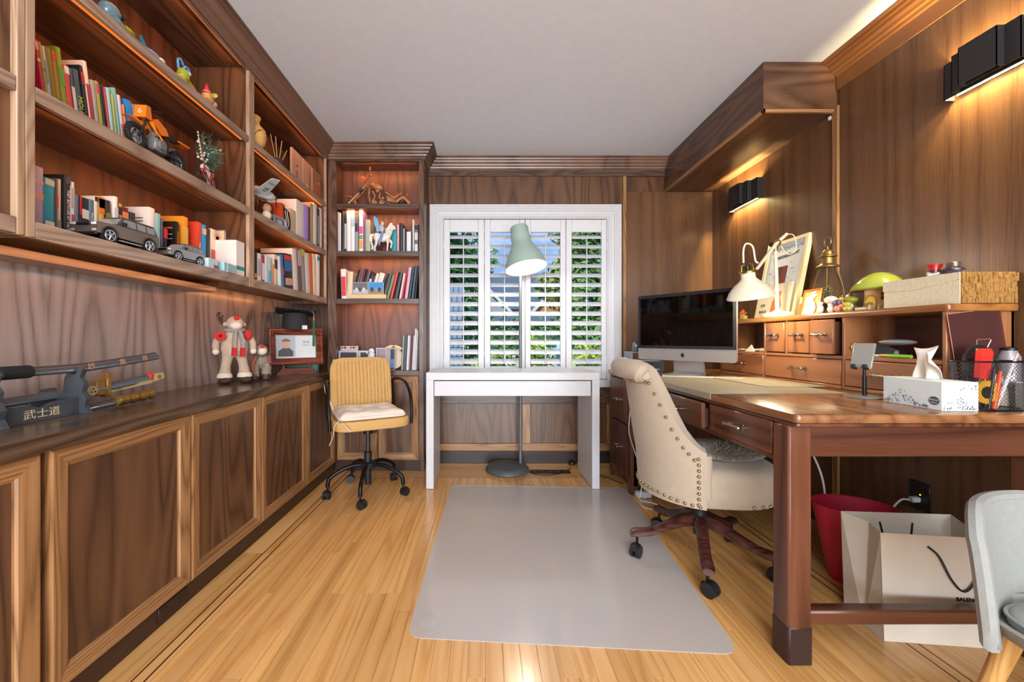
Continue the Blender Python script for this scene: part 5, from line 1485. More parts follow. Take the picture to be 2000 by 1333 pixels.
# photo block on the third shelf
t = thing('photo_block', 'two holiday photos in a clear block on a cream base', 'photo block', atY(720, 583.8, 3.085)); t.location.z = 1.3565
MB().cbox(-.142, -.018, 0, .142, .0, .034, .003).build('base', mat('#d8bd88', .5), t)
MB().cbox(-.125, -.012, .0342, .122, -.007, .13, .001).build('clear_block', mat('#9fb6bc', .15, coat=.5), t)
for x0, x1, cols in ((-.12, -.005, ('#6f6a6a', '#b8b0ae', '#d0c8c8', '#4a4a50')), (.002, .118, ('#3f8ac8', '#9a7a5c', '#2a2c34', '#8f8a80'))):
    p = MB().box(x0, -.0126, .038, x1, -.0121, .126).build('photo', mat(cols[0], .4), t)
    w_ = x1 - x0
    MB().box(x0, -.0131, .038, x1, -.0127, .07).build('photo_ground', mat(cols[1], .4), p)
    for q in range(3): MB().sphere((x0 + w_ * (.25 + .25 * q), -.013, .07), (.012, .0006, .018), 8, 6).build('photo_figure', mat(cols[2 + q % 2], .4), p)

# cupboard top: frames, plate, figurine, pink bear
ZD = 0.7925
t = thing('framed_photo', 'silver double photo frame behind the wicker chair', 'photo frame', atY(683, 724, 3.12), group='photo frames on the shelves'); t.location.z = ZD
for x0, x1 in ((-.085, .072), (.075, .15)):
    for m_ in frame_sides(x0, 0, x1, .155, [(0, 0), (0, -.012), (.014, -.012), (.014, 0)], lambda u, v, d: Vector((u, d, v))): m_.build('frame_side', mat('#b9b6ba', .3, .4), t)
    MB().box(x0 + .01, -.004, .01, x1 - .01, .004, .145).build('photo', mat('#3b3b42', .4, var=.5, vscale=40), t)
t = thing('patterned_board', 'narrow board with flower pattern lying behind the silver frame', 'board', atY(700, 724, 3.2)); t.location.z = ZD
MB().cbox(-.145, -.01, 0, .0, .01, .19, .002).build('board', mat('#c8bfc2', .5), t)
for k in range(6): MB().sphere((-.13 + k * .024, -.0105, .177), (.011, .001, .009), 8, 5).build('flower', mat(('#b34a5c', '#4a3c40', '#d8b060')[k % 3], .5), t)
t = thing('penguin_figurine', 'blue and white snowy figurine beside the portrait photo', 'figurine', atY(726, 724, 3.1)); t.location.z = ZD
m = MB(); m.lathe([(0, 0), (.045, .004), (.048, .05), (.03, .062), (0, .065)], n=16); m.sphere((0, 0, .1), (.034, .03, .045)).sphere((0, -.005, .15), .025)
blob(m, .005, 3).build('body', mat('#dde2ea', .4, var=.3, vscale=60), t)
for s in (-1, 1): MB().sphere((s * .033, -.008, .1), (.01, .014, .032)).build('flipper', mat('#3a4660', .4), t)
MB().sphere((0, .006, .156), (.026, .024, .022)).build('cap', mat('#46587c', .4), t)
MB().cyl((0, -.03, .15), (0, -.04, .148), .005, .001, n=8).build('beak', mat('#d89a3a', .4), t)
t = thing('framed_photo', 'upright portrait photo leaning on the cream plate', 'photo frame', atY(745, 724, 3.07), group='photo frames on the shelves'); t.location.z = ZD
MB().cbox(-.042, -.004, 0, .04, .003, .178, .001).build('mount', mat('#c3b8c4', .4), t)
MB().box(-.036, -.0046, .06, .034, -.0041, .17).build('photo', mat('#8f8290', .4), t)
MB().box(-.036, -.0052, .06, .034, -.0047, .1).build('photo_dress', mat('#d69aa8', .4), t); MB().box(-.012, -.0052, .125, .012, -.0047, .15).build('photo_face', mat('#a88c80', .4), t)
t = thing('pink_bear', 'small pink toy bear in front of the portrait photo', 'toy', atY(743, 724, 3.035)); t.location.z = ZD
m = MB(); m.sphere((0, 0, .035), (.04, .02, .036)).sphere((-.03, -.008, .014), (.016, .016, .014)).sphere((.03, -.008, .014), (.016, .016, .014)).sphere((0, -.004, .075), (.026, .018, .024)).sphere((-.02, 0, .096), .009).sphere((.02, 0, .096), .009)
blob(m, .0045, 3).build('body', mat('#dca0ac', .9), t)
t = thing('cream_plate', 'round cream plate with ear shaped rim standing upright', 'plate', atY(768, 724, 3.19)); t.location.z = ZD
M_ = Matrix.Rotation(radians(83), 3, 'X')
MB().lathe([(0, 0), (.07, 0), (.082, .006), (.088, .012), (.086, .015), (.07, .005), (0, .005)], (0, 0, .088), 28, M=M_).build('plate', mat('#d8ccb6', .4), t)
for s in (-1, 1): MB().sphere((s * .04, .004, .178), (.042, .006, .014), M=Matrix.Rotation(radians(s * 22), 3, 'Y')).build('ear', mat('#d8c4a2', .4), t)
pframe('narrow blue photo strip leaning on the cream plate', atY(766.5, 724, 3.12) + Vector((0, 0, .0005)), 0, .04, .17, 4, '#c9ced4', ('#34425c', [(.1, .9, .1, .5, '#5b7fb8'), (.2, .7, .55, .9, '#2a2e3a')]), fw=.004).location.z = ZD

# ------------------------------------------------------------------ white vanity desk
wd_ = thing('white_desk', 'white narrow desk with one wide drawer under the window', 'desk', (.204, 2.908, .0035))
MB().cbox(-.599, -.205, .751, .599, .205, .8035, .0015).build('top', WHITE, wd_)
for s in (-1, 1): MB().cbox(s * .599, -.205, 0, s * .547, .205, .751, .0015).build('side_leg', WHITE, wd_)
MB().cbox(-.545, .185, .62, .545, .2, .751, .001).build('back_rail', WHITE, wd_)
d = MB().cbox(-.543, -.204, .642, .538, -.188, .745, .0015).build('drawer', WHITE, wd_)
MB().box(-.53, -.188, .65, .525, .18, .655).box(-.53, -.188, .655, -.52, .18, .735).box(.515, -.188, .655, .525, .18, .735).build('drawer_box', mat('#d8d8d8', .5), d)

# ------------------------------------------------------------------ floor lamp
fl = thing('floor_lamp', 'tall floor lamp with pale green bell shade behind the white desk', 'lamp', (.19, 3.10, 0))
GRY = mat('#4b4d4e', .5)
MB().lathe([(0, 0), (.165, 0), (.172, .006), (.170, .02), (.152, .04), (.146, .043), (0, .045)], n=40).build('base', GRY, fl)
PX, PY = .108, .045
MB().cyl((PX, PY, .04), (PX, PY, 1.66), .0125, n=14).build('pole', mat('#6c6e70', .4, .3), fl)
MB().tube(bez([(PX, PY, 1.63), (PX, PY, 1.72), (PX - .005, PY - .04, 1.76), (PX - .01, PY - .09, 1.74)]), .009, 8).cyl((PX - .018, PY, 1.655), (PX + .018, PY, 1.655), .02, n=12).build('arm', mat('#6c6e70', .4, .3), fl)
SHM = Matrix.Rotation(radians(-9), 3, 'Y') @ Matrix.Rotation(radians(-11), 3, 'X')
so = Vector(((1028 - CX) / F * 2.98 - .19, 2.98 - 3.10, 1.038 + (CY - 524) / F * 2.98))
SHC = mat('#9db3a9', .45)
prof = [(.158, 0), (.157, .004), (.145, .06), (.128, .105), (.098, .16), (.08, .195), (.073, .22), (.078, .24), (.07, .275), (.071, .325), (.066, .338), (.0, .342)]
MB().lathe(prof, so, 36, M=SHM, cap=False).build('shade', SHC, fl, angle=60)
MB().lathe([(.156, .002), (.143, .06), (.126, .105), (.096, .16), (.078, .195), (.0, .2)], so, 36, M=SHM, cap=False).build('shade_lining', mat('#f4f2ec', .6), fl, angle=60)
MB().sphere(so + SHM @ Vector((0, 0, .075)), .04, 14, 10).cyl(so + SHM @ Vector((0, 0, .1)), so + SHM @ Vector((0, 0, .2)), .02, n=12).build('bulb', mat('#fff6e8', .5, emit=25), fl)
pl_ = point_light('floor_lamp_light', Vector((.19, 3.10, 0)) + so + SHM @ Vector((0, 0, .02)), 5.0, (1, .95, .86), .04)

# ------------------------------------------------------------------ floor mat, vent, adaptor and cords
MATM = bpy.data.materials.new('clear_plastic_mat'); MATM.use_nodes = True
nt = MATM.node_tree; b = nt.nodes['Principled BSDF']
b.inputs['Base Color'].default_value = lin('#d6d4d2'); b.inputs['Roughness'].default_value = .2; b.inputs['IOR'].default_value = 1.5; b.inputs['Coat Weight'].default_value = 1.0; b.inputs['Coat Roughness'].default_value = .1
tr = nt.nodes.new('ShaderNodeBsdfTransparent'); mx = nt.nodes.new('ShaderNodeMixShader'); mx.inputs[0].default_value = .46
nt.links.new(tr.outputs[0], mx.inputs[1]); nt.links.new(b.outputs[0], mx.inputs[2]); nt.links.new(mx.outputs[0], nt.nodes['Material Output'].inputs['Surface'])
nz = nt.nodes.new('ShaderNodeTexNoise'); nz.inputs['Scale'].default_value = 420; bp = nt.nodes.new('ShaderNodeBump'); bp.inputs['Strength'].default_value = .12; bp.inputs['Distance'].default_value = .002
tc = nt.nodes.new('ShaderNodeTexCoord'); nt.links.new(tc.outputs['Object'], nz.inputs['Vector']); nt.links.new(nz.outputs['Fac'], bp.inputs['Height']); nt.links.new(bp.outputs[0], b.inputs['Normal'])
FLc, FRc, BRc, BLc = Vector((-.268, 1.36)), Vector((.845, 1.285)), Vector((.985, 2.725)), Vector((-.226, 2.786))
poly = []
for a, c_, b2 in ((BLc, FLc, FRc), (FLc, FRc, BRc), (FRc, BRc, BLc), (BRc, BLc, FLc)):
    d0 = (a - c_).normalized() * .06; d1 = (b2 - c_).normalized() * .06
    for k in range(7):
        t_ = k / 6; poly.append((c_ + d0 * (1 - t_) ** 2 + d1 * t_ ** 2)[:])
mt = thing('floor_mat', 'translucent grey plastic chair mat on the oak floor', 'mat', (.33, 2.04, .0003))
MB().prism(poly, 'xy', .0003, .0028).build('sheet', MATM, mt, world=True)
cx_, cy_ = atZ(838, 1218, 0).xy
MB().lathe([(.0, .0001), (.03, .0006), (.034, .0016), (.028, .0022), (0, .0022)], (cx_, cy_, .0022), 20).build('round_dimple', MATM, mt, world=True)
v0 = atZ(1037, 925, 0); v1 = atZ(1110, 917, 0)
vt = thing('floor_vent', 'small black pierced floor vent under the white desk', 'vent', (.46, 3.05, .0002))
MB().cbox(v0.x, 3.02, .0003, v1.x, 3.10, .005, .001).build('plate', BLACKM, vt, world=True)
m = MB()
for k in range(5):
    for q in range(2):
        x = v0.x + .035 + k * (v1.x - v0.x - .07) / 4
        for a in range(4): m.sphere((x + .009 * cos(a * pi / 2), 3.045 + q * .03 + .007 * sin(a * pi / 2), .0052), (.0045, .0035, .0006), 6, 4)
m.build('pierced_pattern', mat('#85868a', .4, .5), vt, world=True)
sw = thing('foot_switch', 'round black cord switch on the floor by the desk leg', 'switch', atZ(1117, 908, .0) + Vector((0, 0, .0005)))
MB().lathe([(0, 0), (.026, .001), (.03, .01), (.026, .022), (.015, .028), (0, .03)], n=20).build('body', BLACK, sw)
MB().lathe([(0, .029), (.01, .03), (.008, .034), (0, .035)], n=12).build('button', BLACKM, sw)
tag(MB().tube(bez([(.34, 3.06, .012), (.40, 3.0, .0035), (.50, 2.985, .0035), (.60, 3.02, .0035), (.655, 3.07, .004), (.70, 3.13, .006)]), .0032, 6).build('black_cable', BLACK), 'thin black lamp cord running over the floor vent', 'cord')
tag(MB().tube(bez([(.76, 3.16, .006), (.86, 3.02, .0035), (.93, 2.92, .0035), (1.0, 2.80, .0035)]), .0032, 6).build('black_cable', BLACK), 'black power cord on the floor right of the white desk', 'cord')

# ------------------------------------------------------------------ wicker swivel chair
CAST = mat('#1d1d1f', .45)
def caster(t, x, y, ang, r=.026, stem_top=.075):
    ca, sa = cos(ang), sin(ang)
    R_ = Matrix.Rotation(ang, 3, 'Z')
    q = Vector((x, y, 0))
    w = MB()
    for s in (-1, 1): w.cyl(q + R_ @ Vector((.012, s * .006, r)), q + R_ @ Vector((.012, s * .021, r)), r, n=18)
    o = w.build('caster', CAST, t)
    MB().lathe([(r + .005, -.012), (r + .005, .012)], q + R_ @ Vector((.012, 0, r)), 10, M=R_ @ Matrix.Rotation(radians(90), 3, 'X'), a0=.3, a1=pi - .1).build('caster_hood', CAST, o)
    MB().cyl(q + Vector((0, 0, r * 1.2)), q + Vector((0, 0, stem_top)), .0065, n=8).build('caster_stem', BLACKM, o)
wc = thing('wicker_chair', 'wicker swivel chair with black metal arms and star base', 'chair', (-.78, 2.65, 0), rz=radians(27.7))
WK = bpy.data.materials.new('wicker'); WK.use_nodes = True; nt = WK.node_tree; b = nt.nodes['Principled BSDF']; b.inputs['Roughness'].default_value = .55
tc = nt.nodes.new('ShaderNodeTexCoord'); wv = nt.nodes.new('ShaderNodeTexWave'); wv.bands_direction = 'Z'; wv.inputs['Scale'].default_value = 42; wv.inputs['Distortion'].default_value = 1.5
wv2 = nt.nodes.new('ShaderNodeTexWave'); wv2.bands_direction = 'X'; wv2.inputs['Scale'].default_value = 42; wv2.inputs['Distortion'].default_value = 1.0
mxx = nt.nodes.new('ShaderNodeMath'); mxx.operation = 'MULTIPLY'
nt.links.new(tc.outputs['Object'], wv.inputs['Vector']); nt.links.new(tc.outputs['Object'], wv2.inputs['Vector']); nt.links.new(wv.outputs['Fac'], mxx.inputs[0]); nt.links.new(wv2.outputs['Fac'], mxx.inputs[1])
rp = nt.nodes.new('ShaderNodeValToRGB'); rp.color_ramp.elements[0].color = lin('#a87a3e'); rp.color_ramp.elements[1].color = lin('#dcb270'); rp.color_ramp.elements[1].position = .45
nt.links.new(wv.outputs['Fac'], rp.inputs[0]); nt.links.new(rp.outputs[0], b.inputs['Base Color'])
bp = nt.nodes.new('ShaderNodeBump'); bp.inputs['Strength'].default_value = .7; bp.inputs['Distance'].default_value = .003; nt.links.new(wv.outputs['Fac'], bp.inputs['Height']); nt.links.new(bp.outputs[0], b.inputs['Normal'])
def bk_(u, v):   # backrest surface: u across, v up
    return Vector((u, .205 + .05 * v * v + .02 * v - .03 * (1 - (u / .22) ** 2) * .6, .49 + v * .40))
fr_ = []
for k in range(60):
    a = 2 * pi * k / 60
    ca, sa = cos(a), sin(a)
    e = .32
    uu = .2 * math.copysign(abs(ca) ** e, ca); vv = .5 + .5 * math.copysign(abs(sa) ** e, sa)
    fr_.append(bk_(uu, vv))
MB().tube(fr_, .017, 8, closed=True).build('backrest_rim', WK, wc)
m = MB()
for k in range(15):
    u = -.18 + .36 * k / 14
    m.tube([bk_(u, v / 12) for v in range(0, 13)], .0155, 8, flat=1.0)
m.build('backrest', WK, wc)
# seat slab
def sup(a, rx, ry, e=.4):
    return (rx * math.copysign(abs(cos(a)) ** e, cos(a)), ry * math.copysign(abs(sin(a)) ** e, sin(a)))
vs = MB()
rows_ = [(.0, .466), (.94, .466), (.985, .472), (1.0, .485), (1.0, .512), (.985, .525), (.94, .531), (0, .531)]
vs.grid(lambda i, j: Vector((sup(2 * pi * i, .245, .225)[0] * interp(j * 7, [(q, r[0]) for q, r in enumerate(rows_)]), sup(2 * pi * i, .245, .225)[1] * interp(j * 7, [(q, r[0]) for q, r in enumerate(rows_)]) + .0, interp(j * 7, [(q, r[1]) for q, r in enumerate(rows_)]))), 48, 7, closed=True)
vs.build('seat', WK, wc)
for s in (-1, 1):
    MB().tube(bez([(s * .235, .215, .745), (s * .255, .13, .748), (s * .262, .0, .73), (s * .264, -.09, .665), (s * .262, -.135, .57), (s * .258, -.14, .47)]), .0105, 10).build('armrest', BLACKM, wc)
    MB().tube(bez([(s * .2, .12, .465), (s * .23, .2, .48), (s * .235, .225, .55), (s * .228, .235, .7), (s * .232, .22, .745)]), .0095, 8).build('back_support', BLACKM, wc)
MB().cbox(-.1, -.1, .44, .1, .1, .465, .006).cyl((0, 0, .40), (0, 0, .445), .03, n=14).cbox(.02, -.03, .405, .055, .0, .445, .004).build('mechanism', CAST, wc)
MB().tube([(-.09, 0, .452), (-.2, .0, .448), (-.25, .02, .445)], [.006, .006, .011], 8, flat=.5).build('tilt_lever', CAST, wc)
MB().cyl((0, 0, .24), (0, 0, .42), .0125, n=14).build('gas_lift', mat('#4a4a4c', .25, .8), wc)
MB().lathe([(.022, .06), (.022, .2), (.026, .2), (.026, .275), (.02, .28)], n=18).lathe([(.028, .165), (.05, .175), (.05, .205), (.028, .215)], n=18).build('column', CAST, wc)
a_off = radians(204 - 27.7)
for k in range(5):
    a = a_off + k * 2 * pi / 5
    u = Vector((cos(a), sin(a), 0))
    MB().tube(bez([u * .04 + Vector((0, 0, .195)), u * .12 + Vector((0, 0, .19)), u * .20 + Vector((0, 0, .16)), u * .245 + Vector((0, 0, .125)), u * .255 + Vector((0, 0, .075))]), .0135, 10).build('base_leg', BLACKM, wc)
    caster(wc, u.x * .255, u.y * .255, a + 1.1)
cu = thing('seat_cushion', 'cream tufted cushion tied to the wicker chair', 'cushion', (-.78, 2.65, .532), rz=radians(27.7))
def cush(i, j):
    u, v = i * 2 - 1, j * 2 - 1
    x, y = .205 * u, .185 * v - .01
    edge = max(0, 1 - max(abs(u), abs(v)) ** 6)
    z = .012 + .042 * edge ** .5
    for tx, ty in ((-.45, -.4), (.45, -.4), (-.45, .4), (.45, .4), (0, 0)):
        z -= .026 * math.exp(-((u - tx) ** 2 + (v - ty) ** 2) / .035)
    z += .004 * sin(7 * u + 3 * v) * sin(5 * v - 2 * u) * edge
    return Vector((x * (1 + .02 * sin(6 * v)), y * (1 + .02 * sin(5 * u)), max(.01, z)))
CUM = mat('#d9cfc0', .9, var=.12, vscale=25, bump=.3, bscale=80)
m = MB(); m.grid(cush, 30, 28); m.grid(lambda i, j: Vector((.2 * (i * 2 - 1), .18 * (j * 2 - 1) - .01, .001)), 2, 2)
n_ = len(m.v)
m.build('pad', CUM, cu, recalc=False)
MB().tube([(.205 * sup(2 * pi * k / 40, 1, 1, .2)[0], .185 * sup(2 * pi * k / 40, 1, 1, .2)[1] - .01, .012) for k in range(40)], .010, 8, closed=True).build('piping', CUM, cu)
MB().tube(bez([(-.2, -.17, .01), (-.235, -.2, -.02), (-.245, -.2, -.08), (-.265, -.19, -.135)]), .009, 6, flat=.25).build('tie_ribbon', CUM, cu)
MB().tube(bez([(-.2, -.18, .01), (-.19, -.235, -.005), (-.17, -.24, -.03), (-.15, -.238, -.05)]), [.008] * 12 + [.014] * 13, 6, flat=.3).build('tie_ribbon', CUM, cu)
MB().tube(bez([(-.2, .17, .02), (-.24, .215, .12), (-.25, .22, .19), (-.24, .225, .215)]), .007, 6, flat=.25).build('tie_ribbon', CUM, cu)

# ------------------------------------------------------------------ beige desk chair with nail heads
DBASE = wood('dark_walnut_base', '#2a110b', '#43201a', '#55302a', 'X', freq=12, rough=.25, coat=.3)
oc = thing('office_chair', 'beige upholstered swivel chair with nail head trim and wooden base', 'chair', (1.02, 1.85, 0), rz=radians(-7))
LIN = mat('#a39380', .9, var=.08, vscale=30, bump=.25, bscale=500, sheen=.2)
NAIL = mat('#b09a78', .25, 1.0)
def shell_top(a):
    d = abs(a)
    return interp(d, [(0, .915), (25, .912), (33, .89), (41, .80), (49, .70), (57, .63), (65, .585), (72, .56), (80, .55)])
def shell_pt(a, f, side):
    """a: degrees from the back; f 0..1 bottom to top; side +1 outer, -1 inner"""
    zb = .335 if side > 0 else .44
    z = zb + (shell_top(a) - zb) * f
    d = abs(a)
    th = radians(a)
    up = max(0, z - .5)
    r = .268 + (.014 * sin(min(1, max(0, (z - .335) / .25)) * pi / 2))
    flare = up * .145 * max(0, cos(th))
    rr2 = r + flare + (0 if side > 0 else -.062 + .02 * max(0, (z - .7) / .2))
    wide = 1.0 - .10 * max(0, up) / .4
    return Vector((-rr2 * cos(th) * 1.0, rr2 * sin(th) * wide, z))
m = MB()
NA, NF = 44, 16
def prof_pt(i, j):
    a = -74 + 148 * i
    if j < .5: return shell_pt(a, j / .44 if j < .44 else 1.0, 1) if j < .44 else shell_pt(a, 1, 1) + Vector((0, 0, .02 * sin((j - .44) / .06 * pi / 2)))
    k = (j - .5) / .5
    p = shell_pt(a, 1 - max(0, (k - .06) / .94), -1)
    return p + Vector((0, 0, .02 * (1 - k / .06))) if k < .06 else p
m.grid(prof_pt, NA, 34)
m.build('backrest', LIN, oc, recalc=False, angle=60)
# rounded front ends of the wings
for s in (-74, 74):
    pts = [(shell_pt(s, f, 1) + shell_pt(s, f, -1)) / 2 if f > .3 else (shell_pt(s, f, 1) * .6 + shell_pt(s, max(f, 0), -1) * .4) for f in [k / 8 for k in range(9)]]
    MB().tube([p + Vector((0, 0, .0)) for p in pts], .022, 10).build('wing_front', LIN, oc)
# rolled top
m = MB()
pts = [shell_pt(a, 1, 1) + Vector((-.012, 0, -.012)) for a in range(-33, 34, 3)]
m.tube(pts, [.03] + [.047] * (len(pts) - 2) + [.03], 14)
m.build('rolled_top', LIN, oc)
for e in (0, -1):
    q = pts[e]; MB().lathe([(.0, .0), (.016, .001), (.018, .004), (0, .006)], q + Vector((0, -.002 if e == 0 else .002, 0)), 12, M=Matrix.Rotation(radians(90 if e == 0 else -90), 3, 'X')).build('roll_button', LIN, oc)
m = MB()
for k in range(1, 12):
    a = -36 + 6 * k; p = shell_pt(a, 1, 1) + Vector((-.012, 0, -.012))
# nail heads
nl = MB()
def nail(p, n): nl.sphere(p + n * .002, (.0074, .0074, .0074), 8, 6)
for a in range(-69, 70, 6):
    p = shell_pt(a, .05, 1); nail(p, Vector((-cos(radians(a)), sin(radians(a)), 0)))
for s in (-1, 1):
    for k in range(9): p = shell_pt(s * 68, .08 + .1 * k, 1); nail(p, Vector((-cos(radians(s * 68)), sin(radians(s * 68)), 0)))
    for a in range(33, 69, 4):
        z = shell_top(a) - .045; f = (z - .335) / (shell_top(a) - .335); p = shell_pt(s * a, f, 1); nail(p, Vector((-cos(radians(a)), s * sin(radians(a)), 0)))
for a in range(-30, 31, 5):
    f = (.845 - .335) / (shell_top(a) - .335); p = shell_pt(a, f, 1); nail(p, Vector((-1, 0, 0)))
def seat_r(a):   # plan of the seat, a in radians from +x
    return sup(a, .29 if cos(a) > 0 else .24, .252, .72)
for k in range(-9, 10):
    a = k * .145
    x, y = seat_r(a); nail(Vector((x, y, .352)), Vector((x, y, 0)).normalized())
nl.build('nail_heads', NAIL, oc, kind='stuff')
seat_prof = [(0, .335), (.95, .335), (1.0, .345), (1.0, .40), (1.004, .41), (1.0, .414), (1.012, .43), (1.0, .462), (.95, .487), (.8, .497), (.5, .502), (0, .503)]
def seat_fn(i, j):
    x, y = seat_r(2 * pi * i); q = j * 11
    k = interp(q, [(n2, r[0]) for n2, r in enumerate(seat_prof)])
    return Vector((x * k, y * k, interp(q, [(n2, r[1]) for n2, r in enumerate(seat_prof)])))
MB().grid(seat_fn, 56, 11, closed=True).build('seat', LIN, oc, angle=70)
MB().cyl((0, 0, .12), (0, 0, .33), .026, n=16).cyl((0, 0, .20), (0, 0, .24), .034, n=16).build('column', CAST, oc)
MB().cbox(-.08, -.06, .315, .08, .06, .336, .004).tube([(.05, .05, .325), (.1, .16, .322), (.12, .2, .32)], [.006, .006, .012], 8).build('mechanism', CAST, oc)
for k in range(5):
    a = radians(182 + 72 * k); u = Vector((cos(a), sin(a), 0)); w = Vector((-sin(a), cos(a), 0))
    m = MB()
    sec = [(.02, .19, .03, .03), (.08, .18, .026, .03), (.16, .145, .024, .024), (.23, .118, .024, .02), (.30, .112, .026, .02), (.315, .108, .02, .015)]
    vs_, fs_ = [], []
    for (d_, z_, hw, hh) in sec:
        for q in range(8):
            b_ = 2 * pi * q / 8 + pi / 8
            vs_.append(u * d_ + w * hw * cos(b_) * 1.05 + Vector((0, 0, z_ + hh * sin(b_))))
    for i in range(len(sec) - 1):
        for q in range(8): fs_.append((i * 8 + q, i * 8 + (q + 1) % 8, (i + 1) * 8 + (q + 1) % 8, (i + 1) * 8 + q))
    fs_ += [tuple(range(8))[::-1], tuple(range((len(sec) - 1) * 8, len(sec) * 8))]
    m.add(vs_, fs_); m.build('base_leg', DBASE, oc)
    caster(oc, u.x * .285, u.y * .285, a + .9, r=.03, stem_top=.1)
fc = thing('fur_cushion', 'round grey fur cushion on the beige chair seat', 'cushion', (1.10, 1.83, .504))
MB().sphere((0, 0, .014), (.16, .165, .018), 28, 8).build('pad', mat('#a39487', .95), fc)
m = MB(); rr_ = random.Random(8)
for _ in range(2600):
    a, r = rr_.uniform(0, 2 * pi), math.sqrt(rr_.random())
    p = Vector((.16 * r * cos(a), .165 * r * sin(a), .014 + .018 * math.sqrt(max(0, 1 - r * r))))
    d_ = Vector((cos(a) * (.4 + r), sin(a) * (.4 + r), rr_.uniform(.1, .6))) + Vector((rr_.uniform(-.6, .6), rr_.uniform(-.6, .6), 0))
    d_.normalize(); q = p + d_ * .02
    if q.z < .002: q.z = .002
    m.tube([p, q], [.0016, .0004], 3)
m.build('fur', mat('#a89a8e', .95, var=.4, vscale=30), fc, kind='stuff')
mg = thing('leaflet', 'small printed leaflet lying on the fur cushion', 'leaflet', (.98, 1.88, .539), rz=radians(20))
MB().cbox(-.06, -.045, 0, .06, .045, .003, .001).build('sheet', mat('#c9c4c8', .5), mg); MB().box(-.05, -.035, .0031, .02, .03, .0036).build('print', mat('#6a4a55', .5), mg)
# ------------------------------------------------------------------ the big wooden desk
ZDK = 0.806
dk = thing('writing_desk', 'large reddish brown wooden desk along the right wall', 'desk', (1.44, 2.12, 0))
def rslab(x0, y0, x1, y1, z0, z1, r, b):
    """horizontal slab with rounded edges"""
    m = MB()
    n = 6
    def ring(ins, z):
        pts = []
        for cx2, cy2, a0 in ((x1 - r, y1 - r, 0), (x0 + r, y1 - r, 90), (x0 + r, y0 + r, 180), (x1 - r, y0 + r, 270)):
            for k in range(n + 1):
                a = radians(a0 + 90 * k / n); pts.append(Vector((cx2 + (r - ins) * cos(a), cy2 + (r - ins) * sin(a), z)))
        return pts
    rings = [ring(b, z0), ring(b * .3, z0 + b * .3), ring(0, z0 + b), ring(0, z1 - b), ring(b * .3, z1 - b * .3), ring(b, z1)]
    k = len(rings[0]); vs = [p for q in rings for p in q]
    fs = [(j * k + i, j * k + (i + 1) % k, (j + 1) * k + (i + 1) % k, (j + 1) * k + i) for j in range(5) for i in range(k)]
    fs += [tuple(range(k))[::-1], tuple(range(5 * k, 6 * k))]
    return m.add(vs, fs)
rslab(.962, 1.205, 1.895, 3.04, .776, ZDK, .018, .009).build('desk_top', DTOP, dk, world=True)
rslab(.97, 1.213, 1.89, 3.03, .764, .776, .012, .004).build('top_moulding', DESK_Y, dk, world=True)
for x0, y0 in ((.968, 1.241), (1.76, 1.241), (1.80, 2.94)):
    lg = MB().cbox(x0, y0, 0, x0 + .075, y0 + .072, .765, .006).build('leg', DESK_Z, dk, world=True)
    MB().cbox(x0 - .002, y0 - .002, 0, x0 + .077, y0 + .074, .125, .006).build('leg_shoe', mat('#3a2a28', .35, .3), lg, world=True)
MB().cbox(1.043, 1.258, .66, 1.76, 1.282, .764, .003).build('apron', DESK_X, dk, world=True)
MB().cbox(1.043, 1.256, .118, 1.76, 1.302, .164, .006).build('stretcher', DESK_X, dk, world=True)
MB().box(.99, 1.313, .735, 1.7, 2.60, .764).build('drawer_frame', mat('#2a120c', .5), dk, world=True)
MB().cbox(.978, 1.313, .632, .992, 2.60, .648, .002).build('drawer_rail', DESK_Y, dk, world=True)
HND = mat('#9d9384', .25, 1.0)
def pull(parent, c, along, out, w=.07):
    """bar pull: two rosettes, two posts and a waisted bar"""
    c, along, out = Vector(c), Vector(along), Vector(out)
    m = MB()
    for s in (-1, 1):
        q = c + along * (s * w / 2)
        m.cyl(q, q + out * .003, .011, n=12); m.cyl(q, q + out * .02, .0052, n=8); m.sphere(q + out * .022, .008, 8, 6)
    m.tube([c + along * (w / 2 * t_) + out * .022 for t_ in (-1, -.6, 0, .6, 1)], [.0065, .005, .0044, .005, .0065], 8)
    return m.build('handle', HND, parent, world=True)
for y0, y1, dx in ((1.322, 1.686, 0), (1.694, 2.13, -.028), (2.138, 2.585, 0)):
    d = MB().cbox(.972 + dx, y0, .650, .99 + dx, y1, .762, .003).build('drawer', DESK_Y, dk, world=True)
    MB().box(.99 + dx, y0 + .012, .655, 1.4, y1 - .012, .735).build('drawer_box', mat('#3a2218', .6), d, world=True)
    pull(d, (.972 + dx, (y0 + y1) / 2, .706), (0, 1, 0), (-1, 0, 0), .085)
# far pedestal
MB().box(1.0, 2.60, .06, 1.62, 3.03, .764).build('pedestal', DESK_Z, dk, world=True)
MB().cbox(.978, 2.60, 0, 1.03, 2.66, .764, .005).build('leg', DESK_Z, dk, world=True)
MB().cbox(.978, 2.985, 0, 1.03, 3.035, .764, .005).build('leg', DESK_Z, dk, world=True)
for z0, z1 in ((.455, .758), (.10, .445)):
    d = MB().cbox(.976, 2.668, z0, 1.0, 2.98, z1, .004).build('drawer', DESK_Z, dk, world=True)
    pull(d, (.976, 2.83, (z0 + z1) / 2), (0, 1, 0), (-1, 0, 0), .07)

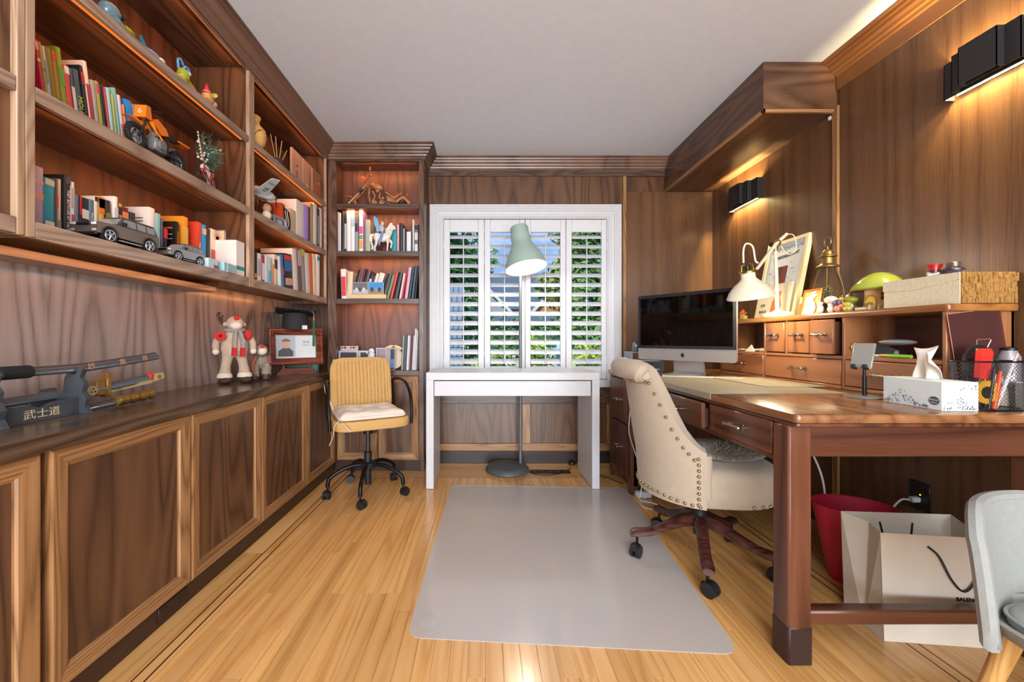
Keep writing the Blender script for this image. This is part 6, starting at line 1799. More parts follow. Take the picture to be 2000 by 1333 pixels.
# ------------------------------------------------------------------ hutch on the desk
hu = thing('desk_hutch', 'wooden desk hutch with small drawers and open pigeonholes', 'hutch', (1.79, 2.08, ZDK))
HX = 1.66
HYS = [(1.404, 1.418), (1.80, 1.814), (2.305, 2.319), (2.73, 2.745)]
for a, b in HYS: MB().cbox(HX, a, ZDK, 1.905, b, 1.14, .0025).build('divider', HUT_Z, hu, world=True)
rslab(HX - .012, 1.388, 1.905, 2.76, 1.138, 1.166, .012, .007).build('top_board', wood('hutch_top', '#6a3a1c', '#94602f', '#a8733c', 'Y', freq=10, rough=.25, coat=.3, stretch=.06, distort=2.5), hu, world=True)
MB().box(1.893, 1.404, ZDK, 1.905, 2.745, 1.14).build('back_panel', DESK_Y, hu, world=True)
for (a, b) in ((1.418, 1.80), (1.814, 2.305), (2.319, 2.73)):
    MB().cbox(HX + .002, a, .945, 1.893, b, .961, .002).build('shelf', HUT_Y, hu, world=True)
    MB().cbox(HX - .004, a, ZDK, 1.893, b, .822, .002).build('base_rail', HUT_Y, hu, world=True)
    d = MB().cbox(HX - .003, a + .003, .825, HX + .014, b - .003, .942, .003).build('drawer', HUT_Y, hu, world=True)
    pull(d, (HX - .003, (a + b) / 2, .886), (0, 1, 0), (-1, 0, 0), .085)
ya = [1.84 + .0, 1.99, 2.155]
for k, (a, b, dx) in enumerate(((1.834, 1.966, -.022), (1.992, 2.132, 0), (2.158, 2.298, 0))):
    d = MB().cbox(HX - .003 + dx, a, .967, HX + .012 + dx, b, 1.132, .003).build('small_drawer', HUT_Z, hu, world=True)
    MB().box(HX + .012 + dx, a + .004, .968, 1.86 + dx, b - .004, 1.12).build('drawer_box', mat('#4a2818', .6), d, world=True)
    pull(d, (HX - .003 + dx, (a + b) / 2, 1.06), (0, 1, 0), (-1, 0, 0), .05)
for y in (1.979, 2.145): MB().cbox(HX, y - .009, .961, HX + .02, y + .009, 1.138, .001).build('drawer_divider', HUT_Z, hu, world=True)

# ------------------------------------------------------------------ all-in-one computer
im = thing('computer', 'silver all-in-one computer with black screen on the desk', 'computer', (1.275, 2.50, ZDK + .002), rz=radians(-53.3))
ALU = mat('#c9c9cb', .3, .75)
W2 = .308
bx = MB(); rr0 = .014
pl_ = []
for cx2, cz2, a0 in ((W2 - rr0, .529 - rr0, 0), (-W2 + rr0, .529 - rr0, 90), (-W2 + rr0, .092 + rr0, 180), (W2 - rr0, .092 + rr0, 270)):
    for k in range(6):
        a = radians(a0 + 18 * k); pl_.append((cx2 + rr0 * cos(a), cz2 + rr0 * sin(a)))
MB().prism(pl_, 'xz', -.006, .012).build('body', ALU, im)
MB().lathe([(.0, .0), (.2, .004), (.27, .012), (.0, .05)], (0, .012, .31), 32, M=Matrix.Rotation(radians(-90), 3, 'X'), sy=.7).build('back_bulge', ALU, im)
gp = [(x, z) for x, z in pl_ if z > .2] + [(-W2, .168), (W2, .168)]
MB().prism(gp, 'xz', -.0085, -.006).build('glass', mat('#26282c', .06, coat=.3), im)
MB().box(-W2 + .018, -.0092, .188, W2 - .018, -.0086, .508).build('screen', mat('#020202', .05), im)
MB().cyl((0, -.0096, .518), (0, -.0087, .518), .003, n=10).build('webcam', BLACK, im)
ap = [(.0, -.3), (.12, -.36), (.24, -.3), (.34, -.12), (.36, -.02), (.27, .06), (.22, .16), (.25, .26), (.33, .34), (.22, .42), (.1, .4), (0, .36), (-.1, .4), (-.22, .43), (-.34, .34), (-.4, .16), (-.37, -.06), (-.27, -.26), (-.14, -.36)]
lf = [(.0, .45), (.03, .6), (.16, .7), (.17, .6), (.1, .49)]
MB().prism([(x * .03 , .126 + z * .03) for x, z in ap], 'xz', -.0072, -.0062).prism([(x * .03, .126 + z * .03) for x, z in lf], 'xz', -.0072, -.0062).build('chin_emblem', mat('#202226', .3), im)
sp = [(-.085, 0), (.095, 0), (.10, .004), (.075, .1), (.06, .2), (.045, .2), (.06, .1), (.07, .02), (.06, .008), (-.085, .006)]
MB().prism([(u, v) for u, v in sp], 'yz', -.095, .095).build('stand', ALU, im)

# letter tray with small cam behind the computer
t = thing('letter_tray', 'grey two tier letter tray behind the computer', 'tray', (1.17, 2.93, ZDK + .001))
TG = mat('#7b858c', .4)
for z in (.0, .065, .13): MB().cbox(-.09, -.08, z, .14, .08, z + .008, .002).build('tray', TG, t)
for x in (-.09, .132): MB().cbox(x, -.08, .008, x + .008, .08, .13, .002).build('side', TG, t)
MB().cbox(-.08, -.07, .0085, .12, .07, .014, .001).cbox(-.08, -.07, .0735, .12, .07, .079, .001).build('paper', mat('#e2e2de', .7), t)
t = thing('desk_camera', 'small rounded grey device on the letter tray', 'device', (1.13, 2.91, ZDK + .1395))
MB().lathe([(0, 0), (.022, .001), (.024, .02), (.02, .06), (.012, .07), (0, .072)], n=16).build('body', mat('#59626b', .3), t); MB().sphere((-.004, -.021, .045), .008, 8, 6).build('lens', mat('#e8eef2', .1), t)

# ------------------------------------------------------------------ flat things on the desk
LEA = mat('#8f8672', .45, var=.08, bump=.15, bscale=400)
t = thing('desk_mat', 'wide grey beige desk mat folded over the front edge', 'desk mat', (1.25, 2.02, ZDK + .0006))
MB().cbox(.958, 1.652, ZDK + .0006, 1.545, 2.42, ZDK + .0035, .001).build('sheet', LEA, t, world=True)
MB().cbox(.9565, 1.652, ZDK - .022, .9605, 2.42, ZDK + .0035, .001).build('front_lip', LEA, t, world=True)
tag(MB().cbox(1.345, 1.86, ZDK + .004, 1.635, 2.33, ZDK + .0075, .001).build('writing_pad', mat('#9c9480', .45, var=.06)), 'thin beige writing pad lying on the desk mat', 'writing pad')
kb = thing('keyboard_tray', 'long pale flat tray in front of the computer foot', 'tray', (1.30, 2.372, ZDK + .004), rz=radians(-21))
MB().cbox(-.2, -.06, 0, .22, -.008, .006, .002).build('tray', mat('#d4cbb4', .5), kb); MB().cbox(-.19, -.058, .0061, .21, -.05, .0085, .001).build('rim', mat('#8d866f', .5), kb)
ps = thing('phone_stand', 'grey phone stand with round foot on the desk', 'phone stand', (1.506, 1.557, ZDK + .0005), rz=radians(-62))
MB().lathe([(0, 0), (.058, 0), (.06, .003), (.058, .006), (0, .007)], n=32).build('foot', mat('#8d8a86', .35, .5), ps)
MB().cyl((0, .02, .006), (0, .02, .085), .0075, n=12).cyl((0, .02, .08), (0, .02, .145), .005, n=10).build('post', mat('#232325', .35, .4), ps)
RM = Matrix.Rotation(radians(-24), 3, 'X')
MB().cbox(-.034, -.004, -.055, .034, .004, .055, .004).rot(RM).move((0, .005, .165)).build('plate', mat('#8f8d86', .4, .3), ps)
m = MB()
for x in (-.024, .01): m.cbox(x, -.022, -.058, x + .016, .004, -.05, .002).cbox(x, -.024, -.058, x + .016, -.018, -.044, .002)
m.rot(RM).move((0, .005, .165)).build('lip', mat('#2c2c2e', .4, .3), ps)

# tissue box
tb_ = thing('tissue_box', 'long white and pale blue tissue box near the desk corner', 'tissue box', (1.538, 1.357, ZDK + .0005), rz=radians(-5))
# local: x across (short), y along (long)
WX, WY, HZ = .0535, .1015, .094
MB().cbox(-WX, -WY, 0, WX, WY, HZ, .0012).build('carton', mat('#d9e2e2', .6), tb_)
MB().box(-WX + .002, -WY - .0004, .002, WX - .002, -WY + .0002, HZ - .002).build('end_panel', mat('#e2ddc8', .6), tb_)
rr_ = random.Random(3)
dm = {c_: MB() for c_ in ('#5e6670', '#8a94a8', '#a8a89c', '#6d6a8c', '#8fb0c4')}
def leaf_dots(n, fn, xs, dens):
    for _ in range(n):
        u = rr_.uniform(*xs); top = dens(u)
        v = rr_.uniform(.006, max(.01, top)); c_ = rr_.choice(list(dm)); fn(dm[c_], u, v)
def dot_side(m, u, v): m.add([(-WX - .0006, u, v - .004), (-WX - .0006, u + .0022, v), (-WX - .0006, u + .0006, v + .004), (-WX - .0006, u - .0022, v)], [(0, 1, 2, 3)])
def dot_end(m, u, v): m.add([(u, -WY - .0008, v - .004), (u + .0022, -WY - .0008, v), (u + .0006, -WY - .0008, v + .004), (u - .0022, -WY - .0008, v)], [(0, 1, 2, 3)])
leaf_dots(75, dot_side, (-.06, .098), lambda u: .012 + .045 * max(0, 1 - abs(u - .03) / .06))
leaf_dots(60, dot_end, (-.05, .05), lambda u: .012 + .04 * max(0, 1 - abs(u + .01) / .05))
leaf_dots(10, lambda m, u, v: dot_end(m, u, .092 - v * .8), (.0, .05), lambda u: .03)
for c_, m in dm.items(): m.build('leaf_print', mat(c_, .6), tb_, kind='stuff', recalc=False)
ov = [(.017 * cos(a), .014 * sin(a)) for a in [2 * pi * k / 24 for k in range(24)]]
MB().add([(-WX - .0007, -.078 + u, .03 + v) for u, v in ov], [tuple(range(24))]).build('logo_oval', mat('#4a5158', .5), tb_)
text('Kleenex', .009, (-WX - .0012, -.078, .033), (0, -1, 0), (0, 0, 1), tb_, WHITE, depth=.0002)
MB().box(-WX - .0013, -.088, .0225, -WX - .0007, -.068, .0245).build('logo_line', WHITE, tb_)
rslab(-.03, -.06, .03, .06, HZ, HZ + .001, .028, .0003).build('opening', mat('#c9cfd0', .6), tb_)
def tis(i, j):
    u = i * 2 - 1; v = j
    x = .034 * u * (1 - .35 * v) + .014 * sin(3 * u + 4 * v) * v + .03 * v * u
    y = .016 * sin(5.5 * u) * (1 - .4 * v) + .03 * v * u + .018 * sin(2.2 * u + 1) * v
    z = HZ + .002 + .105 * v * (1 - .22 * u * u) + .02 * v * u + .006 * sin(7 * u) * v
    return Vector((y, x * 1.15, z))
MB().grid(tis, 26, 14).build('tissue', mat('#efeae0', .9), tb_, recalc=False, angle=70)

# pencil cup of wire mesh
pc = thing('pencil_cup', 'black wire mesh pencil cup on the desk corner', 'pencil cup', (1.68, 1.308, ZDK + .001))
def wire(mb, th):
    me = bpy.data.meshes.new('tmp'); me.from_pydata([tuple(p) for p in mb.v], [], mb.f)
    o = bpy.data.objects.new('tmp', me); col.objects.link(o)
    w = o.modifiers.new('w', 'WIREFRAME'); w.thickness = th; w.use_even_offset = False
    dg = bpy.context.evaluated_depsgraph_get(); dg.update()
    m2 = bpy.data.meshes.new_from_object(o.evaluated_get(dg))
    out = MB(); out.add([v.co.copy() for v in m2.vertices], [tuple(p.vertices) for p in m2.polygons])
    bpy.data.objects.remove(o); bpy.data.meshes.remove(me); bpy.data.meshes.remove(m2)
    return out
def cupf(i, j):
    x, y = sup(2 * pi * i, .088 + .006 * j, .055 + .004 * j, .75); return Vector((x, y, .003 + .155 * j))
base_ = MB()
nu, nv = 66, 24
pts_ = [cupf((i + (.5 if j % 2 else 0)) / nu, j / nv) for j in range(nv + 1) for i in range(nu)]
fsx = []
for j in range(0, nv - 1):      # diamond mesh
    for i in range(nu):
        if j % 2 == 0: fsx.append((j * nu + i, (j + 1) * nu + i, (j + 2) * nu + i if j + 2 <= nv else j * nu + i, (j + 1) * nu + (i - 1) % nu))
        else: fsx.append((j * nu + i, (j + 1) * nu + (i + 1) % nu, (j + 2) * nu + i, (j + 1) * nu + i))
base_.add(pts_, fsx)
wire(base_, .0012).build('mesh_wall', mat('#4a4a4c', .4, .4), pc, recalc=False, kind='stuff')
for z, k in ((.002, 1.0), (.158, 1.068)):
    MB().tube([Vector((sup(2 * pi * q / 48, .088 * k, .055 * k, .75)[0], sup(2 * pi * q / 48, .088 * k, .055 * k, .75)[1], z)) for q in range(48)], .0028, 6, closed=True).build('rim', BLACKM, pc)
MB().prism([(sup(2 * pi * q / 48, .087, .054, .75)) for q in range(48)], 'xy', 0, .002).build('floor_plate', BLACKM, pc)
def pen(name, label, dx, dy, h, tilt, c, r=.005, cap=None):
    t = thing(name, label, 'pen', (1.68 + dx, 1.308 + dy, ZDK + .0045), rot=(radians(tilt[0]), radians(tilt[1]), 0), group='pens in the wire cup')
    MB().cyl((0, 0, 0), (0, 0, h * .86), r, n=10).build('barrel', mat(c, .3), t)
    MB().cyl((0, 0, h * .86), (0, 0, h), r * .8, r * .5, n=10).build('cap', mat(cap or c, .3), t)
    MB().cbox(-r * .25, -r - .002, h * .6, r * .25, -r, h * .92, .0005).build('clip', STEEL, t)
pen('ball_pen', 'white ball pen tilted to the right in the wire cup', .018, -.01, .19, (4, 17), '#d8d4d8', cap='#c9a9a4')
pen('marker_pen', 'orange marker standing low in the wire cup', -.012, -.028, .125, (2, 8), '#e2501c', .007)
pen('marker_pen', 'thin black marker next to the orange one', -.032, -.03, .13, (2, 6), '#1e1e20', .005)
sx = thing('red_scissors', 'scissors with wide red handle in the wire cup', 'scissors', (1.64, 1.298, ZDK + .0045), rot=(radians(3), radians(3), radians(10)))
MB().prism([(-.004, 0), (.006, 0), (.01, .1), (-.008, .1)], 'xz', -.002, .002).build('blades', STEEL, sx)
MB().prism([(-.022, .1), (.018, .095), (.026, .185), (.014, .198), (-.018, .196), (-.026, .18)], 'xz', -.007, .007).build('handle', mat('#e0352c', .3), sx)
tp = thing('tape_cutter', 'yellow and black tape cutter inside the wire cup', 'tape cutter', (1.715, 1.283, ZDK + .0045), rot=(0, radians(-28), 0))
MB().prism([(-.04 + .045 * cos(a), .075 + .045 * sin(a)) for a in [pi * k / 10 for k in range(11)]] + [(-.06, .05), (-.01, .045)], 'xz', -.008, .008).build('body', mat('#d39a24', .35), tp)
MB().cyl((-.04, -.0085, .082), (-.04, .0085, .082), .02, n=16).build('wheel', BLACK, tp)
pk = thing('tape_roll', 'round black and clear tape roll standing in the wire cup', 'tape roll', (1.68, 1.333, ZDK + .1), rz=radians(8))
MB().tube([(.052 * cos(a), 0, .052 + .052 * sin(a)) for a in [2 * pi * k / 28 for k in range(28)]], .012, 8, closed=True, flat=.6).build('ring', mat('#1d1d20', .3, coat=.3), pk)
MB().cbox(-.022, -.012, .05, .026, -.0085, .1, .001).build('label_patch', mat('#9a9c98', .4), pk)
wt = thing('wire_clip', 'bent triangular wire photo clip rising from the wire cup', 'clip', (1.715, 1.338, ZDK + .0045))
MB().tube([(.0, 0, .0), (-.022, 0, .17), (-.03, 0, .222), (-.026, 0, .226), (.016, 0, .229), (.019, 0, .224), (-.008, 0, .172), (.006, 0, .0)], .0013, 6).build('wire', mat('#c9a79a', .3, .8), wt)
ac = thing('acrylic_sheet', 'tilted clear acrylic sheet leaning against the hutch end', 'sheet', (1.79, 1.3845, ZDK + .001), rot=(radians(-2), radians(-7), 0))
MB().cbox(-.10, -.002, 0.0, .09, .001, .335, .0006).build('sheet', mat('#8a5a58', .08, trans=.8, ior=1.3), ac)
m = MB()
m.tube([(-.1, -.002, .335), (.09, -.002, .335)], .001, 4).tube([(-.1, -.002, .335), (-.1, -.002, 0)], .001, 4).build('bright_edge', mat('#c9968c', .3), ac)
mg_ = thing('white_mug', 'plain white mug at the right edge of the desk', 'mug', (1.825, 1.295, ZDK + .0005))
MB().lathe([(0, 0), (.036, 0), (.039, .004), (.04, .085), (.038, .087), (.036, .082), (.035, .008), (0, .006)], n=28).build('body', mat('#e8e4dc', .25, coat=.4), mg_)
MB().tube(bez([(.039, 0, .07), (.062, 0, .066), (.066, 0, .04), (.039, 0, .02)]), .005, 8).build('handle', mat('#e8e4dc', .25, coat=.4), mg_)
t = thing('paper_napkin', 'folded cream napkin between pencil cup and mug', 'napkin', (1.80, 1.352, ZDK + .0005), rz=radians(10))
MB().prism([(-.03, 0), (.012, 0), (.008, .05), (-.004, .095), (-.028, .09)], 'xz', -.004, .004).build('sheet', mat('#ddd5c4', .9), t)
t = thing('grey_bottle', 'grey cylindrical bottle at the right edge behind the mug', 'bottle', (1.845, 1.375, ZDK + .0005))
MB().lathe([(0, 0), (.026, 0), (.027, .004), (.027, .17), (.02, .185), (.018, .2), (0, .202)], n=20).build('body', mat('#8f8b92', .3, .2), t); MB().lathe([(.019, .186), (.0195, .2), (0, .206)], n=16).build('cap', BLACK, t)

# ------------------------------------------------------------------ pigeonhole contents
ZP = .9615
st_ = thing('stapler', 'black stapler lying in the right pigeonhole', 'stapler', (1.70, 1.66, ZP), rz=radians(-88))
MB().cbox(-.075, -.016, 0, .075, .016, .012, .003).build('base', BLACK, st_)
MB().prism([(-.075, .018), (.07, .015), (.07, .032), (.02, .048), (-.06, .05), (-.075, .04)], 'xz', -.014, .014).build('arm', mat('#222226', .25, coat=.4), st_)
MB().cyl((.06, -.015, .02), (.06, .015, .02), .009, n=12).build('hinge', STEEL, st_)
t = thing('mesh_pouch', 'silver mesh pouch on top of the stapler', 'pouch', (1.69, 1.60, ZP + .052), rz=radians(-86))
MB().sphere((0, 0, .012), (.07, .022, .012), 20, 8).build('body', mat('#8f959c', .4, .5, bump=1, bscale=500, var=.6, vscale=350), t)
t = thing('highlighter', 'green highlighter lying in the right pigeonhole', 'highlighter', (1.672, 1.59, ZP))
MB().tube([(0, -.06, .008), (0, .03, .008)], .0075, 10).build('barrel', mat('#86b832', .35), t); MB().tube([(0, .03, .008), (0, .06, .008)], [.0078, .006], 10).build('cap', mat('#b9894a', .3), t)
t = thing('blue_eraser', 'pale blue eraser pen in front of the stapler', 'eraser', (1.663, 1.645, ZP))
MB().tube([(.012, -.045, .006), (.012, .045, .006)], .006, 8).build('body', mat('#8fb4cc', .3), t); MB().tube([(.012, .045, .006), (.012, .058, .006)], [.006, .003], 8).build('tip', WHITE, t)
t = thing('curled_ribbon', 'cream curled ribbon in the right pigeonhole', 'ribbon', (1.69, 1.775, ZP))
MB().tube(bez([(0, -.02, .006), (.01, .0, .02), (-.01, .012, .035), (.005, .02, .05), (-.008, .0, .058)]), .004, 6, flat=.3).build('loop', mat('#d8c89a', .5), t)
t = thing('phone_cables', 'tangle of white cables and chargers in the left pigeonhole', 'cables', (1.72, 2.42, ZP))
m = MB()
for k in range(4):
    m.tube(bez([(rnd.uniform(-.04, .06), rnd.uniform(-.1, .14), .004 + .012 * rnd.random()) for _ in range(6)], 6), .0025, 6)
m.tube(bez([(-.05, .08, .01), (-.062, .12, .01), (-.066, .15, -.01), (-.064, .17, -.02)]), .0022, 6)
m.build('cable', mat('#e6e0cc', .4), t)
MB().cbox(-.03, -.09, .002, .05, -.02, .022, .004).build('charger', mat('#e2dcc6', .4), t)
MB().cbox(-.05, .0, .0, -.043, .1, .05, .002).rot(Matrix.Rotation(radians(-35), 3, 'X'), (0, 0, .01)).build('white_card', mat('#efe9d8', .5), t)

# ------------------------------------------------------------------ on top of the hutch
ZH = 1.1665
dl = thing('desk_lamp', 'cream adjustable desk lamp with bell shade on the hutch', 'lamp', (1.712, 2.28, ZH))
CRM = mat('#e6dcc2', .35, coat=.2)
m = MB(); m.lathe([(0, 0), (.098, 0), (.104, .006), (.104, .018), (.095, .024), (.03, .034), (.016, .045), (0, .046)], n=10, sx=.62); m.build('base', CRM, dl)
MB().cyl((0, 0, .03), (-.012, 0, .405), .0105, .0095, 14).build('post', CRM, dl)
MB().cyl((-.012, 0, .385), (-.012, 0, .415), .0125, n=12).cyl((-.012, -.008, .43), (-.012, -.02, .43), .02, n=16).build('brass_joint', BRASS, dl)
MB().cyl((-.012, 0, .43), (-.012, .035, .43), .013, n=14).build('knob', BLACK, dl)
J = Vector((-.012, -.012, .43)); SHt = Vector((-.239, -.145, .257)); U = Vector((.055, -.0, .485))
MB().tube([U, J, SHt + Vector((.02, 0, .0))], [.0085, .0105, .008], 8).build('arm', CRM, dl)
MB().tube(bez([U, U + Vector((.018, -.03, -.02)), U + Vector((.02, -.04, -.1)), U + Vector((-.02, -.03, -.125)), J + Vector((.01, -.015, -.02))]), .003, 6).build('cable', mat('#d8c9a4', .5), dl)
MB().tube(bez([SHt + Vector((.025, 0, .03)), SHt + Vector((.01, 0, .045)), SHt + Vector((-.005, .0, .12)), SHt + Vector((-.04, 0, .135)), SHt + Vector((-.055, 0, .1)), SHt + Vector((-.055, 0, .03))]), .0045, 6).build('cable', mat('#eee6d2', .5), dl)
TM = Matrix.Rotation(radians(-12), 3, 'Y') @ Matrix.Rotation(radians(8), 3, 'X')
so2 = Vector((-.259, -.15, .10))
MB().lathe([(.112, 0), (.112, .004), (.098, .035), (.072, .068), (.045, .09), (.034, .104), (.033, .135), (.038, .136), (.038, .142), (0, .143)], so2, 32, M=TM, cap=False).build('shade', CRM, dl, angle=60)
MB().lathe([(.110, .002), (.096, .035), (.07, .067), (.043, .088), (0, .1)], so2, 32, M=TM, cap=False).build('shade_lining', mat('#fbf6e6', .6), dl, angle=60)
MB().sphere(so2 + TM @ Vector((0, 0, .05)), .028, 14, 10).build('bulb', mat('#fff2d8', .5, emit=25), dl)
MB().lathe([(.04, .136), (.04, .146), (0, .146)], so2, 16, M=TM).build('brass_collar', BRASS, dl)
m = MB()
for s in (-1, 1): m.tube([so2 + TM @ Vector((s * .034, 0, .14)), so2 + TM @ Vector((s * .03, 0, .175)), so2 + TM @ Vector((s * .012, 0, .182))], .0025, 6)
m.build('brass_yoke', BRASS, dl)
MB().cyl(so2 + TM @ Vector((0, 0, .143)), so2 + TM @ Vector((0, 0, .172)), .014, n=12).build('socket', BLACK, dl)
point_light('desk_lamp_light', Vector((1.712, 2.28, ZH)) + so2 + TM @ Vector((0, 0, .012)), 7.0, (1.0, .82, .52), .03)

def leaning(name, label, cat, X0, Yc, w, h, lean, th, c, fw=0, inner=None):
    """panel leaning on the right wall; local x runs along -Y world, faces -X"""
    t = thing(name, label, cat, (X0, Yc, ZH), rot=(radians(-lean), 0, radians(-90)))
    if fw:
        for m_, nm in zip(frame_sides(-w / 2, 0, w / 2, h, [(0, th), (0, 0), (fw, 0), (fw, th * .6)], lambda u, v, d: Vector((u, d, v))), ('frame_bottom', 'frame_side', 'frame_top', 'frame_side')): m_.build(nm, mat(c, .45), t)
        MB().box(-w / 2 + fw * .8, th * .3, fw * .8, w / 2 - fw * .8, th * .6, h - fw * .8).build('print', mat(inner, .5), t)
    else:
        MB().cbox(-w / 2, 0, 0, w / 2, th, h, .001).build('board', mat(c, .5), t)
    return t
INKC = mat('#26262a', .5)
t = leaning('wall_print', 'large cream framed print with black title leaning on the wall', 'picture', 1.803, 2.445, .33, .505, 11, .026, '#e2d4ac', .022, '#d6dade')
text('WUNSCHGEZNICHT', .026, (.0, .0072, .40), (1, 0, .08), (-.08, 0, 1), t, INKC, italic=.25, bold=.0006, xs=.85)
MB().box(-.05, .0066, .215, .035, .0076, .335).build('print_photo', mat('#4a3a44', .5), t); MB().box(-.008, .006, .22, .03, .0066, .33).build('print_photo', mat('#7a3a28', .5), t)
sm = MB(); rr_ = random.Random(6)
for _ in range(46):
    u, v = rr_.uniform(-.125, .115), rr_.choice((rr_.uniform(.2, .36), rr_.uniform(.43, .46)))
    if -.06 < u < .04 and v < .36: continue
    sm.box(u, .0068, v, u + rr_.uniform(.008, .03), .0076, v + .0016)
sm.build('scribbles', mat('#6b6f78', .5), t, kind='stuff')
t = leaning('small_poster', 'smaller cream poster with orange figure in front of the large print', 'poster', 1.782, 2.43, .27, .215, 9, .006, '#e4dabb')
MB().prism([(-.02, .03), (.06, .03), (.07, .08), (.05, .13), (.06, .17), (.02, .16), (-.01, .1)], 'xz', -.0008, .0002).build('print_figure', mat('#d9764a', .5), t)
text('EYE', .024, (-.085, -.0006, .085), (1, 0, 0), (0, 0, 1), t, INKC, bold=.0006); text('BOLD', .024, (-.08, -.0006, .045), (1, 0, 0), (0, 0, 1), t, INKC, bold=.0006)
t = leaning('greeting_card', 'small orange card behind the large print, right of the lamp', 'card', 1.80, 2.215, .07, .115, 10, .002, '#e0cfa0')
MB().box(-.03, -.0006, .01, .03, .0, .075).build('print', mat('#d9824c', .5), t)
# poppy ornament at the far end
t = thing('poppy_ornament', 'tiny flower pot ornament with one red poppy', 'ornament', (1.70, 2.56, ZH))
MB().cbox(-.02, -.03, 0, .02, .03, .006, .002).lathe([(0, .005), (.014, .006), (.017, .03), (0, .03)], (0, .012, 0), 10).lathe([(0, .005), (.013, .006), (.016, .024), (0, .024)], (0, -.014, 0), 10).build('pots', mat('#a08a4a', .6), t)
MB().lathe([(0, .004), (.016, .0), (.02, .005), (.012, .008), (0, .008)], (-.008, -.004, .045), 12, M=Matrix.Rotation(radians(-60), 3, 'Y')).build('poppy', mat('#e2451c', .6), t)
m = MB(); leaf_mesh(m, (0, .004, .04), (.016, .024, .018), 50, .009, rnd); m.build('leaves', mat('#8a8a3c', .7), t, kind='stuff', recalc=False)

# lantern with a tiny tree
la = thing('lantern', 'antique brass glass lantern holding a tiny decorated tree', 'lantern', (1.815, 2.065, ZH))
la.scale = (.8, .8, 1)
ANT = mat('#8f7445', .35, .8)
MB().lathe([(0, 0), (.06, 0), (.062, .008), (.05, .014), (.05, .03), (.055, .034), (0, .036)], n=28).build('base', ANT, la)
MB().lathe([(.05, .034), (.07, .07), (.078, .105), (.072, .15), (.052, .21), (.04, .245), (.037, .25)], n=32, cap=False).build('glass', mat('#f4f8fa', .02, trans=1.0, ior=1.15), la, angle=80)
MB().lathe([(.062, .25), (.063, .254), (.044, .264), (.038, .27), (.037, .3), (.05, .305), (.05, .309), (.034, .316), (.03, .33), (.016, .344), (0, .346)], n=28).build('cap', ANT, la)
MB().tube([(0, .026 * cos(a), .385 + .026 * sin(a)) for a in [2 * pi * k / 24 for k in range(24)]], .003, 6, closed=True).cyl((0, 0, .342), (0, 0, .362), .005, n=8).build('ring', ANT, la)
m = MB()
for k in range(7): m.lathe([(.032 - k * .004, .04 + k * .017), (.002, .062 + k * .017)], n=12)
m.build('tiny_tree', mat('#31553a', .7, var=.5, vscale=120), la)
m = MB()
for k in range(22): a = k * 2.4; f = k / 22; m.sphere(((.03 - .024 * f) * cos(a), (.03 - .024 * f) * sin(a), .048 + .11 * f), .0035, 6, 5)
m.build('baubles', mat('#d9c04a', .3), la)
for s in range(4):
    a = pi / 4 + s * pi / 2
    MB().tube(bez([(r * cos(a), r * sin(a), z) for r, z in ((.052, .03), (.078, .09), (.078, .125), (.06, .2), (.042, .255))]), .0028, 6).build('rib', ANT, la)

# cards and little figures in front
t = leaning('greeting_card', 'orange card with a white rabbit cut-out standing on the hutch', 'card', 1.70, 2.045, .115, .135, 9, .002, '#d9a052')
MB().box(-.057, -.0005, .0, -.045, .0, .134).box(-.057, -.0005, .122, .05, .0, .134).build('card_border', mat('#e0641c', .5), t)
rb = [(-.042, .0), (.03, .0), (.04, .03), (.03, .06), (.015, .075), (.03, .095), (.045, .1), (.03, .108), (.012, .1), (.03, .122), (.01, .118), (-.008, .098), (-.028, .085), (-.035, .062), (-.02, .055), (-.035, .03)]
MB().prism([(u * 1.0, v) for u, v in rb], 'xz', -.006, -.003).build('rabbit_cutout', mat('#fbf8ee', .5), t)
def figurine(label, y, x, spec):
    t = thing('tiny_figurine', label, 'figurine', (x, y, ZH), group='tiny figures on the hutch')
    for nm, c, sh in spec:
        m = MB()
        for (p, r) in sh: m.sphere(p, r, 10, 8)
        m.build(nm, mat(c, .3, coat=.3), t)
figurine('tiny white crystal vase figure beside the rabbit card', 1.958, 1.685, [('body', '#e2d6d6', [((0, 0, .022), (.014, .014, .022)), ((0, 0, .05), (.012, .012, .01))])])
figurine('tiny white gnome with pink spotted mushroom hat', 1.905, 1.69, [('body', '#efe6d2', [((0, 0, .018), (.014, .014, .018)), ((0, 0, .04), (.012, .012, .012))]), ('hat', '#e6c3c0', [((0, 0, .062), (.026, .028, .02))])])
figurine('tiny figure with dark blue hair and coral arm', 1.868, 1.69, [('body', '#d98a72', [((0, 0, .018), (.013, .013, .018)), ((.0, -.018, .03), (.008, .014, .008))]), ('hair', '#4b4a68', [((0, 0, .045), (.016, .018, .016))])])
figurine('tiny yellow spiky hedgehog figure behind the gnome', 1.918, 1.762, [('body', '#d8a24a', [((0, 0, .03), (.02, .03, .03)), ((0, .01, .06), (.012, .018, .02))]), ('spikes', '#8a4a2c', [((0, -.01 * k, .055 + .01 * k), (.006, .006, .012)) for k in range(4)])])
figurine('tiny green frog figure beside the mushroom house', 1.822, 1.695, [('body', '#b9b04a', [((0, 0, .014), (.016, .018, .014)), ((0, 0, .034), (.012, .014, .012))])])
figurine('tiny gnome under a glossy green mushroom cap', 1.853, 1.738, [('body', '#efe8d0', [((0, 0, .022), (.012, .012, .022)), ((0, .018, .075), (.008, .008, .008))]), ('hat', '#9aa234', [((0, 0, .058), (.026, .032, .018))])])

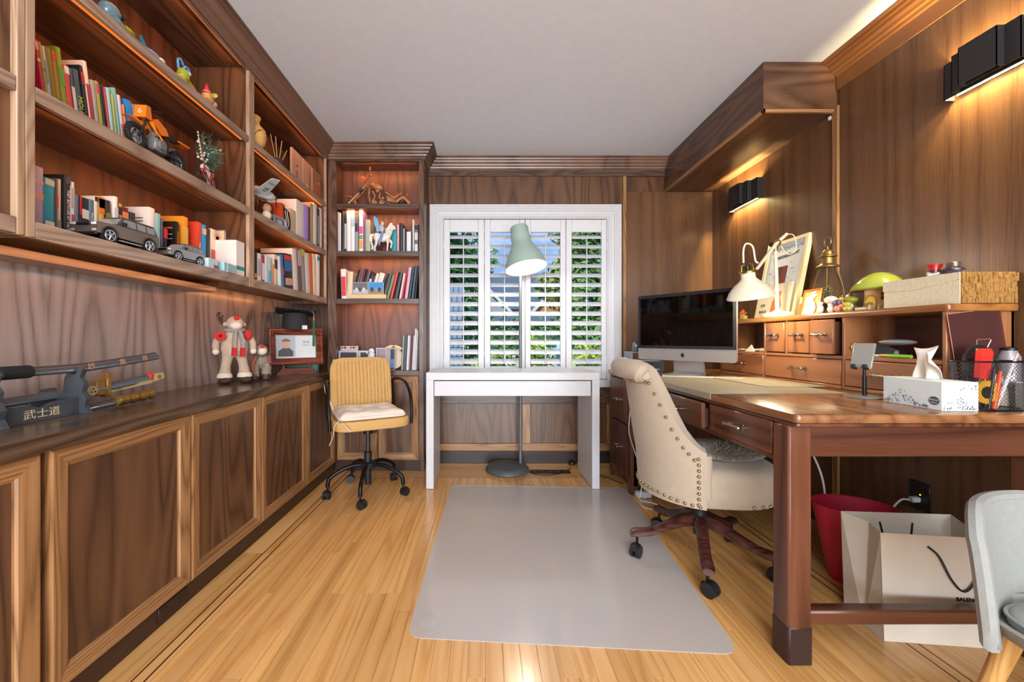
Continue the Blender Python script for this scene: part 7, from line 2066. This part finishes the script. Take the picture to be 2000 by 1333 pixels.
# mushroom house
mh = thing('mushroom_house', 'ceramic mushroom house with green roof and arched door', 'ornament', (1.785, 1.768, ZH))
mh.scale = (.92, .92, 1.06)
MB().lathe([(0, 0), (.062, 0), (.056, .02), (.05, .06), (.052, .1), (0, .105)], n=28).build('stem_wall', mat('#c9a878', .5, var=.2, vscale=40), mh)
MB().lathe([(.05, .098), (.1, .088), (.106, .094), (.1, .106), (.066, .14), (.035, .158), (0, .164)], n=32).build('roof', mat('#93a040', .15, coat=.6), mh)
MB().lathe([(.052, .101), (.1, .09), (.104, .093)], n=32).build('roof_underside', mat('#d8783c', .5), mh)
dn = Vector((-1, -.25, 0)).normalized(); du = Vector((0.25, -1, 0)).normalized()
def onstem(u, v, o): return dn * (.054 + o) + du * u + Vector((0, 0, v))
ar = [(-.02, .004), (.02, .004), (.02, .04)] + [(.02 * cos(a), .04 + .022 * sin(a)) for a in [pi * k / 8 for k in range(1, 8)]] + [(-.02, .04)]
MB().add([onstem(u, v, .001) for u, v in ar] + [onstem(u, v, -.01) for u, v in ar], [tuple(range(len(ar)))] + [(i, (i + 1) % len(ar), len(ar) + (i + 1) % len(ar), len(ar) + i) for i in range(len(ar))]).build('door', mat('#d8b23c', .5), mh)
MB().tube([onstem(u * 1.12, v * 1.04, .001) for u, v in ar[1:]], .004, 6).build('door_arch', mat('#a87a44', .6), mh)
dn2 = Vector((-.45, -1, 0)).normalized(); du2 = Vector((1, -.45, 0)).normalized()
for z in (.045, .062): MB().cbox(-.012, -.004, z, .012, .004, z + .013, .001).rot(Matrix.Rotation(radians(-24), 3, 'Z')).move(dn2 * .054).build('window', mat('#6a2c1c', .5), mh)
for x, y, h in ((-.075, -.03, .028), (-.05, .06, .018), (-.06, -.06, .02)):
    o = MB().lathe([(0, 0), (.006, 0), (.005, h), (0, h)], (x, y, 0), 10).build('little_mushroom', mat('#c8ab80', .5), mh)
    MB().lathe([(.014, h - .003), (.01, h + .004), (0, h + .007)], (x, y, 0), 12).build('little_cap', mat('#6a6a34', .4), o)
MB().tube([(-.085, .03, .006), (-.075, .0, .008), (-.06, -.02, .006)], .01, 8, flat=.5).build('path', mat('#d8cda4', .6), mh)

# bark boxes
bxs = thing('birch_box', 'long pale bark covered box with slanted lid seam', 'box', (1.80, 1.524, ZH))
BARKW = mat('#d8ccb0', .8, var=.12, vscale=60, bump=.8, bscale=90)
BARKD = mat('#9a7038', .9, var=.6, vscale=70, bump=1.0, bscale=110)
MB().cbox(-.10, -.128, 0, .10, .14, .111, .002).build('box', BARKW, bxs)
MB().prism([(.14, .072), (.03, .064), (-.128, .086), (-.128, .112), (.14, .112)], 'yz', -.1025, -.0995).build('lid', BARKW, bxs)
m = MB()
rr_ = random.Random(12)
for k in range(34):
    x0 = -.098 + k * .0058; z = 0
    while z < .108:
        hh = rr_.uniform(.012, .04); d_ = rr_.uniform(.003, .009)
        m.cbox(x0 - .0005, -.128 - d_, z, x0 + .0056, -.126, min(.111, z + hh), .0012); z += hh
m.build('bark_end', BARKD, bxs, kind='stuff')
t = thing('small_jar', 'small jar with red lid on the bark box', 'jar', (1.745, 1.515, ZH + .1125))
MB().lathe([(0, 0), (.017, 0), (.018, .004), (.018, .024), (0, .025)], n=20).build('jar', mat('#3c3230', .2, coat=.4), t); MB().lathe([(.017, .025), (.016, .03), (.021, .042), (.022, .047), (0, .047)], n=20).build('lid', mat('#b01c22', .25, coat=.4), t)
t = thing('small_tin', 'dark round tin with grey lid on the bark box', 'tin', (1.755, 1.462, ZH + .1125))
MB().lathe([(0, 0), (.02, 0), (.03, .012), (.03, .02), (.018, .03), (0, .031)], n=24).build('tin', mat('#332a3c', .25, coat=.4), t); MB().lathe([(.017, .03), (.018, .044), (.016, .046), (0, .046)], n=20).build('lid', mat('#6b6258', .3, .5), t)
t = thing('toy_padlock', 'small silver clip between the jar and tin', 'clip', (1.715, 1.49, ZH + .1125))
MB().cbox(-.006, -.02, .0, .006, .02, .012, .002).build('bar', STEEL, t); MB().tube([(0, .018 + .008 * cos(a), .008 + .008 * sin(a)) for a in [2 * pi * k / 12 for k in range(12)]], .002, 5, closed=True).build('ring', STEEL, t)

# ------------------------------------------------------------------ wall sconces
def sconce(label, yc):
    t = thing('wall_sconce', label, 'wall lamp', (XR - .006, yc, 2.0), group='stepped wall lamps on the right wall')
    SB = mat('#2e2e30', .45, .2)
    SI = mat('#d8d2b8', .5)
    z0, z1 = .007, .15
    MB().cbox(-.006, -.14, z0 + .01, 0, .14, z1 - .01, .001).build('wall_plate', SI, t)
    for hw, p in ((.153, .042), (.1, .074), (.0565, .101)):
        g = .0025
        MB().box(-p, -hw, z0, -p + g, hw, z1).build('front_plate', SB, t)
        pi_ = {.042: 0, .074: .042, .101: .074}[p]
        for s in (-1, 1): MB().box(-p, s * hw, z0, -pi_, s * (hw - g), z1).build('end_plate', SB, t)
    for y in (-.06, .06):
        MB().sphere((-.021, y, .08), (.011, .028, .011), 10, 8).build('bulb', mat('#fff0cc', .5, emit=12), t)
    for y in (-.105, 0, .105):
        point_light('sconce_light', (XR - .006 - .02, yc + y, 2.075), 17.0, (1.0, .76, .34), .012)
    return t

sconce('black stepped wall lamp nearer the camera, cut by the frame edge', 1.44)
sconce('black stepped wall lamp in the corner under the soffit', 2.8375)

# ------------------------------------------------------------------ under and beside the desk
rb_ = thing('red_bin', 'red tapered plastic waste bin under the desk', 'bin', (1.60, 1.69, .0005), rz=radians(-12))
RB = mat('#b8243a', .4)
def binf(r0, r1, z0, z1):
    return [(r0, z0), (r1, z1)]
MB().lathe([(0, .0), (.088, .0), (.09, .004), (.15, .315), (.152, .32), (.148, .32), (.087, .008), (0, .007)], n=40, sx=1.0, sy=.78).build('body', RB, rb_, angle=60)
MB().tube([(.15 * cos(a), .117 * sin(a), .32) for a in [2 * pi * k / 44 for k in range(44)]], .003, 6, closed=True).build('rim', RB, rb_)
bg = thing('paper_bag', 'large grey white paper shopping bag with black cord under the desk', 'bag', (1.575, 1.41, .0005), rz=radians(-6))
BGM = mat('#cfc4b4', .7, var=.06, bump=.1, bscale=20)
BGI = mat('#8f868c', .8)
w2, d2, hh = .19, .085, .362
def pan(pts, name, m): 
    return MB().add(pts, [tuple(range(len(pts)))]).build(name, m, bg, recalc=False)
fr0 = [Vector((-w2, -d2, 0)), Vector((w2, -d2, 0)), Vector((w2 + .004, -d2 + .02, hh - .003)), Vector((-w2 + .006, -d2 + .022, hh))]
bk0 = [Vector((-w2 + .0, d2, 0)), Vector((w2, d2, 0)), Vector((w2, d2 + .012, hh + .01)), Vector((-w2 - .0, d2 + .016, hh + .004))]
th_ = Vector((0, .0015, 0))
def slab(q, off): return MB().add([p for p in q] + [p + off for p in q], [(0, 1, 2, 3), (7, 6, 5, 4), (0, 4, 5, 1), (1, 5, 6, 2), (2, 6, 7, 3), (3, 7, 4, 0)])
slab(fr0, th_).build('front_panel', BGM, bg)
slab(bk0, -th_).build('back_panel', BGM, bg)
for s, a, b, c_, d_ in ((-1, fr0[0], bk0[0], bk0[3], fr0[3]), (1, fr0[1], bk0[1], bk0[2], fr0[2])):
    mid0 = (a + b) / 2 + Vector((s * -.002, 0, 0)); mid1 = (c_ + d_) / 2 + Vector((-s * .03, 0, .0))
    slab([a, mid0, mid1, d_], Vector((-s * .0015, 0, 0))).build('gusset', BGM, bg); slab([mid0, b, c_, mid1], Vector((-s * .0015, 0, 0))).build('gusset', BGM, bg)
MB().box(-w2, -d2, 0, w2, d2, .002).build('bottom', BGM, bg)
def onf(u, v, o=.0006): 
    f = v / hh; p = fr0[0].lerp(fr0[3], f).lerp(fr0[1].lerp(fr0[2], f), (u + w2) / (2 * w2)); return p + Vector((0, -o, 0))
text('BALENCIAGA', .0178, onf(.09, .155), (1, 0, 0), (0, .055, 1), bg, mat('#1c1a1c', .5), bold=.0005, depth=.0003, xs=1.0)
MB().tube(bez([onf(-.045, .325, .003), onf(-.015, .295, .006), onf(.02, .22, .007), onf(.055, .185, .007), onf(.09, .22, .007), onf(.12, .295, .006), onf(.15, .325, .003)]), .0032, 6).build('cord_handle', BLACK, bg)
MB().tube(bez([bk0[3].lerp(bk0[2], .35) + Vector((0, -.004, -.035)), bk0[3].lerp(bk0[2], .4) + Vector((0, -.01, -.09)), bk0[3].lerp(bk0[2], .6) + Vector((0, -.01, -.09)), bk0[3].lerp(bk0[2], .65) + Vector((0, -.004, -.035))]), .003, 6).build('cord_handle', BLACK, bg)

ol = thing('wall_outlet', 'black double wall outlet with a green light under the desk', 'outlet', (XR - .0062, 1.715, .29))
MB().cbox(-.006, -.04, 0, 0, .04, .125, .002).build('plate', mat('#141416', .25), ol)
for z in (.03, .08): MB().cbox(-.0075, -.017, z, -.006, .017, z + .03, .001).build('socket', BLACK, ol)
MB().sphere((-.007, -.005, .068), .003, 6, 5).build('indicator', mat('#c8e020', .4, emit=2), ol)
MB().cbox(-.045, -.012, .035, -.0076, .012, .058, .004).build('white_plug', WHITE, ol)
tag(MB().tube(bez([(XR - .055, 1.715, .335), (XR - .09, 1.72, .33), (XR - .12, 1.74, .26), (XR - .13, 1.8, .1), (XR - .12, 1.9, .012)]), .004, 8).build('charger_cord', mat('#d9d2d4', .5)), 'pale cord hanging from the black wall outlet', 'cord')
tag(MB().tube(bez([(1.60, 2.25, .72), (1.62, 2.1, .64), (1.64, 1.98, .50), (1.66, 1.92, .36), (1.66, 1.90, .2), (1.65, 1.90, .02)]), .0045, 8).build('lamp_cable', mat('#d9d2d4', .5)), 'white cable dropping behind the red bin', 'cable')
wcab = tag(MB().tube(bez([(.945, 2.50, .735), (.938, 2.50, .60), (.93, 2.50, .45), (.96, 2.49, .33), (.985, 2.49, .26)]), .0028, 6).tube(bez([(.95, 2.49, .735), (.96, 2.49, .60), (.965, 2.49, .52), (1.0, 2.49, .44), (1.005, 2.49, .36), (.985, 2.49, .26)]), .0028, 6).tube(bez([(.985, 2.49, .26), (1.01, 2.48, .17), (1.0, 2.48, .09), (.995, 2.49, .02), (1.02, 2.5, .004), (1.08, 2.46, .004), (1.08, 2.40, .004), (1.02, 2.38, .004), (.985, 2.43, .004), (1.02, 2.52, .004), (1.07, 2.56, .004)]), .0028, 6).build('earphone_cable', mat('#ece8e6', .4)), 'white earphone cable hanging from the desk edge to the floor', 'cable')
tag(MB().cbox(1.0, 2.55, .0005, 1.10, 2.595, .04, .006).build('power_adapter', WHITE), 'white power adapter on the floor behind the chair', 'adapter')

# ------------------------------------------------------------------ grey shell chair cut by the frame edge
gc = thing('shell_chair', 'light grey fabric shell chair with wooden legs at the right edge', 'chair', (1.385, .745, 0))
GF = mat('#8b8c88', .9, var=.1, vscale=60, bump=.4, bscale=450)
def bkp(u, v, o):
    """moulded backrest: u across -1..1, v up 0..1, o = offset backwards"""
    k = max(0, (abs(u) - .72) / .28) ** 2
    return Vector((.285 * u * (1 - .13 * v), .205 + .055 * v - .115 * u * u + o, .375 + .255 * v - .055 * k * v ** 3))
m = MB(); NU, NV = 28, 14
a_ = [bkp(i / NU * 2 - 1, j / NV, 0) for j in range(NV + 1) for i in range(NU + 1)]
b_ = [bkp(i / NU * 2 - 1, j / NV, .028) for j in range(NV + 1) for i in range(NU + 1)]
k_ = NU + 1; n0 = len(a_)
fs2 = [(j * k_ + i, j * k_ + i + 1, (j + 1) * k_ + i + 1, (j + 1) * k_ + i) for j in range(NV) for i in range(NU)]
fs2 += [tuple(n0 + q for q in f[::-1]) for f in fs2]
edge = [i for i in range(k_)] + [j * k_ + NU for j in range(1, NV + 1)] + [NV * k_ + i for i in range(NU - 1, -1, -1)] + [j * k_ for j in range(NV - 1, 0, -1)]
fs2 += [(edge[q], n0 + edge[q], n0 + edge[(q + 1) % len(edge)], edge[(q + 1) % len(edge)]) for q in range(len(edge))]
m.add(a_ + b_, fs2).build('backrest', GF, gc, angle=70)
MB().tube([(a_[e] + b_[e]) / 2 for e in edge], .0155, 8, closed=True).build('edge_piping', GF, gc)
bw = [(0, .345), (.55, .345), (.8, .362), (.95, .39), (1.0, .42), (.975, .425), (.94, .40), (.6, .385), (0, .385)]
MB().grid(lambda i, j: Vector((sup(2 * pi * i, .275, .235, .5)[0] * interp(j * 8, [(q, r[0]) for q, r in enumerate(bw)]), sup(2 * pi * i, .275, .235, .5)[1] * interp(j * 8, [(q, r[0]) for q, r in enumerate(bw)]) - .03, interp(j * 8, [(q, r[1]) for q, r in enumerate(bw)]))), 52, 8, closed=True).build('seat_shell', GF, gc, angle=70)
for sx_, sy_ in ((-1, -1), (1, -1), (-1, 1), (1, 1)):
    MB().cyl((sx_ * .255, sy_ * .205, 0), (sx_ * .185, sy_ * .15 - .01, .375), .011, .02, 14).build('leg', wood('beech_leg', '#a8793f', '#c8995a', '#d8ab6c', 'Z', freq=20, rough=.4), gc)
MB().cbox(-.15, -.13, .335, .15, .11, .346, .004).build('seat_plate', mat('#2a2a2a', .5), gc)
sc2 = thing('chair_cushion', 'pale grey seat pad on the shell chair at the right edge', 'cushion', (1.385, .745, .388))
pr = [(0, .0), (.94, .0), (1.0, .012), (1.0, .028), (.95, .042), (.6, .05), (0, .052)]
MB().grid(lambda i, j: Vector((sup(2 * pi * i, .225, .19, .4)[0] * interp(j * 6, [(q, r[0]) for q, r in enumerate(pr)]), sup(2 * pi * i, .225, .19, .4)[1] * interp(j * 6, [(q, r[0]) for q, r in enumerate(pr)]) - .02, interp(j * 6, [(q, r[1]) for q, r in enumerate(pr)]))), 48, 6, closed=True).build('pad', mat('#9a9e9c', .9, bump=.3, bscale=400), sc2, angle=70)
MB().tube([Vector((sup(2 * pi * k / 48, .226, .191, .4)[0], sup(2 * pi * k / 48, .226, .191, .4)[1] - .02, .03)) for k in range(48)], .004, 6, closed=True).build('piping', mat('#8f9494', .9), sc2)
